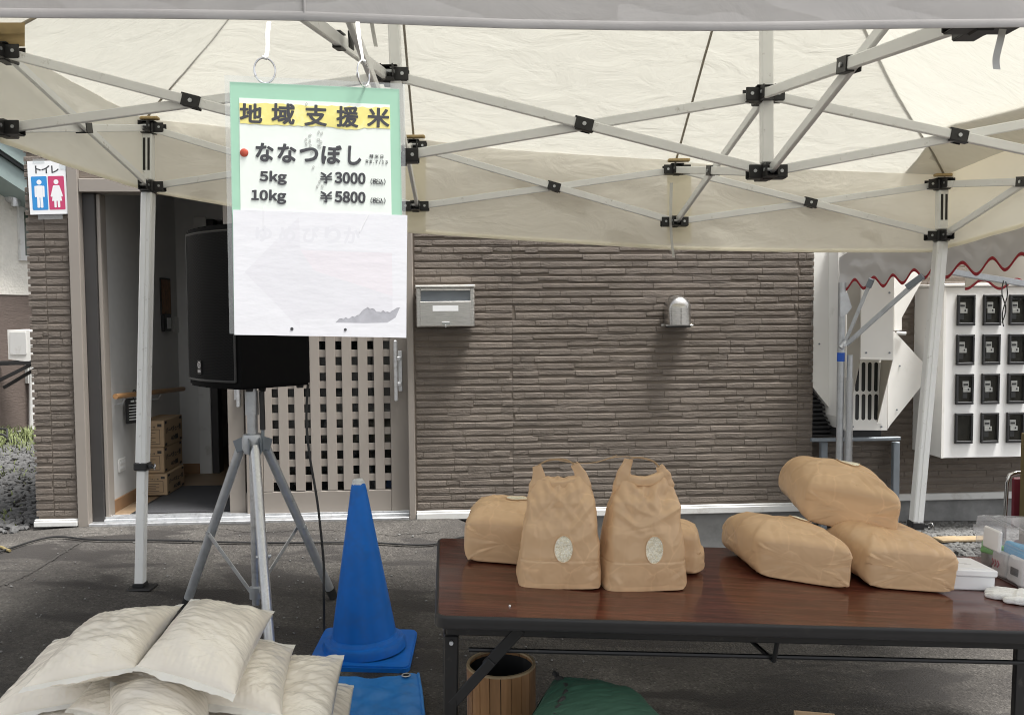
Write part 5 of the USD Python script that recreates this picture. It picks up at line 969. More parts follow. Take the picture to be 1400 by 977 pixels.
f0 = G(192, 803); c0 = P(195, 637, f0[1] + (ND['R0l'][1] - f0[1]) * 0.3)
leg(ND['R0u'], ND['R0l'], c0, f0)
c3 = P(1252, 717, ND['R3l'][1] + 0.02); a3 = unit(c3 - ND['R3l']); f3 = c3 + a3 * ((c3[2] - gz(c3[0], c3[1])) / -a3[2]); f3[2] = gz(f3[0], f3[1]); leg(ND['R3u'], ND['R3l'], c3, f3)
for n_ in ('F0', 'F3'):
    l = ND[n_ + 'l']; c = l - (0, 0, 1.2); f = np.array([l[0], l[1], float(gz(l[0], l[1]))]); leg(ND[n_ + 'u'], l, c, f)
# the webbing tie, fabric tabs, strap ends
def ribbon(pts, w, side, n=30, twist=0.0):
    c = smooth_path(pts, n); s = unit(side); th = np.linspace(0, twist, n)
    f = unit(np.cross(s, c[-1] - c[0]))
    sv = np.cos(th)[:, None] * s + np.sin(th)[:, None] * f
    return sheet(np.stack([c - sv * w / 2, c + sv * w / 2], 1))
yv = ND['R2l'][1] - 0.02
part(tent, 'tie_strap', ribbon([P(918, 250, yv), P(917, 300, yv - 0.025), P(918, 325, yv - 0.02), P(921, 352, yv - 0.005)], 0.016, (1, 0, 0), twist=0.5), 'strap_white')
part(tent, 'velcro_tab', sheet(np.array([[P(x, y, ND['R2l'][1] + 0.03) for x in (912, 945)] for y in np.linspace(240, 332, 8)])), 'tan_fabric' if False else 'valance')
part(tent, 'velcro_tab', sheet(np.array([[P(x, y, ND['R1l'][1] + 0.03) for x in (554, 582)] for y in np.linspace(195, 318, 8)])), 'valance')
for k, (px, py) in enumerate(((925, 222), (566, 193), (205, 166), (1286, 243))):
    nm = ('R2', 'R1', 'R0', 'R3')[k]; c = ND[nm + 'u'] + (0.005, -0.02, 0.045)
    v = cbox((-0.055, -0.02, -0.007), (0.06, 0.02, 0.008), 0.004); v = T(v.vertices + 0.006 * (noise(v.vertices * 40, k) - 0.5)[:, None], v.faces); part(tent, 'padding_patch', moved(v, t=c), 'tan_fabric')
part(tent, 'strap_end', ribbon([P(1371, 40, 1.72), P(1366, 62, 1.715), P(1362, 80, 1.72), P(1363, 95, 1.71)], 0.017, (1, 0.2, 0)), 'strap_white')
part(tent, 'strap_end', ribbon([P(508, 30, 2.2), P(511, 48, 2.2), P(514, 64, 2.19)], 0.010, (1, 0.2, 0)), 'strap_white')
cs = np.array([[P(x, y + (4 if k % 2 else -3), 2.98 + 0.02 * k) for k, y in enumerate((34, 42, 50, 60))] for x in (-60, -20, 12, 28, 34)]); part(tent, 'corner_flap', sheet(cs), 'tan_fabric', True)

# ================================================================== SECOND TENT (right, behind)
A2, B2 = P(1147, 396, 5.12), P(1420, 372, 4.35)
sc = [(1147, 396), (1156, 398), (1169, 384), (1181, 396), (1195, 381), (1208, 393), (1221, 378), (1234, 389), (1250, 371), (1264, 382), (1279, 366), (1294, 381), (1316, 361), (1335, 377), (1357, 355), (1374, 371), (1397, 349), (1418, 366), (1446, 343), (1470, 361)]
tent2 = thing('market_tent', 'grey canvas tent with red scalloped trim standing on silver poles at right', 'tent', (A2[0], A2[1], 0))
def dep(px):                                                     # the side valance runs towards the camera on the right
    return 1.0 / np.interp(px, [1147, 1420, 1480], [1 / 5.12, 1 / 4.35, 1 / 4.2])
xs_ = np.linspace(1147, 1470, 260); from scipy.interpolate import PchipInterpolator
sy_ = PchipInterpolator([s[0] for s in sc], [s[1] for s in sc])(xs_)
low = np.array([P(x, y, dep(x)) for x, y in zip(xs_, sy_)])
ztop = np.array([P(x, np.interp(x, [1147, 1160, 1300, 1470], [352, 344, 322, 280]), dep(x))[2] for x in xs_])
rows = []
for t in np.linspace(0, 1, 12):
    g = low.copy(); g[:, 2] = low[:, 2] * t + ztop * (1 - t); w = (fbm(np.column_stack([xs_ / 30, np.full(260, t * 2), 0 * xs_]), 3, 77) - 0.5) * 0.02 * math.sin(math.pi * min(t, 0.9))
    rows.append(g + np.column_stack([w, 0.3 * w, 0 * w]))
part(tent2, 'valance', sheet(np.array(rows)), 'grey_canvas', True)
part(tent2, 'scallop_trim', sheet(np.array([low + (-0.003, -0.003, 0.018), low + (-0.006, -0.005, 0.009), low + (-0.003, -0.003, -0.001)])), 'scallop_red', True)
top = rows[0]
part(tent2, 'roof_panel', sheet(np.array([top + np.array([1.0, 0.25, 0.42]) * t - (0, 0, 0.06 * math.sin(math.pi * t / 1.8)) for t in np.linspace(0, 1.0, 10)])), 'grey_canvas_roof', True)
# the valance along its rear side, seen from inside
xr = np.linspace(P(1332, 390, 5.05)[0], A2[0] + 2.6, 160); zb_ = P(1370, 389, 5.05)[2] + 0.028 * np.sin((xr - A2[0]) * 2 * np.pi / 0.21); yb_ = 5.14 + 0.02 * (xr - A2[0])
lo = np.column_stack([xr, yb_, zb_]); hi_ = np.column_stack([xr, yb_, np.full(160, top[0, 2])])
part(tent2, 'valance', sheet(np.array([hi_ * (1 - t) + lo * t for t in np.linspace(0, 1, 6)])), 'grey_canvas_roof', True)
part(tent2, 'scallop_trim', sheet(np.array([lo + (0, -0.004, 0.016), lo + (0, -0.006, 0.008), lo + (0, -0.004, -0.002)])), 'scallop_red', True)
part(tent2, 'eave_bar', beam(P(1297, 371, 4.8), P(1297, 371, 4.8) + unit(P(1420, 391, 4.95) - P(1297, 371, 4.8)) * 1.4, 0.03, 0.035, b=0.003), 'galvanised')
pp = P(1151, 400, 5.09); pb_ = np.array([P(1147, 640, 5.09)[0], 5.09, float(gz(1.95, 5.09))])
pole = part(tent2, 'pole', tube([pp + (0, 0, 0.06), pb_], 0.021, 16), 'galvanised', 40)
part(pole, 'tape', tube([pp + (pb_ - pp) * 0.205, pp + (pb_ - pp) * 0.235], 0.0222, 16), 'tape_blue', 40)
part(tent2, 'corner_plate', face_prism(Polygon([(-0.02, 0.0), (0.022, 0.0), (0.05, -0.09), (0.02, -0.13), (-0.02, -0.145)]), -0.03, -0.022, pp), 'galvanised')
hub = P(1154, 471, 5.05)
part(tent2, 'brace', beam(hub, P(1190, 386, 4.96), 0.014, 0.02, b=0.002), 'galvanised'); part(tent2, 'brace', beam(hub + (0.012, 0, 0), P(1259, 380, 4.76), 0.018, 0.026, b=0.002), 'galvanised')
part(tent2, 'brace_end', beam(P(1187, 393, 4.965), P(1192, 381, 4.95), 0.022, 0.03), 'stand_grey'); part(tent2, 'brace_end', beam(P(1240, 393, 4.81), P(1262, 377, 4.75), 0.026, 0.034), 'stand_grey')
part(tent2, 'hub', cat([tube([hub - (0.02, 0, 0.02), hub + (0.02, 0, 0.03)], 0.016, 10), tube([hub + (0.0, -0.02, 0), hub + (0, 0.03, 0)], 0.01, 8)]), 'galvanised', 40)
ip0, ip1 = P(1162, 485, 5.07), P(1158, 650, 5.07); ip1[2] = float(gz(ip1[0], 5.07))
part(tent2, 'inner_pole', tube([ip0, ip1], 0.016, 12), 'galvanised', 40)
wr_p = np.array([ip0 + (ip1 - ip0) * t for t in np.linspace(0.1, 0.9, 60)]); wr = tube(wr_p, 0.022 + 0.004 * np.array([noise(np.array([[k * 0.8, 0.3, 0]]))[0] for k in range(60)]), 14)
part(tent2, 'plastic_wrap', wr, 'clear_wrap', True)
part(tent2, 'wire', tube(smooth_path([P(1372, 384, 4.2), P(1370, 402, 4.18), P(1375, 420, 4.2), P(1370, 441, 4.18)], 24), 0.003, 6), 'cable_black', 40)
part(tent2, 'wire', tube(smooth_path([P(1375, 385, 4.2), P(1377, 405, 4.18), P(1371, 425, 4.2), P(1372, 446, 4.18)], 24), 0.003, 6), 'cable_black', 40)
# its roof edge lies over the near tent's right rear corner
def canopy_hit(px, py, lift):
    d = ray(px, py); best = 1e9
    for p0, n_ in FACE_PL:
        den = d @ n_
        if den > 1e-6: best = min(best, ((p0 - EYEP) @ n_) / den)
    return EYEP + d * best
edge = [(1236, 253), (1254, 228), (1272, 204), (1286, 186), (1296, 175), (1303, 169), (1313, 165), (1340, 158), (1370, 150), (1405, 141), (1450, 130)]
E2 = np.array([canopy_hit(a, b, 0) for a, b in edge]); 
inn = np.array([eave['R3'] + (eave['M3'] - eave['R3']) * (k / (len(edge) - 1) * 1.1 - 0.1) + np.array([0.5, 0.06, 0]) for k in range(len(edge))])
ov = np.array([E2 * (1 - t) + inn * t for t in np.linspace(0, 1, 14)])
flat_ = ov.reshape(-1, 3).copy()
flat_[:, 2] = np.min([(p0[2] - ((flat_[:, 0] - p0[0]) * n_[0] + (flat_[:, 1] - p0[1]) * n_[1]) / n_[2]) for p0, n_ in FACE_PL], axis=0) + 0.045
flat_[:, 2] = np.maximum(flat_[:, 2], eave['R3'][2] + (eave['M3'][2] - eave['R3'][2]) * np.clip((eave['R3'][1] - flat_[:, 1]) / (eave['R3'][1] - eave['M3'][1]), 0, 1) + 0.05)
part(tent2, 'roof_overlap', sheet(flat_.reshape(ov.shape)), 'grey_canvas_roof', True)

# ================================================================== PRICE POSTER hung from the tent front
tl, tr, bl = P(314, 112, 1.470), P(546, 122, 1.485), P(321, 440, 1.462)
B = Board(tl, tr, bl)
ps = thing('price_poster', 'laminated green bordered rice price poster hanging on two rings from the tent', 'poster', tl)
part(ps, 'green_sheet', B.lay(B.poly([(314, 112), (546, 122), (553, 440), (320, 440)]), 0, 0.0005), 'paper_green')
white = B.poly([(327, 134), (533, 143.5), (538, 440), (331, 440)])
part(ps, 'white_panel', B.lay(white, 0.0006), 'paper_cream')
r_ = np.random.default_rng(5)
yb = [(327.5, 141)] + [(x, 141 + (x - 328) * 0.034 + r_.uniform(-1.2, 1.2)) for x in range(340, 530, 6)] + [(533, 147.5)] + [(533.5, 176.5)] + [(x, 169.5 + (x - 328) * 0.034 + (2.5 if 460 < x < 495 else 0) + r_.uniform(-0.9, 0.9)) for x in range(528, 332, -6)] + [(328.5, 169)]
part(ps, 'yellow_band', B.lay(B.poly(yb).buffer(0).intersection(white), 0.0010), 'paper_yellow')
ink = []
def put(s, x0, y0, x1, y1, w=0, spread=0):
    b = B.box(x0, y0, x1, y1); cx_, cy_ = (b[0] + b[2]) / 2, (b[1] + b[3]) / 2
    hw, hh = abs(x1 - x0) / 1150 * 1.478 / 2, abs(y1 - y0) / 1150 * 1.478 / 2
    return fit_text(s, cx_ - hw, cy_ - hh, cx_ + hw, cy_ + hh, w, spread)
for ch, x0, x1, y0, y1 in (('地', 328.5, 358.5, 142, 168), ('域', 372, 403, 142, 170), ('支', 417, 447, 144, 172.5), ('援', 460.5, 490, 146, 174), ('米', 502.5, 532.5, 148, 174.5)): ink.append(put(ch, x0, y0, x1, y1, 7))
for ch, x0, x1, y0, y1 in (('な', 350, 374, 196, 221), ('な', 380, 405, 197, 222.5), ('つ', 410, 435, 202, 221.5), ('ぼ', 440, 467, 199, 224.5), ('し', 476, 494, 200, 226)): ink.append(put(ch, x0, y0, x1, y1, 8))
ink += [put('5kg', 355.5, 234, 392, 252.5, 9), put('10kg', 344.5, 259.5, 391, 278.5, 9)]
for y0, s in ((236, '3000'), (262, '5800')):
    ink += [put(s, 458, y0, 499.5, y0 + 15.5, 10), put('（税込）', 507, y0 + 8.5, 527, y0 + 16.5, 4)]
    yen = [LineString([(0, 22), (7, 12), (14, 22)]), LineString([(0, 13), (14, 13.4)]), LineString([(-0.5, 8), (14.5, 8.4)]), LineString([(7, 12), (7.2, 0), (4.5, 1.5)]), LineString([(2.2, 20.5), (5.5, 17.5)])]
    g = unary_union([l.buffer(1.5) for l in yen]); b = g.bounds; q = B.box(438, y0 - 0.5, 454.5, y0 + 15.5)
    ink.append(affinity.translate(affinity.scale(affinity.translate(g, -b[0], -b[1]), (q[2] - q[0]) / (b[2] - b[0]), (q[3] - q[1]) / (b[3] - b[1]), origin=(0, 0)), q[0], q[1]))
ink += [put('精米日', 505.5, 211.5, 524, 216.5, 2, 60), put('R8.7/13', 500.5, 219, 530, 224.5, 3, 45)]
def laid(shapes): return cat([B.lay(s, 0.0014) for s in shapes if not s.is_empty])
part(ps, 'lettering', laid(ink), 'ink')
gr_ = []
for (x, y, a) in ((419, 143, 70), (424, 185, 20), (436, 181, 70), (440, 182.5, 50), (418.5, 191, 60), (424, 193, 100), (435.5, 191, 10), (439, 194, 130), (419, 197, 80), (424.5, 199.5, 60), (436, 198.5, 30), (437.5, 200.5, 150), (426.5, 208.5, 40), (428.5, 229, 60), (437, 248.5, 40), (434, 255, 70), (441, 255, 110)):
    c = B.at(x, y); e = affinity.rotate(affinity.scale(Point(0, 0).buffer(0.0022), 1.3, 0.8), a); gr_.append(affinity.translate(e.difference(e.buffer(-0.0007)), c[0], c[1]))
part(ps, 'grain_doodles', laid(gr_), 'ink_light')
cp = B.at(334, 209)
part(ps, 'red_pin', moved(lathe([(0.0001, 0.0032), (0.004, 0.003), (0.0066, 0.002), (0.0072, 0.0015), (0.0072, 0.0009)], 20), B.M @ frame((cp[0], cp[1], 0), (1, 0, 0), (0, 1, 0))), 'pin_red', 40)
film = B.poly([(307, 103), (553.5, 115), (556, 462), (314, 456)])
part(ps, 'clear_sleeve', B.lay(film.difference(B.poly([(315, 113), (545, 123), (552, 439), (321, 439)])), -0.0004, 0.0012), 'clear_film')
oc = [(319, 287), (557, 294.5), (555.5, 461.5), (321, 457.5)]
def wavy(poly, z0, step=0.006, amp=0.0008, seed=1):
    """sheet with small buckles (a limp laminated page)"""
    g = trimesh.remesh.subdivide_to_size(*[np.asarray(x) for x in (lambda m: (m.vertices, m.faces))(prism(poly, 0, 0.0001).submesh([np.nonzero(prism(poly, 0, 0.0001).face_normals[:, 2] > 0.5)[0]], append=True))], step)
    v = np.array(g[0], float); v[:, 2] = z0 + amp * (fbm(v * (14, 38, 1), 4, seed) - 0.3)
    return moved(T(v, g[1]), B.M)
page = B.poly(oc)
tp = [(459, 441)] + [(x, 440 - (x - 459) * 0.17 - r_.uniform(0, 5) - 9 * math.exp(-((x - 504) / 9) ** 2)) for x in range(464, 545, 3)] + [(547, 420), (541, 434), (530, 441), (500, 442)]
g_torn = B.poly(tp).buffer(0).intersection(page)
g_text = unary_union([put(c, x, 309 + (x - 350) * 0.02, x + 22, 331 + (x - 350) * 0.02, 9) for c, x in (('ゆ', 350), ('め', 382), ('ぴ', 414), ('り', 444), ('か', 470))]).simplify(0.0004)
g_arrow = B.poly([(335, 372), (409, 297), (411, 340), (536, 346), (537, 437), (410, 436), (411, 450)]).difference(g_torn)
g_pink = B.poly([(411, 342), (536, 346), (537, 405), (430, 370)]).difference(g_torn)
zz = 0.0026
part(ps, 'cover_page', B.lay(page.difference(unary_union([g_torn, g_text, g_arrow, g_pink])), 0.0022, zz), 'sheet_white', label='blank white page hung over the lower half')
part(ps, 'ghost_arrow', B.lay(g_arrow.difference(unary_union([g_pink, g_text])), 0.0022, zz), 'ghost_grey')
part(ps, 'ghost_patch', B.lay(g_pink.difference(g_text), 0.0022, zz), 'ghost_pink')
part(ps, 'ghost_lettering', B.lay(g_text, 0.0022, zz), 'ghost_text')
part(ps, 'torn_patch', B.lay(g_torn, 0.0021, zz - 0.0002), 'torn_grey')
for x, y, r in ((399.5, 449.5, 2.2), (472.5, 450.5, 2.0)):
    c = B.at(x, y); part(ps, 'punched_hole', B.lay(Point(*c).buffer(r * 1.46 / 1150), zz + 0.0002), 'ink')
for l_, w_ in (([B.at(361, 283), B.at(361, 314)], 0.0003), ([B.at(492, 317), B.at(505, 291)], 0.0009)): part(ps, 'clear_tape', B.lay(LineString(l_).buffer(w_), zz + 0.0002, zz + 0.0004), 'box_white')
for k, (cx_, cy_, rx, tw) in enumerate(((362, 96.5, 13.0, 0.25), (497, 101, 13, 1.12))):
    c = P(cx_, cy_, 1.478); R = rx * 1.478 / 1150 * 1.05
    th = np.linspace(0, 2 * np.pi, 40, endpoint=False); hx_ = unit([math.cos(tw), math.sin(tw), 0])
    rg = thing('binder_ring', ('steel binder ring through the upper left corner of the price poster', 'steel binder ring through the upper right corner of the price poster')[k], 'ring', c)
    part(rg, 'wire_loop', tube(np.array([c + hx_ * R * math.cos(a) + EZ * R * 1.22 * math.sin(a) for a in th]), 0.0016, 8, closed=True), 'chrome', 40)
    part(rg, 'hinge', tube([c + hx_ * R * math.cos(a) + EZ * R * 1.22 * math.sin(a) for a in (3.25, 3.45, 3.65)], 0.0026, 8), 'chrome', 40)
    top_ = c + EZ * R * 1.2
    pts = ([P(368, 30, 1.56), P(366, 55, 1.50), P(363, 78, 1.482), top_] if k == 0 else [P(489, 30, 1.56), P(492, 58, 1.5), P(496, 80, 1.482), top_])
    tie = thing('hanging_tie', ('white plastic tie between the tent front and the left poster ring', 'white plastic tie between the tent front and the right poster ring')[k], 'tie', pts[0])
    part(tie, 'band', ribbon(pts, 0.0075, (1, 0.1, 0), twist=0.9), 'strap_white', True); part(tie, 'knot', tube([top_ + (-0.004, 0, 0.002), top_ + (0.004, 0, -0.001)], 0.003, 8), 'strap_white', 40)

# ================================================================== SPEAKER ON ITS TRIPOD
SC = np.array([P(345, 535, 3.95)[0], 3.95, 0])
zs0, zs1 = 1.4 - (533 - 433) / 1150 * 3.78, 1.4 + (433 - 309) / 1150 * 3.85
near = np.array([P(329, 500, 3.76)[0], 3.76]); lft = np.array([P(259, 500, 4.06)[0], 4.06]); rgt = np.array([P(425, 500, 4.02)[0], 4.02])
sp = thing('loudspeaker', 'black loudspeaker with a curved metal grille on the aluminium tripod', 'loudspeaker', (SC[0], SC[1], zs0))
wdt = np.linalg.norm(near - lft); ex = np.append((near - lft) / wdt, 0); ez_ = np.array([ex[1], -ex[0], 0])         # right along the front, outwards from the grille
fo = np.append(lft, 0) - ez_ * 0.0
dpt = np.linalg.norm(rgt - near)
# plan outline in (along front, back): curved front, tapering sides
bk = -ez_; rl = np.append(rgt, 0) - fo; rx_, ry_ = rl @ ex, rl @ bk
arc = [(wdt * t, -0.035 * math.sin(math.pi * t)) for t in np.linspace(0, 1, 15)]
plan = Polygon(arc + [(rx_, ry_), (wdt - rx_ + 0.02, ry_)]).buffer(-0.015).buffer(0.015, quad_segs=4)
TS = frame((fo[0], fo[1], zs0), ex, bk, EZ)
hgt = zs1 - zs0
part(sp, 'cabinet', moved(cat([prism(plan.buffer(-0.010), 0.004, 0.0), prism(plan, 0.012, hgt - 0.012), prism(plan.buffer(-0.008), 0.0, hgt)]) if False else cat([prism(plan, 0.010, hgt - 0.010), prism(plan.buffer(-0.007), 0.0, hgt)]), TS), 'speaker_body', 30)
ga = np.array([(0.025 + (wdt - 0.05) * t, -0.035 * math.sin(math.pi * (0.06 + 0.88 * t)) - 0.0075 - 0.004 * math.sin(math.pi * t)) for t in np.linspace(0, 1, 24)])
zz_ = np.linspace(0.035, hgt - 0.03, 30)
Gg = np.array([[(a[0], a[1], z) for a in ga] for z in zz_]); arcl = np.r_[0, np.cumsum(np.linalg.norm(np.diff(ga, axis=0), axis=1))]
gm = sheet(Gg); uvs = np.array([[arcl[j], z] for z in zz_ for j in range(len(ga))])
usdkit.material(stage, '/World/Looks/speaker_grille', {
    'uv': ('texture_coordinate', {}), 'm1': ('mapping', {'scale': (1.0, 0.57735, 1.0)}), 'm2': ('mapping', {'scale': (1.0, 0.57735, 1.0), 'location': (0.004, 0.004, 0)}),
    'v1': ('voronoi_texture', {'dimensions': '2D', 'scale': 125.0, 'randomness': 0.0}), 'v2': ('voronoi_texture', {'dimensions': '2D', 'scale': 125.0, 'randomness': 0.0}),
    'mn': ('math', {'math_type': 'minimum'}), 'r': ('rgb_ramp', {'ramp': [(0.0, (0.004,) * 3), (0.30, (0.004,) * 3), (0.40, (0.013, 0.014, 0.016)), (1, (0.013, 0.014, 0.016))]}),
    'b': ('bump', {'strength': 0.8, 'distance': 0.003}), 'p': ('principled_bsdf', {'roughness': 0.6, 'metallic': 0.0, 'specular_ior_level': 0.08})},
    [('uv.UV', 'm1.vector'), ('uv.UV', 'm2.vector'), ('m1.vector', 'v1.vector'), ('m2.vector', 'v2.vector'), ('v1.distance', 'mn.value1'), ('v2.distance', 'mn.value2'), ('mn.value', 'r.fac'), ('r.color', 'p.base_color'), ('mn.value', 'b.height'), ('b.normal', 'p.normal')], surface='p.BSDF')
gm = moved(gm, TS)
gp = numbered(sp + '/grille'); BASE[gp] = BASE[sp]
usdkit.mesh(stage, gp, T(gm.vertices - BASE[sp], gm.faces), '/World/Looks/speaker_grille', True, uv=uvs)
rim = cat([tube(np.array([(a[0], a[1] + 0.003, z) for a in ga]), 0.006, 6) for z in (zz_[0], zz_[-1])] + [tube(np.array([(ga[k][0], ga[k][1] + 0.003, z) for z in zz_]), 0.006, 6) for k in (0, -1)])
part(sp, 'grille_rim', moved(rim, TS), 'black_plastic', 40)
ei = 9; eo = np.array([ga[ei][0], ga[ei][1] - 0.002, 0.095]); ed = unit(np.append(ga[ei + 1] - ga[ei - 1], 0)); en = np.cross(ed, (0, 0, 1.0)); 
EMB = TS @ frame(eo, ed, (0, 0, 1.0), -np.cross((0, 0, 1.0), ed))
em = rrect(-0.019, -0.032, 0.019, 0.032, 0.003)
part(sp, 'badge', moved(prism(em, 0.0, 0.003), EMB), 'black_plastic')
lg = unary_union([Point(0, 0.011).buffer(0.0155).difference(Point(0, 0.011).buffer(0.0115)), LineString([(0.003, 0.021), (-0.004, 0.011), (0.004, 0.010), (-0.003, 0.001)]).buffer(0.0022), rrect(-0.014, -0.024, -0.002, -0.012, 0.002), rrect(0.001, -0.024, 0.014, -0.012, 0.002)])
part(sp, 'badge_emblem', moved(prism(lg, 0.0032, 0.0042), EMB), 'aluminium')
for t, w in ((0.12, 0.9), (0.85, 0.9)): 
    c = TS @ np.array([wdt + (rx_ - wdt) * t - 0.04, ry_ * t + 0.02, 0, 1]); part(sp, 'rubber_foot', moved(lathe([(0.001, -0.014), (0.016, -0.014), (0.019, 0), (0.001, 0)], 12), t=c[:3]), 'black_rubber', 40)
TC = np.array([SC[0], SC[1] - 0.02, 0]); zc = 1.4 - (606 - 433) / 1150 * 3.93
trp = thing('speaker_tripod', 'silver aluminium tripod stand carrying the loudspeaker', 'tripod', (TC[0], TC[1], float(gz(TC[0], TC[1]))))
pt = np.array([P(344, 535, TC[1])[0], TC[1], zs0 - 0.001]); pc_ = np.array([P(346, 608, TC[1])[0], TC[1], zc]); pbm = np.array([P(351, 850, TC[1])[0], TC[1], 1.4 - (832 - 433) / 1150 * 3.93])
part(trp, 'upper_pole', tube([pt - (0, 0, 0.0), pt * 0.05 + pc_ * 0.95], 0.0245, 18), 'galvanised', 40)
part(trp, 'pole_sleeve', tube([pt - (0, 0, 0.02), pt - (0, 0, 0.13)], 0.031, 18), 'galvanised', 40)
part(trp, 'lower_pole', tube([pc_, pbm], 0.019, 16), 'aluminium', 40)
part(trp, 'lock_pin', cat([tube([pt + (0.035, 0, -0.01), pt + (0.065, 0, -0.012)], 0.01, 8), tube([pt + (0.05, -0.01, -0.02), pt + (0.052, -0.012, -0.20)], 0.013, 8)]), 'black_plastic', 40)
part(trp, 'pull_tab', tube([pt + (0.052, -0.012, -0.2), pt + (0.05, -0.012, -0.30)], 0.008, 6), 'stand_grey', 40)
feet = [np.array([-1.63, 4.10, 0]), np.array([P(456, 812, 4.36)[0], 4.36, 0]), np.array([P(371, 900, 3.46)[0], 3.46, 0])]
part(trp, 'collar', cat([moved(lathe([(0.02, 0.045), (0.045, 0.04), (0.05, 0.02), (0.05, -0.025), (0.04, -0.05), (0.02, -0.05)], 20), t=pc_)]), 'galvanised', 40)
for k, f in enumerate(feet):
    f[2] = gz(f[0], f[1]) + 0.01; d = unit((f - pc_) * (1, 1, 0)); h0 = pc_ + d * 0.065 - (0, 0, 0.01); e = unit(f - h0); s_ = np.cross(d, EZ)
    lgp = part(trp, 'leg', tube([h0, f - e * 0.05], 0.0225, 16), 'aluminium' if k == 2 else 'galvanised', 40)
    part(lgp, 'rubber_foot', tube([f - e * 0.06, f], [0.026, 0.022], 14), 'black_rubber', 40)
    part(trp, 'leg_bracket', cat([beam(pc_ + d * 0.03 + s_ * sg * 0.026, h0 + d * 0.02 + s_ * sg * 0.026 - EZ * 0.012, 0.005, 0.06, b=0.002) for sg in (-1, 1)]), 'stand_grey')
    m_ = h0 + (f - h0) * 0.52; b0 = pbm + EZ * 0.06 + d * 0.02
    part(trp, 'brace', beam(m_ - s_ * 0.026, b0 - s_ * 0.012, 0.004, 0.02, b=0.001), 'aluminium')
    part(trp, 'brace_bolt', tube([m_ - s_ * 0.034, m_ + s_ * 0.03], 0.008, 8), 'galvanised', 40)
part(trp, 'lower_collar', moved(lathe([(0.015, 0.04), (0.03, 0.035), (0.03, -0.02), (0.015, -0.025)], 16), t=pbm + EZ * 0.05), 'galvanised', 40)
c0 = P(421, 525, 4.03)
cpts = [c0, P(419, 560, 4.03), P(423, 620, 4.0), P(433, 680, 3.98), P(440, 740, 3.96), P(443, 790, 3.93)]
g1 = G(444, 862); g1[2] += 0.006
solo('speaker_cable', tube(smooth_path(cpts + [g1 + (0, 0, 0.22), g1 + (0, -0.02, 0.005), g1 + (0.02, -0.3, 0.004)], 90), 0.006, 8), 'cable_black', 'black cable hanging from the loudspeaker down to the asphalt', 'cable', smooth=40)
gc = [G(-40, 770), G(30, 747), G(62, 738), G(110, 739), G(190, 741), G(300, 743.5), G(420, 744.5), G(520, 745), G(600, 745), G(690, 747), G(800, 753), G(1000, 790)]
gl = smooth_path(gc, 140); gl[:, 2] = gz(gl[:, 0], gl[:, 1]) + 0.014
solo('ground_cable', tube(gl, 0.0062, 8), 'cable_black', 'long black cable lying across the asphalt in front of the door', 'cable', smooth=40)

# ================================================================== CONE
cb = G(499, 890)
cn = thing('traffic_cone', 'tall blue traffic cone with a worn white tip', 'traffic cone', cb)
tip = P(490, 655, cb[1] + 0.02); hC = tip[2] - cb[2]; ax = unit(tip - (cb + (0, 0, 0.03)))
CF = frame(cb, unit(np.cross((0, 1, 0), ax)), unit(np.cross(ax, np.cross((0, 1, 0), ax))), ax); k_ = hC / 0.70
rb_ = 0.128 * k_
part(cn, 'body', moved(lathe([(rb_, 0.06 * k_), (rb_ * 0.985, 0.09 * k_), (0.031 * k_, hC - 0.035 * k_), (0.027 * k_, hC - 0.018 * k_), (0.020 * k_, hC - 0.006)], 48), CF), 'cone_blue', 40)
part(cn, 'skirt', moved(lathe([(rb_ + 0.038 * k_, 0.018 * k_), (rb_ + 0.037 * k_, 0.042 * k_), (rb_ + 0.03 * k_, 0.055 * k_), (rb_ + 0.012 * k_, 0.058 * k_), (rb_ + 0.005 * k_, 0.072 * k_), (rb_ - 0.002, 0.074 * k_)], 48), CF), 'cone_blue', 40)
half = 0.197 * k_
bp = rrect(-half, -half, half, half, 0.035)
part(cn, 'base_plate', moved(cat([prism(bp, 0.0, 0.016 * k_), prism(bp.buffer(-0.006), 0.0161 * k_, 0.0225 * k_)]), frame(cb, unit([0.999, 0.03, -0.045]), unit([-0.03, 0.999, 0.0]))), 'cone_blue')
tv = lathe([(0.0272 * k_, hC - 0.020 * k_), (0.0225 * k_, hC - 0.005), (0.018 * k_, hC + 0.003), (0.010 * k_, hC + 0.001), (0.003, hC - 0.002)], 40); tv.vertices[:, 2] += 0.010 * k_ * (noise(tv.vertices * 70, 4) - 0.5) * (tv.vertices[:, 2] < hC)
part(cn, 'worn_tip', moved(tv, CF), 'cone_worn', True)

# ================================================================== FOLDING TABLE
BL = P(600, 735, 3.15); FL_ = on_plane(597.5, 841, BL, EZ)
ty = unit(BL - FL_); TDEP = np.linalg.norm(BL - FL_); tx = unit(np.array([ty[1], -ty[0], -0.064])); tn = np.cross(tx, ty); TL = 2.35
TT = frame(FL_, tx, ty, tn)
def Tp(px, py, up=0.0): return on_plane(px, py, FL_ + tn * up, tn)
tb = thing('folding_table', 'long folding table with a glossy red brown wood grain top and black edge', 'table', FL_ - EZ * 0.7)
outl = rrect(0, 0, TL, TDEP, 0.03)
part(tb, 'table_top', moved(prism(outl.buffer(-0.004), -0.012, 0.0), TT), 'table_wood')
ring_ = [(p[0], p[1]) for p in list(rrect(0, 0, TL, TDEP, 0.03).exterior.coords)[:-1]]
cen = outl.centroid
def rim_row(off, z): return [(x, y, z) for x, y in list(outl.buffer(off, quad_segs=5).exterior.coords)[:-1]]
base_r = np.array(list(outl.exterior.coords)[:-1]); nr = len(base_r)
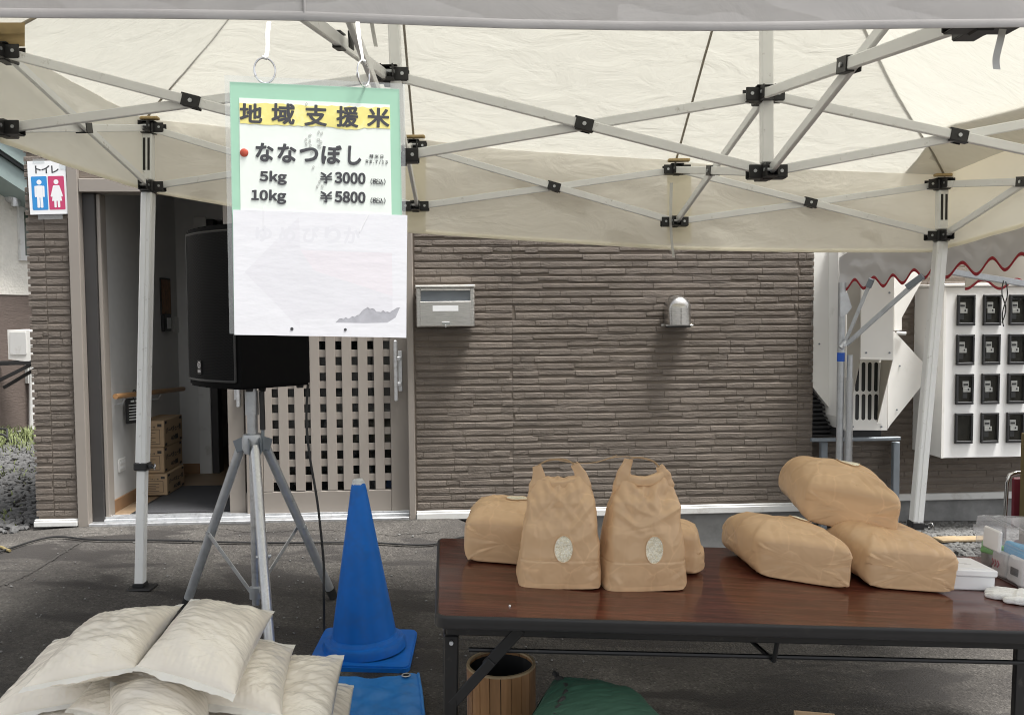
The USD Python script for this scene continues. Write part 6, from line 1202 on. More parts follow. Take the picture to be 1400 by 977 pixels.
tng = np.roll(base_r, -1, 0) - np.roll(base_r, 1, 0); nrm = np.column_stack([tng[:, 1], -tng[:, 0]]); nrm /= np.linalg.norm(nrm, axis=1, keepdims=True)
if ((base_r - np.array([cen.x, cen.y])) * nrm).sum() < 0: nrm = -nrm
prof = [(-0.0045, -0.0004), (-0.001, 0.0006), (0.003, -0.002), (0.0055, -0.008), (0.0055, -0.030), (0.003, -0.036), (-0.001, -0.038), (-0.02, -0.038)]
eb = sheet(np.array([np.column_stack([base_r + nrm * o, np.full(nr, z)]) for o, z in prof]), wrap=True)
part(tb, 'edge_band', moved(eb, TT), 'table_edge', 40)
part(tb, 'underside', moved(prism(outl.buffer(-0.018), -0.036, -0.0125), TT), 'table_steel')
def tw(x, y, z): return (TT @ np.array([x, y, z, 1.0]))[:3]
part(tb, 'apron_rail', cat([moved(cbox((0.03, 0.05, -0.075), (TL - 0.03, 0.075, -0.0385), 0.003), TT), moved(cbox((0.03, TDEP - 0.075, -0.075), (TL - 0.03, TDEP - 0.05, -0.0385), 0.003), TT)]), 'table_steel')
for x_, sg in ((0.045, 1), (TL - 0.045, -1)):
    for yy in (0.062, TDEP - 0.062):
        t0 = tw(x_, yy - 0.0 if yy < 0.3 else yy, -0.076); g_ = np.array([t0[0] - 0.01, t0[1] - (0.03 if yy < 0.3 else -0.0), 0]); g_[2] = gz(g_[0], g_[1]) + 0.012
        lgp = part(tb, 'leg', beam(g_, t0, 0.042, 0.028, up=(0, 1, 0), b=0.004), 'table_steel')
        part(lgp, 'foot_cap', moved(cbox((-0.025, -0.02, -0.011), (0.025, 0.02, 0.016), 0.004), t=g_), 'black_rubber')
        part(lgp, 'rivet', cat([tube([tw(x_, yy - 0.026, -0.07 - k), tw(x_, yy - 0.034, -0.07 - k)], 0.006, 8) for k in (0.02,)]), 'galvanised', 40)
        a = t0 - (0, 0, 0.20); b = tw(x_ + sg * 0.20, yy, -0.05)
        part(tb, 'brace', cat([beam(a + (0, -0.02, 0), a * 0.42 + b * 0.58 + (0, -0.02, 0), 0.008, 0.03, b=0.002), beam(a * 0.5 + b * 0.5 + (0, -0.011, 0), b + (0, -0.011, 0), 0.008, 0.034, b=0.002)]), 'table_steel')
    part(tb, 'cross_bar', beam(tw(x_, 0.08, -0.30), tw(x_, TDEP - 0.08, -0.30), 0.022, 0.022), 'table_steel')
for yy, zz in ((0.10, -0.135), (0.24, -0.135), (0.40, -0.135), (0.56, -0.135)): part(tb, 'shelf_rod', tube([tw(0.10, yy, zz), tw(TL - 0.12, yy, zz)], 0.0075, 8), 'table_steel', 40)
for x_ in (1.02,): part(tb, 'shelf_support', cat([tube([tw(x_, 0.08, -0.140), tw(x_ - 0.04, 0.60, -0.140)], 0.007, 8), tube([tw(x_, 0.08, -0.140), tw(x_ - 0.0, 0.066, -0.07)], 0.007, 8)]), 'table_steel', 40)

# ================================================================== KRAFT RICE BAGS
def creases(p, seed, L, n, amp, lying):
    """sharp folded lines scattered over the paper, most of them near the ends and corners"""
    r = np.random.default_rng(seed); out = np.zeros(len(p)); ext = p.max(0) - p.min(0)
    for k in range(n):
        c = p[r.integers(len(p))]
        if r.random() < 0.6 and not lying: c = p[np.argmin(np.abs(p[:, 2] - r.uniform(0.55, 1) * L) + r.uniform(0, 0.04, len(p)))]
        d = unit(r.normal(size=3) * ((1, 0.6, 1.6) if not lying else (1.4, 0.8, 0.9))); ln = r.uniform(0.025, 0.085); w = r.uniform(0.0022, 0.0045)
        q = p - c; t = q @ d; o = np.linalg.norm(q - t[:, None] * d, axis=1)
        sd_ = unit(np.cross(d, r.normal(size=3))); side = np.tanh((q @ sd_) / 0.003)
        f = np.exp(-(t / ln) ** 2)
        out += f * (r.choice([-1, 1]) * amp * r.uniform(0.4, 1) * np.exp(-o / w) + 0.5 * amp * side * np.exp(-o / 0.018) * r.uniform(0, 1))
    return out
def facets(p, seed, amp):
    """flat panels meeting in sharp valleys, as stiff paper buckles"""
    r = np.random.default_rng(seed); out = np.zeros(len(p))
    for sc in (1.0, 0.5):
        c = p[r.integers(len(p), size=int(38 / sc))]; nr_ = r.normal(size=(len(c), 3)); h = r.uniform(0, 1, len(c))
        best = np.full(len(p), 1e9)
        for ci, ni, hi in zip(c, nr_, h): best = np.minimum(best, np.linalg.norm(p - ci, axis=1) * (1 + 0.25 * hi))
        out += amp * sc * (np.clip(best / (0.055 * sc), 0, 1.4) - 0.6)
    return out
def interp_rows(tab, s):
    tab = np.array(tab, float); return np.array([[np.interp(x, tab[:, 0], tab[:, c]) for c in range(1, tab.shape[1])] for x in s])
NR = 210
_t = np.linspace(0, 2 * np.pi, 8001); _x = 0.5 * np.sign(np.cos(_t)) * np.abs(np.cos(_t)) ** (2 / 4.6); _y = 0.28 * np.sign(np.sin(_t)) * np.abs(np.sin(_t)) ** (2 / 4.6)
_l = np.r_[0, np.cumsum(np.hypot(np.diff(_x), np.diff(_y)))]; RING = np.interp(np.linspace(0, _l[-1], NR, endpoint=False), _l, _t)      # even spacing round a squarish section
def sack(O, Wv, Hv, Av, L, tab, seed, lying, amp=0.0022, bend=0.0, freq=11):
    """a filled paper bag: sections (s, half width, half depth, squareness, sideways shift, lift) along the axis Av from its base"""
    ss = np.r_[0, 0.012, 0.03, np.linspace(0.05, 0.97, 104), 0.985, 1.0]
    R = interp_rows(tab, ss); th = RING
    rows, c, s_ = [], np.cos(th), np.sin(th)
    def sec(a, b, n, sh, lift, scale=1.0):
        x = a * np.sign(c) * np.abs(c) ** (2 / n); y = b * np.sign(s_) * np.abs(s_) ** (2 / n)
        return x * scale + sh, y * scale + (b if lying else 0) + lift
    for sc_ in (0.0, 0.2, 0.4, 0.6, 0.8, 0.93):
        x, y = sec(*R[0], scale=sc_); rows.append((x, y, np.full(NR, -0.006 * (1 - sc_ ** 2) * (1 if lying else -0.6))))
    for k, u in enumerate(ss):
        x, y = sec(*R[k]); rows.append((x, y, np.full(NR, u * L)))
    for sc_ in (0.8, 0.5, 0.2, 0.0):
        x, y = sec(*R[-1], scale=sc_); rows.append((x, y, np.full(NR, L)))
    Gl = np.array([np.stack(r, 1) for r in rows])
    if bend: Gl[..., 1] += bend * (Gl[..., 2] / L) ** 2
    m = sheet(Gl, wrap=True); m.process(validate=False) if False else None
    nrm = np.array(trimesh.Trimesh(m.vertices, m.faces, process=False).vertex_normals).reshape(Gl.shape)
    ctr = Gl - np.array([0, (R[:, 1].mean() if lying else 0), L / 2]); sgn = np.sign((ctr * nrm).sum())
    nrm *= sgn
    Pl = Gl.reshape(-1, 3)
    far_ = np.clip(Pl[:, 2] / L, 0, 1)
    dsp = 0.006 * (fbm(Pl * 5.5, 2, seed + 5) - 0.5) + creases(Pl, seed, L, 40 if not lying else 36, 0.0034, lying) + facets(Pl, seed + 9, 0.0062 if not lying else 0.0050) * (0.55 + 0.9 * far_)
    W_h = R[:, 0].max()
    def ridge(p0, p1, amp_, wd_, on):
        d2 = np.array([p1[0] - p0[0], p1[1] - p0[1]]); Ld = np.hypot(*d2); d2 = d2 / Ld
        qx, qz = Pl[:, 0] / W_h - p0[0], Pl[:, 2] / L - p0[1]; sx, sz = W_h, L
        t = (qx * d2[0] * sx ** 2 + qz * d2[1] * sz ** 2) / ((d2[0] * sx) ** 2 + (d2[1] * sz) ** 2); t = np.clip(t, 0, Ld)
        dist = np.hypot((qx - d2[0] * t) * sx, (qz - d2[1] * t) * sz)
        return amp_ * np.clip(1 - dist / wd_, 0, 1) * on * np.sin(np.pi * np.clip(0.15 + 0.8 * t / Ld, 0, 1))
    rj = np.random.default_rng(seed + 77); j_ = lambda v: v + rj.uniform(-0.07, 0.07)
    if not lying:
        fr_on = (Pl[:, 1] < 0) * 1.0
        for p0, p1, am in (((-.8, .80), (-.15, .52), .006), ((.8, .82), (.2, .58), .006), ((-.7, .92), (-.3, .62), -.006), ((.68, .93), (.28, .66), -.006), ((-.45, .97), (.35, .74), .006), ((-.86, .62), (-.88, .12), .004), ((.87, .66), (.88, .1), .004), ((.1, .9), (-.35, .7), -.005), ((-.93, .2), (-.5, .05), .004), ((.93, .18), (.55, .04), .004), ((-.2, .45), (.5, .5), .0025), ((.45, .98), (.05, .8), .005)):
            dsp = dsp + ridge((j_(p0[0]), j_(p0[1])), (j_(p1[0]), j_(p1[1])), am, 0.014, fr_on)
    else:
        for on_, sg_ in (((Pl[:, 1] > R[:, 1].max() * 0.9) * 1.0, 1),):
            for p0, p1, am in (((-.95, .03), (-.35, .36), .006), ((.95, .03), (.4, .34), .006), ((-.6, .02), (-.45, .3), -.005), ((.5, .02), (.25, .26), -.005), ((-.9, .35), (-.2, .6), .004), ((.9, .4), (.1, .72), .004), ((-.85, .95), (-.3, .7), .006), ((.8, .95), (.35, .68), .006), ((-.1, .02), (.1, .22), .004), ((-.2, .98), (.15, .76), -.005)):
                dsp = dsp + ridge((j_(p0[0]), j_(p0[1])), (j_(p1[0]), j_(p1[1])), am, 0.016, on_)
        yb_n = (Pl[:, 1] - R[0][1]) / R[0][1]; end_ = Pl[:, 2] < 0.01
        for p0, p1, am in (((-.95, .9), (-.35, .1), .0045), ((.95, .9), (.4, .15), .0045), ((-.9, -.9), (-.4, -.2), .004), ((.95, -.85), (.45, -.1), .004), ((-.98, .35), (-.5, .3), -.003), ((.98, .2), (.6, .25), -.003)):
            t = np.clip(((Pl[:, 0] / W_h - p0[0]) * (p1[0] - p0[0]) + (yb_n - p0[1]) * (p1[1] - p0[1])) / ((p1[0] - p0[0]) ** 2 + (p1[1] - p0[1]) ** 2), 0, 1)
            dist = np.hypot((Pl[:, 0] / W_h - p0[0] - t * (p1[0] - p0[0])) * W_h, (yb_n - p0[1] - t * (p1[1] - p0[1])) * R[0][1])
            dsp = dsp + am * np.clip(1 - dist / 0.011, 0, 1) * end_
    if not lying: dsp = dsp + 0.0025 * np.sin(Pl[:, 0] * 2 * np.pi / 0.034 + 5 * noise(Pl * 12, seed)) * np.clip((far_ - 0.62) / 0.3, 0, 1)
    if not lying: dsp = dsp - 0.0022 * np.exp(-((Pl[:, 2] - 0.27 * L + 0.012 * Pl[:, 0]) / 0.0022) ** 2) * (Pl[:, 1] < 0) + 0.0016 * (Pl[:, 2] < 0.27 * L)
    if not lying: dsp *= np.clip(Pl[:, 2] / 0.02, 0.15, 1)
    else: dsp = np.where(Pl[:, 1] < 0.012, np.maximum(dsp, 0) * 0.3, dsp)
    # the cross-folded base: two diagonal creases at each side of the end face
    if lying:
        a0, b0 = R[0][0], R[0][1]; xx = np.abs(Pl[:, 0]); yy = np.abs(Pl[:, 1] - b0); end = Pl[:, 2] < 0.004
        dd = np.abs((a0 - xx) - (b0 - yy)) / 1.414
        dsp = dsp + np.where(end, -0.0028 * np.exp(-(dd / 0.004) ** 2) * (xx > a0 * 0.35), 0)
    Gd = Gl + nrm * dsp.reshape(Gl.shape[:2])[..., None]
    M = frame(O, Wv, Hv, Av)
    V = Gd.reshape(-1, 3) @ M[:3, :3].T + O
    f = m.faces if sgn * np.linalg.det(M[:3, :3]) > 0 else m.faces[:, ::-1]
    mesh = T(V, f)
    GW = V.reshape(Gl.shape); NW_ = (nrm @ M[:3, :3].T)
    def window(s0, ds, x0, dx, face, lift=(0.003 if lying else 0.0016)):
        """an oval that follows the bag's skin: face -1 is the front (or under) side, +1 the back (or upper) side"""
        Vs, F = [], []
        r0 = 6 + np.searchsorted(ss, s0)
        rr_ = np.linspace(0, 1, 15); tt_ = np.linspace(0, 2 * np.pi, 48, endpoint=False)
        for r in rr_:
            for t in tt_:
                sv = s0 + ds * r * math.sin(t); xt = x0 + dx * r * math.cos(t); aa = np.interp(sv, ss, R[:, 0]); nn_x = np.interp(sv, ss, R[:, 2])
                av = np.arccos(np.sign(xt) * min(abs(xt) / aa, 1) ** (nn_x / 2)); av = np.interp(av if face > 0 else 2 * np.pi - av, np.r_[RING, 2 * np.pi], np.arange(NR + 1))
                kf = np.interp(sv, ss, np.arange(len(ss))) + 6; k0 = int(kf); fk = kf - k0; j0 = int(math.floor(av)); fj = av - j0
                g = lambda A: (A[k0, j0 % NR] * (1 - fj) + A[k0, (j0 + 1) % NR] * fj) * (1 - fk) + (A[k0 + 1, j0 % NR] * (1 - fj) + A[k0 + 1, (j0 + 1) % NR] * fj) * fk
                Vs.append(g(GW) + g(NW_) * lift)
        G_ = np.array(Vs).reshape(15, 48, 3)
        return sheet(G_, wrap=True), G_[-1]
    return mesh, window, M
def rice_window(t, win, *a):
    w_, rimp = win(*a)
    part(t, 'rice_window', w_, 'rice', True)
    part(t, 'window_edge', tube(rimp, 0.0013, 6, closed=True), 'kraft', 40)
UPT = lambda w, h: [(0, .488 * w, .48 * h, 7, 0, 0), (.025, .50 * w, .50 * h, 7, 0, 0), (.12, .497 * w, .52 * h, 6, 0, 0), (.3, .474 * w, .55 * h, 5, 0, 0), (.57, .432 * w, .50 * h, 4.6, 0, 0), (.8, .392 * w, .36 * h, 4.2, 0, 0), (.92, .345 * w, .20 * h, 3.6, 0, 0), (1.0, .27 * w, .08 * h, 2.8, 0, 0)]
def upright(label, pl, pr, ptop, seed, horn, flip):
    a, b = Tp(*pl), Tp(*pr); w = np.linalg.norm(b - a); h = 0.155
    c = (a + b) / 2 + unit(np.cross(EZ, unit(b - a))) * h * 0.48 + tn * 0.0015
    tp_ = P(*ptop, c[1]); Av = unit(tp_ - c); Hh = np.dot(tp_ - c, Av)
    Wv = unit(unit(b - a) - Av * np.dot(unit(b - a), Av)); Hv = np.cross(Av, Wv)
    t = thing('kraft_rice_bag', label, 'rice bag', c)
    body = Hh * 0.875
    m, win, M = sack(c, Wv, Hv, Av, body, UPT(w, h), seed, False, amp=0.0026)
    part(t, 'paper_body', m, 'kraft', 26)
    rice_window(t, win, 0.385, 0.125, horn[4], 0.030, -1)
    q = lambda x, y, z: c + Wv * x + Hv * y + Av * z
    r = np.random.default_rng(seed)
    def fold(pts, wd, th, sd, nm):
        cpts = smooth_path(pts, 22); tn_ = np.gradient(cpts, axis=0); tn_ /= np.linalg.norm(tn_, axis=1, keepdims=True)
        wv = np.interp(np.linspace(0, 1, 22), np.linspace(0, 1, len(wd)), wd); tv_ = np.interp(np.linspace(0, 1, 22), np.linspace(0, 1, len(th)), th)
        rows = []
        for k in range(22):
            y_ = unit(Hv - tn_[k] * np.dot(Hv, tn_[k])); x_ = np.cross(tn_[k], y_)
            an = np.linspace(0, 2 * np.pi, 14, endpoint=False); rows.append(cpts[k] + (np.sign(np.cos(an)) * np.abs(np.cos(an)) ** 0.6 * wv[k])[:, None] * x_ + (np.sign(np.sin(an)) * np.abs(np.sin(an)) ** 0.8 * tv_[k])[:, None] * y_)
        rows = [np.repeat(rows[0].mean(0)[None], 14, 0)] + rows + [np.repeat(rows[-1].mean(0)[None], 14, 0)]
        g = sheet(np.array(rows), wrap=True); v = g.vertices; v += (np.array(trimesh.Trimesh(v, g.faces, process=False).vertex_normals)) * crumple(v, sd, 30, 0.0035, 5)[:, None]
        g = T(v, g.faces); g = g if trimesh.Trimesh(g.vertices, g.faces).volume > 0 else T(v, g.faces[:, ::-1])
        part(t, nm, g, 'kraft', 40)
    hl, hr = horn[0], horn[1]
    fold([q(-.33 * w, .012, .72 * Hh), q(-.305 * w, .0, .80 * Hh), q(-.265 * w, -.004, .88 * Hh), q(hl[0] * w, -.006, hl[1] * Hh)], [.008, .022, .021, .014], [.008, .018, .012, .006], seed + 1, 'folded_ear')
    fold([q(.33 * w, .012, .72 * Hh), q(.31 * w, .0, .80 * Hh), q(.27 * w, -.004, .88 * Hh), q(hr[0] * w, -.006, hr[1] * Hh)], [.008, .022, .021, .012], [.008, .018, .012, .006], seed + 2, 'folded_ear')
    z0 = horn[2]
    fold([q(-.25 * w, -.002, (z0 + .03) * Hh), q(-.11 * w, -.012, (z0 - .005) * Hh), q(.08 * w, -.014, z0 * Hh), q(.23 * w, -.004, (z0 + .04) * Hh)], [.012, .016, .016, .012], [.012, .016, .016, .012], seed + 3, 'rolled_mouth')
    s0, s1 = q(hl[0] * w, -.006, (hl[1] - .01) * Hh), q(hr[0] * w, -.006, (hr[1] - .01) * Hh)
    up_ = horn[3]
    loop = smooth_path([s0, s0 * .75 + s1 * .25 + Av * up_ * .8, s0 * .45 + s1 * .55 + Av * up_, s0 * .15 + s1 * .85 + Av * up_ * .7, s1], 40)
    part(t, 'paper_string', cat([tube(loop + Hv * 0.003 * np.sin(np.linspace(0, 9, 40))[:, None], 0.0022, 7), tube(loop - Hv * 0.004 + Av * 0.003, 0.0016, 6),
         tube(smooth_path([s0 * .5 + s1 * .5 + Av * up_, s0 * (.5 + flip * .9) + s1 * (.5 - flip * .9) + Av * (up_ - .012) - Hv * .02, s0 * (.5 + flip * 1.6) + s1 * (.5 - flip * 1.6) + Av * (up_ + (.012 if flip < 0 else -.045)) - Hv * .03], 20), 0.0015, 6)]), 'kraft_string', 40)
upright('left of the two upright kraft paper rice bags, its mouth sagging between the ears', (709, 802), (823, 808), (766, 634), 21, ((-.29, .985), (.17, 1.0), .845, .022, .008), -1)
upright('right of the two upright kraft paper rice bags, its string hanging to the left', (829, 808), (940, 808), (880, 632), 34, ((-.20, 1.03), (.19, .97), .865, .018, .016), 1)
LYT = lambda w, h: [(0, .455 * w, .42 * h, 7, 0, .045 * h), (.02, .485 * w, .475 * h, 6, 0, .015 * h), (.10, .51 * w, .53 * h, 4.4, 0, 0), (.35, .53 * w, .62 * h, 3.3, 0, 0), (.6, .52 * w, .63 * h, 3.1, 0, 0), (.8, .485 * w, .53 * h, 3.1, 0, .03 * h), (.92, .43 * w, .36 * h, 3.2, 0, .14 * h), (.98, .38 * w, .22 * h, 3.2, 0, .26 * h), (1, .35 * w, .15 * h, 3.0, 0, .32 * h)]
def lying(label, O, Wv, Av, Hv, w, h, L, seed, win, bend=0.0, tab=None):
    t = thing('kraft_rice_bag', label, 'rice bag', O)
    m, wn, M = sack(O, Wv, Hv, Av, L, (tab or LYT)(w, h), seed, True, amp=0.0022, bend=bend)
    part(t, 'paper_body', m, 'kraft', 26)
    if win: rice_window(t, wn, *win)
    return t
def lie(label, pa, pb, pend, w, h, L, seed, win, up=0.0, roll=0.0, pit=0.0, sq=0.15, **kw):
    """pa, pb: photo pixels of the base's lower corners; pend: a pixel on the table in the direction of the top"""
    a, b, e = Tp(*pa, up), Tp(*pb, up), Tp(*pend, up)
    O = (a + b) / 2 + tn * 0.002; Wv = unit(b - a); Av = unit(e - O); Av = unit(Av - Wv * np.dot(Av, Wv) * sq); Hv = unit(np.cross(Av, Wv)); Hv = Hv if Hv[2] > 0 else -Hv
    if pit: Av, Hv = Av * math.cos(pit) + Hv * math.sin(pit), Hv * math.cos(pit) - Av * math.sin(pit)
    if roll: Wv, Hv = Wv * math.cos(roll) + Hv * math.sin(roll), Hv * math.cos(roll) - Wv * math.sin(roll)
    return lying(label, O, Wv, Av, Hv, np.linalg.norm(b - a) if w is None else w, h, L, seed, win, **kw)
lie('kraft rice bag lying behind the left upright bag with its oval window on top', (636, 768), (742, 776), (702, 736), 0.275, 0.155, 0.34, 41, (0.52, 0.09, 0.02, 0.040, 1))
lie('kraft rice bag lying flat behind the two upright bags, only its right end showing', (962, 792), (958, 770), (850, 772), 0.16, 0.14, 0.34, 43, None, tab=lambda w, h: [(0, .30 * w, .22 * h, 4, 0, .12 * h), (.04, .42 * w, .30 * h, 3.5, 0, .02 * h)] + LYT(w, h)[2:])
b5 = lie('kraft rice bag at the lower left of the pile of three', (1036, 789), (1162, 808), (1000, 743), 0.310, 0.145, 0.38, 47, (0.60, 0.10, 0.085, 0.034, 1))
b6 = lie('kraft rice bag at the lower right of the pile of three', (1183, 804), (1311, 814), (1135, 752), 0.300, 0.145, 0.37, 53, None)
b7 = lie('kraft rice bag balanced on top of the two lower bags', (1096, 714), (1228, 740), (1050, 674), 0.330, 0.160, 0.35, 59, (0.60, 0.10, 0.06, 0.040, 1), up=0.137, pit=0.15)

# ================================================================== OTHER THINGS ON THE TABLE
a, b, c = Tp(1290, 806), Tp(1363, 809), Tp(1333, 765)
wx = unit(b - a); wy = unit((c - b) - wx * np.dot(c - b, wx)); WB = frame(b + tn * 0.001, wx, wy, tn); hh = 0.072; dep_ = 0.155
wb = thing('white_box', 'flat white plastic box with a lid beside the kraft bags', 'box', b)
part(wb, 'body', moved(cbox((-0.24, 0.006, 0), (-0.004, dep_, hh * 0.68), 0.004), WB), 'box_white')
part(wb, 'lid', moved(cat([cbox((-0.244, 0, hh * 0.685), (0, dep_ + 0.006, hh), 0.004), cbox((-0.225, 0.016, hh * 1.002), (-0.018, dep_ - 0.012, hh * 1.03), 0.002)]), WB), 'box_white')
part(wb, 'scuff', moved(cat([cbox((-0.10, 0.07, hh * 1.031), (-0.07, 0.073, hh * 1.034), 0), cbox((-0.085, 0.06, hh * 1.031), (-0.06, 0.063, hh * 1.034), 0)]), WB), 'ink_light')
a, b = Tp(1326, 772), Tp(1412, 816)
wx = unit(b - a); wy = np.cross(tn, wx); TB = frame(a + tn * 0.0015, wx, wy, tn); tw_, td_, th_ = 0.37, 0.28, 0.178
tub = thing('plastic_tub', 'clear plastic storage tub with a lid and white latch at right table end', 'tub', a)
def tub_ring(o, z, r=0.03): return np.array([(x, y, z) for x, y in list(rrect(-o, -o, tw_ + o, td_ + o, r).exterior.coords)[:-1]])
tubm = sheet(np.array([tub_ring(-0.02, 0.001, 0.02) * (1, 1, 1), tub_ring(-0.010, 0.002), tub_ring(-0.004, 0.02), tub_ring(0.0, th_ * 0.72), tub_ring(0.006, th_ * 0.725), tub_ring(0.006, th_ * 0.80)]), wrap=True)
part(tub, 'body', moved(tubm, TB), 'tub_plastic', 40)
part(tub, 'lid', moved(sheet(np.array([tub_ring(0.008, th_ * 0.78), tub_ring(0.008, th_ * 0.88), tub_ring(0.002, th_ * 0.90), tub_ring(0.0, th_ * 1.08), tub_ring(-0.012, th_ * 1.12), tub_ring(-0.05, th_ * 1.12, 0.02), tub_ring(-0.117, th_ * 1.12, 0.001)]), wrap=True), TB), 'tub_plastic', 40)
part(tub, 'latch', moved(cbox((0.10, -0.022, th_ * 0.56), (0.20, -0.008, th_ * 1.0), 0.005), TB), 'box_white')
def packet(label, c, s, rot, m, extra=None, name='packet'):
    A_ = np.array([[math.cos(rot), -math.sin(rot), 0], [math.sin(rot), math.cos(rot), 0], [0, 0, 1.0]])
    lo = np.array(c) - np.array(s) / 2
    g = cbox(lo, lo + s, 0.006); g = T((g.vertices - c) @ A_.T + c, g.faces)
    v, f = trimesh.remesh.subdivide_to_size(g.vertices, g.faces, 0.02); v = v + 0.006 * (noise(v * 45, 9) - 0.5)[:, None]
    t = thing(name, label, 'packet', (TB @ np.array([*c, 1.0]))[:3]); part(t, 'pouch', moved(T(v, f), TB), m, 50)
    if extra:
        for en, es, em_ in extra: part(t, en, moved(T((es.vertices - c) @ A_.T + c, es.faces), TB), em_)
    return t
packet('bright green packet inside the clear tub', (0.085, 0.035, 0.085), (0.10, 0.03, 0.045), 0.2, 'green_pack')
ch = cat([beam((0.115 + 0.016 * k, 0.012, 0.060), (0.125 + 0.016 * k, 0.012, 0.047), 0.002, 0.006) for k in range(3)] + [beam((0.125 + 0.016 * k, 0.012, 0.047), (0.115 + 0.016 * k, 0.012, 0.034), 0.002, 0.006) for k in range(3)])
packet('white packet with red chevrons inside the clear tub', (0.145, 0.028, 0.050), (0.085, 0.022, 0.09), 0.0, 'white_pack', [('chevrons', ch, 'red_print')])
brc = cat([cbox((0.225 + 0.005 * k, 0.0115, 0.035), (0.2275 + 0.005 * k, 0.0128, 0.062), 0) for k in range(9)])
packet('white packet with a barcode inside the clear tub', (0.245, 0.026, 0.052), (0.09, 0.022, 0.095), 0.0, 'white_pack', [('barcode', brc, 'ink')])
packet('blue packet leaning inside the clear tub', (0.20, 0.055, 0.105), (0.12, 0.03, 0.06), 0.15, 'blue_pack')
packet('grey crumpled wrapper at the left end inside the clear tub', (0.035, 0.09, 0.045), (0.05, 0.12, 0.07), 0.0, 'grey_pack')
packet('grey patterned packet at the bottom of the clear tub', (0.19, 0.10, 0.03), (0.24, 0.10, 0.05), 0.1, 'grey_pack')
# the white cotton glove at the right front
g0, g1 = Tp(1352, 812), Tp(1425, 828)
gx = unit(g1 - g0); gy = np.cross(tn, gx); GF = frame(g0 + tn * 0.001, gx, gy, tn)
import manifold3d
def chain(pts, rs):
    out = None
    for (p, r), (q, s) in zip(zip(pts[:-1], rs[:-1]), zip(pts[1:], rs[1:])):
        A_ = manifold3d.Manifold.sphere(r, 16).translate(list(p)); B_ = manifold3d.Manifold.sphere(s, 16).translate(list(q)); hM = manifold3d.Manifold.batch_hull([A_, B_]); out = hM if out is None else out + hM
    return out
gl_ = None
for k in range(4):
    y0 = -0.03 + 0.02 * k
    c_ = chain([(0.09, y0, 0.014), (0.05, y0 * 1.25, 0.014), (0.022 - 0.004 * (k in (1, 2)), y0 * 1.5 - 0.004, 0.011), (0.002 - 0.006 * (k in (1, 2)), y0 * 1.6, 0.009)], [0.017, 0.0135, 0.0115, 0.0085])
    gl_ = c_ if gl_ is None else gl_ + c_
gl_ = gl_ + manifold3d.Manifold.batch_hull([manifold3d.Manifold.sphere(0.018, 16).translate([x, y, 0.018]) for x in (0.09, 0.17) for y in (-0.034, 0.034)]) + chain([(0.12, -0.035, 0.016), (0.085, -0.062, 0.013), (0.06, -0.068, 0.011)], [0.017, 0.013, 0.010])
gl_ = gl_.refine_to_length(0.004).to_mesh(); gmesh = trimesh.Trimesh(gl_.vert_properties[:, :3], gl_.tri_verts); trimesh.smoothing.filter_taubin(gmesh, iterations=16)
v = gmesh.vertices.copy(); v += gmesh.vertex_normals * (0.0025 * (fbm(v * 60, 3, 8) - 0.5) * 2)[:, None]; v[:, 2] = np.maximum(v[:, 2], 0.0005)
gvt = thing('work_glove', 'white knitted cotton work glove lying on the right end of the table', 'glove', g0)
part(gvt, 'knit', moved(T(v, gmesh.faces), GF), 'glove_white', True)
part(gvt, 'cuff', moved(cat([cbox((0.178 + 0.008 * k, -0.045, 0.004), (0.185 + 0.008 * k, 0.045, 0.03 - 0.001 * k), 0.003) for k in range(5)]), GF), 'glove_white')
gp_ = Tp(697, 829, 0.0); solo('rice_grain', moved(trimesh.creation.icosphere(1, 0.0035), t=gp_ + tn * 0.003), 'box_white', 'tiny white rice grain on the bare front of the table top', 'grain')

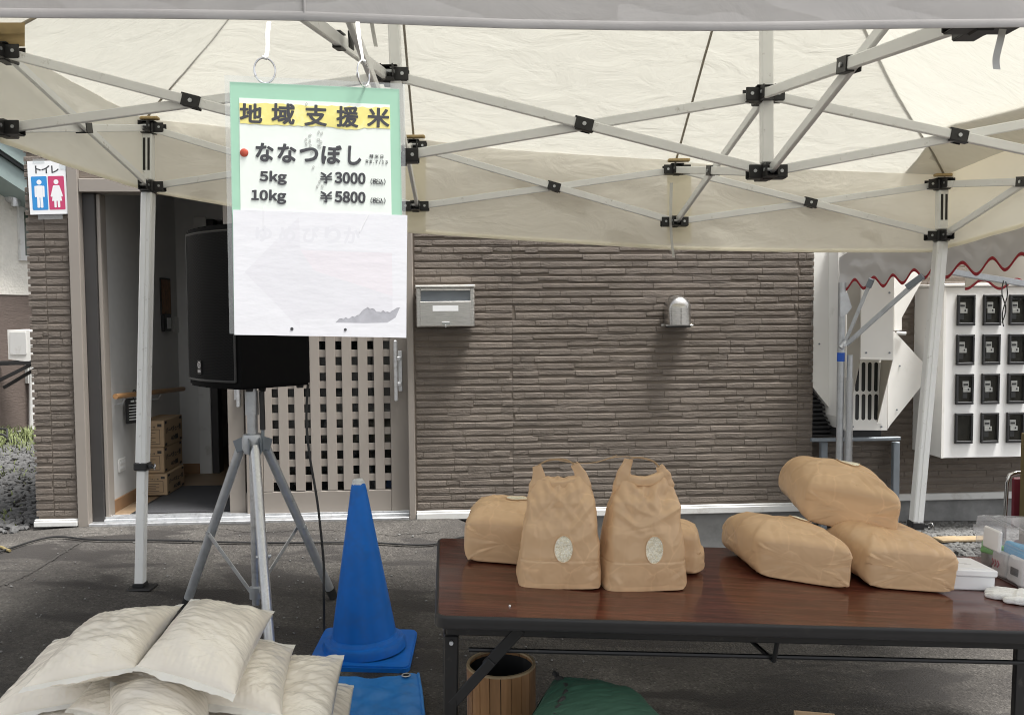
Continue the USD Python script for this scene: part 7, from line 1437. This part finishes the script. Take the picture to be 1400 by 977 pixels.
# ================================================================== PILE OF CREAM RICE SACKS
def pillow(cs, th, seed, n=84, bulge=(2.4, 2.8), pinch=0.055, wr=1.0, sag=0.0):
    c = [P(*q) for q in cs]                                        # front left, front right, back right, back left
    u = np.linspace(0, 1, n); v = np.linspace(0, 1, int(n * 1.3)); U, Vv = np.meshgrid(u, v)
    def surf(U, Vv):
        u2 = 0.5 + (U - 0.5) * (1 - pinch * np.sin(np.pi * Vv) ** 0.8); v2 = 0.5 + (Vv - 0.5) * (1 - pinch * 0.8 * np.sin(np.pi * U) ** 0.8)
        return (c[0] * ((1 - u2) * (1 - v2))[..., None] + c[1] * (u2 * (1 - v2))[..., None] + c[2] * (u2 * v2)[..., None] + c[3] * ((1 - u2) * v2)[..., None])
    S0 = surf(U, Vv); nn = unit(np.cross(c[1] - c[0], c[3] - c[0])); nn = nn if nn[2] > 0 else -nn
    W = np.linalg.norm(c[1] - c[0]); Lc = np.linalg.norm(c[3] - c[0])
    prof = np.clip(1 - np.abs(2 * U - 1) ** bulge[0], 0, 1) ** 0.58 * np.clip(1 - np.abs(2 * Vv - 1) ** bulge[1], 0, 1) ** 0.62
    loc = np.stack([U * W, Vv * Lc, 0 * U], -1); q = loc.reshape(-1, 3)
    lump = (0.022 * (fbm(q * 5.5 + seed, 3, seed) - 0.5)).reshape(U.shape)
    ev = np.minimum(Vv, 1 - Vv) * Lc; eu = np.minimum(U, 1 - U) * W
    ph = (fbm(q * (9, 5, 1) + seed, 2, seed + 3) * 9).reshape(U.shape)
    pleat = (0.35 + 1.3 * np.clip(fbm(q * 9 + seed * 2, 2, seed + 6) - 0.35, 0, 1) * 2).reshape(U.shape) * 0.0024 * np.sin(U * W * 2 * np.pi / 0.021 + ph) * np.exp(-ev / 0.04) + 0.0016 * np.sin(Vv * Lc * 2 * np.pi / 0.030 + ph * 1.3) * np.exp(-eu / 0.03)
    diag = np.random.default_rng(seed).uniform(-0.8, 0.8)
    fine = (fbm(np.column_stack([(q[:, 0] * math.cos(diag) - q[:, 1] * math.sin(diag)) * 16, (q[:, 0] * math.sin(diag) + q[:, 1] * math.cos(diag)) * 75, 0 * q[:, 0] + seed]), 4, seed + 8) - 0.5).reshape(U.shape) * 0.0085
    cr = crumple(q, seed + 2, 9, 0.0035, 6).reshape(U.shape)
    live = np.clip(prof * 1.6, 0, 1)
    hgt_ = th * 0.5 * prof + (lump + pleat + fine + cr) * live * wr
    top = S0 + nn * hgt_[..., None]; bot = S0 - nn * (th * 0.5 * prof * 0.95 + lump * live)[..., None]
    if sag:
        dz = sag * (1 - 4 * (Vv - 0.5) ** 2); top[..., 2] += dz; bot[..., 2] += dz
    m = cat([sheet(top), T(sheet(bot).vertices, sheet(bot).faces[:, ::-1])])
    m = trimesh.Trimesh(m.vertices, m.faces, process=True)
    seams = []
    for edge_, d in ((top[0], unit(c[0] - c[3])), (top[-1], unit(c[3] - c[0]))):
        k = np.linspace(0, 1, len(edge_)); wv = 0.006 * (fbm(np.column_stack([k * 7, 0 * k + seed, 0 * k]), 3, seed) - 0.5) * 2
        rows = [edge_ - d * 0.006 + nn * 0.0012, edge_ + d * 0.004, edge_ + d * 0.016 + nn * (wv * 0.8)[:, None], edge_ + d * 0.027 + nn * (wv * 1.6)[:, None] - EZ * 0.003]
        s_ = sheet(np.array(rows)); seams.append(s_)
    return m, seams, sum(c) / 4
PILE = [
 ('large cream rice sack on top at the left of the pile', [(31, 940, 2.42), (185, 912, 2.48), (249, 828, 2.95), (123, 847, 2.90)], 0.135, 101, 1.0),
 ('cream rice sack at the peak of the pile, its back corner standing up', [(186, 910, 2.40), (322, 950, 2.30), (374, 838, 2.78), (258, 822, 2.86)], 0.150, 107, 1.0),
 ('cream rice sack leaning just right of the peak sack', [(225, 955, 2.50), (386, 978, 2.38), (402, 886, 2.80), (285, 862, 2.88)], 0.13, 113, 1.1),
 ('cream rice sack standing up at the right of the pile above the blue tarp', [(325, 1020, 2.40), (448, 1040, 2.33), (470, 900, 2.84), (366, 897, 2.92)], 0.13, 127, 1.1),
 ('cream rice sack lowest at the right, half hidden beside the blue tarp', [(395, 1070, 2.42), (470, 1075, 2.42), (484, 938, 2.92), (400, 932, 2.97)], 0.10, 131, 1.0),
 ('cream rice sack with a rounded end facing the front, in the middle of the pile', [(140, 1062, 2.14), (292, 1064, 2.14), (288, 940, 2.56), (150, 938, 2.57)], 0.19, 137, 1.0),
 ('cream rice sack directly under the large left one, reaching the left edge', [(-30, 988, 2.52), (130, 956, 2.58), (215, 856, 3.05), (72, 876, 3.02)], 0.13, 139, 1.0),
 ('small visible end of a cream rice sack squeezed between the left and middle sacks', [(92, 968, 2.46), (160, 985, 2.46), (238, 915, 2.9), (150, 908, 2.92)], 0.09, 149, 1.0),
 ('cream rice sack at the bottom left corner of the pile', [(-40, 1065, 2.40), (118, 1055, 2.42), (150, 976, 2.80), (-10, 984, 2.78)], 0.13, 151, 1.0),
 ('cream rice sack low in the gap between the middle and right sacks', [(262, 1062, 2.38), (405, 1066, 2.38), (408, 984, 2.75), (278, 972, 2.78)], 0.11, 157, 1.0)]
for lb, cs, th_k, sd, wr_ in PILE:
    m, sm, ctr = pillow(cs, th_k, sd, wr=wr_)
    t = thing('rice_sack', lb, 'rice sack', ctr, None)
    part(t, 'film_body', m, 'bag_film', True)
    for s_ in sm: part(t, 'end_seam', s_, 'bag_seam', True)
for k, (x, y) in enumerate(((-1.42, 2.55), (-1.02, 2.62), (-0.66, 2.66), (-1.3, 2.2), (-0.85, 2.2))):       # the layers that carry the pile
    z0_ = float(gz(x, y)) + 0.03
    for q in range(2):
        h_ = 0.05 + 0.1 * q
        if k == 2 and q: continue
        c_ = np.array([x, y, z0_ + h_]); pts = [c_ + (sx_ * 0.17, sy_ * 0.24, 0) for sx_, sy_ in ((-1, -1), (1, -1), (1, 1), (-1, 1))]
        P_ = P; P = lambda *a_: np.array(a_); m, sm, ctr = pillow([tuple(p) for p in pts], 0.12, 200 + 10 * k + q, n=30); P = P_
        t = thing('rice_sack', 'cream rice sack in the buried bottom layers of the pile', 'rice sack', ctr, 'buried rice sacks'); part(t, 'film_body', m, 'bag_film', True)

# ================================================================== ON THE GROUND, UNDER THE TABLE
tc4 = [G(440, 933), G(572, 929), G(590, 1060), G(300, 1100)]
n = 40; U, V_ = np.meshgrid(np.linspace(0, 1, n), np.linspace(0, 1, n))
Tg = tc4[0] * ((1 - U) * (1 - V_))[..., None] + tc4[1] * (U * (1 - V_))[..., None] + tc4[2] * (U * V_)[..., None] + tc4[3] * ((1 - U) * V_)[..., None]
Tg[..., 2] = gz(Tg[..., 0], Tg[..., 1]) + 0.012 + 0.05 * np.clip(fbm(Tg * (7, 7, 0), 3, 21) - 0.35, 0, 1) + 0.010 * crumple(Tg.reshape(-1, 3), 5, 9, 1, 6).reshape(n, n)
Tg[0, :, 1] += 0.03 * (fbm(np.column_stack([np.linspace(0, 3, n), np.zeros(n), np.zeros(n)]), 2, 6) - 0.5)
tarp = thing('blue_tarp', 'bright blue plastic tarp with an eyelet under the rice sacks', 'tarp', tc4[1])
part(tarp, 'tarp_sheet', sheet(Tg), 'tarp_blue', True)
k1 = (2, n - 6); ec = Tg[k1] + (0, 0, 0.006)
part(tarp, 'eyelet', moved(lathe([(0.012, 0.0), (0.017, 0.002), (0.02, 0.0)], 20), t=ec), 'galvanised', 40); part(tarp, 'eyelet_hole', moved(lathe([(0.0005, 0.0012), (0.0125, 0.0012)], 20), t=ec), 'dark_liner')
part(tarp, 'hem', tube(Tg[:, -1] + (0, 0, 0.004), 0.006, 6), 'tarp_blue', 40)

bc = P(685, 906, 2.62); rB = 48 * 2.62 / 1150; zg_ = float(gz(bc[0], bc[1]))
bk_ = thing('slatted_bin', 'round wooden slat bin with a dark inside under the left of the table', 'bin', (bc[0], bc[1], zg_))
hb_ = bc[2] - zg_
NS = 20
for k in range(NS):
    a0, a1 = 2 * np.pi * k / NS + 0.012, 2 * np.pi * (k + 1) / NS - 0.012
    pr = [(r * math.cos(a), r * math.sin(a)) for r, aa in ((rB, (a0, (a0 + a1) / 2, a1)), (rB - 0.007, (a1, a0))) for a in aa]
    part(bk_, 'slat', moved(prism(Polygon(pr), 0.004, hb_ - 0.002 * (k % 3)), t=(bc[0], bc[1], zg_)), 'slat_wood')
part(bk_, 'liner', moved(lathe([(rB - 0.0095, hb_ - 0.012), (rB - 0.0095, 0.01), (0.001, 0.008)], 40), t=(bc[0], bc[1], zg_)), 'dark_liner', 40)
part(bk_, 'rim', moved(lathe([(rB - 0.009, hb_ - 0.004), (rB - 0.009, hb_ + 0.002), (rB - 0.0005, hb_ + 0.002), (rB + 0.0005, hb_ - 0.004)], 48), t=(bc[0], bc[1], zg_)), 'wood_scrap', 40)

gb = [(706, 1010, 2.10), (930, 1006, 2.10), (872, 950, 2.42), (757, 928, 2.50)]
m, sm, ctr = pillow(gb, 0.08, 303, n=60, wr=0.8, bulge=(4, 5), pinch=0.02)
gcl = thing('green_cloth_bag', 'dark green cloth bag with a black drawstring under the table', 'bag', (ctr[0], ctr[1], float(gz(ctr[0], ctr[1]))))
part(gcl, 'cloth', m, 'green_cloth', True)
sk = m.vertices; base_z = float(gz(ctr[0], ctr[1])) + 0.01
ring4 = np.array([P(*q) for q in gb]); rows_ = [np.array([ring4[k % 4] * (1 - f) + ring4[(k + 1) % 4] * f for k in range(4) for f in np.linspace(0, 1, 8, endpoint=False)])]
low_ = rows_[0].copy(); low_ = ctr + (low_ - ctr) * 1.05; low_[:, 2] = base_z; rows_.append(low_)
part(gcl, 'cloth_side', sheet(np.array([rows_[0] * (1 - t) + rows_[1] * t + np.array([0, 0, 0]) for t in np.linspace(0, 1, 6)]), wrap=True), 'green_cloth', 40)
st_ = smooth_path([P(757, 926, 2.49), P(768, 936, 2.43), P(773, 948, 2.36), P(768, 962, 2.28), P(757, 985, 2.18)], 30) + (0, -0.01, 0.016)
part(gcl, 'drawstring', tube(st_ + 0.004 * np.column_stack([np.sin(np.linspace(0, 40, 30)), np.zeros(30), np.cos(np.linspace(0, 37, 30))]), 0.008, 8), 'black_rubber', 40)

cbp = P(1085, 971, 2.35); cbq = P(1135, 974, 2.33); wxx = unit(cbq - cbp); Lx = 0.24; zf = float(gz(cbp[0], cbp[1]))
cbx = thing('cardboard_box', 'small open cardboard box just showing its rim under the table', 'box', (cbp[0], cbp[1], zf))
CB = frame((cbp[0], cbp[1], zf + 0.002), unit(wxx * (1, 1, 0)), unit(np.cross(EZ, wxx * (1, 1, 0))), EZ); hz = cbp[2] - zf
part(cbx, 'side', moved(cbox((0, -0.20, 0), (0.004, 0, hz), 0.0005), CB), 'carton'); part(cbx, 'side', moved(cbox((0.106, -0.20, 0), (0.110, 0, hz), 0.0005), CB), 'carton'); part(cbx, 'side', moved(cbox((0.0042, -0.004, 0), (0.1058, 0, hz), 0.0005), CB), 'carton'); part(cbx, 'side', moved(cbox((0.0042, -0.2, 0), (0.1058, -0.196, hz * 0.98), 0.0005), CB), 'carton')
part(cbx, 'flap', moved(cbox((-0.05, -0.19, hz - 0.03), (-0.001, -0.01, hz - 0.027), 0.0005), CB), 'carton')
# scraps on the gravel, chair at the right
for k, (px, py, dx) in enumerate(((1297, 738, 0.09), (1325, 731.5, 0.11))):
    c_ = P(px, py, 5.3); c_[2] = float(gz(c_[0], c_[1])) + (h2 - float(gz(c_[0], c_[1]))) * float(sstep(4.75, 5.2, c_[1])) + 0.03
    solo('wood_offcut', moved(cbox((-dx, -0.04, -0.008), (dx, 0.04, 0.008), 0.003), trimesh.transformations.euler_matrix(0.05, 0.05 - 0.12 * k, 0.3 - 0.5 * k), c_), 'wood_scrap', ('pale wood offcut on the gravel nearest the kraft bags', 'pale wood offcut on the gravel beside the clear tub')[k], 'wood') if False else solo('wood_offcut', moved(moved(cbox((-dx, -0.04, -0.008), (dx, 0.04, 0.008), 0.003), trimesh.transformations.euler_matrix(0.05, 0.05 - 0.12 * k, 0.3 - 0.5 * k)), t=c_), 'wood_scrap', ('pale wood offcut on the gravel nearest the kraft bags', 'pale wood offcut on the gravel beside the clear tub')[k], 'wood')
cy = 4.55; cA = P(1377, 646, cy); cw = 0.40
chz = float(gz(cA[0] + 0.2, cy)); chh = thing('folding_chair', 'folding chair with a dark red backrest and chrome frame at the right edge', 'chair', (cA[0] + 0.2, cy, chz))
zt_ = cA[2]; zb2 = chz + 0.012
fr_pts = [(cA[0] + 0.012, cy, zb2), (cA[0] + 0.003, cy + 0.02, zt_ - 0.35), (cA[0], cy, zt_ - 0.05), (cA[0] + 0.015, cy, zt_ - 0.012), (cA[0] + 0.05, cy, zt_), (cA[0] + cw - 0.05, cy, zt_), (cA[0] + cw - 0.015, cy, zt_ - 0.012), (cA[0] + cw, cy, zt_ - 0.05), (cA[0] + cw - 0.003, cy + 0.02, zt_ - 0.35), (cA[0] + cw - 0.012, cy, zb2)]
part(chh, 'frame', tube(np.array(fr_pts), 0.011, 12), 'chrome', 40)
part(chh, 'backrest', cbox((cA[0] + 0.02, cy - 0.022, zt_ - 0.30), (cA[0] + cw - 0.02, cy - 0.004, zt_ - 0.022), 0.008), 'chair_vinyl')
zseat = chz + 0.43
part(chh, 'seat', cbox((cA[0] + 0.02, cy - 0.40, zseat), (cA[0] + cw - 0.02, cy - 0.03, zseat + 0.03), 0.01), 'chair_vinyl')
for dx in (0.03, cw - 0.03): part(chh, 'leg', tube([(cA[0] + dx, cy - 0.38, zb2), (cA[0] + dx, cy + 0.0, zseat - 0.01)], 0.011, 10), 'chrome', 40)
ob = P(1393, 690, cy - 0.2)
obx = thing('olive_carton', 'tall olive brown carton standing on the red chair at the right edge', 'carton', (ob[0] + 0.15, cy - 0.2, zseat + 0.031))
zt2 = P(1396, 600, cy - 0.3)[2]
part(obx, 'box', cbox((P(1394.5, 650, cy - 0.08)[0], cy - 0.32, zseat + 0.032), (ob[0] + 0.30, cy - 0.08, zt2), 0.003), 'olive_card'); part(obx, 'tape', cbox((ob[0] + 0.14, cy - 0.3205, zt2 - 0.1), (ob[0] + 0.19, cy - 0.0795, zt2 + 0.0006), 0), 'kraft_string')
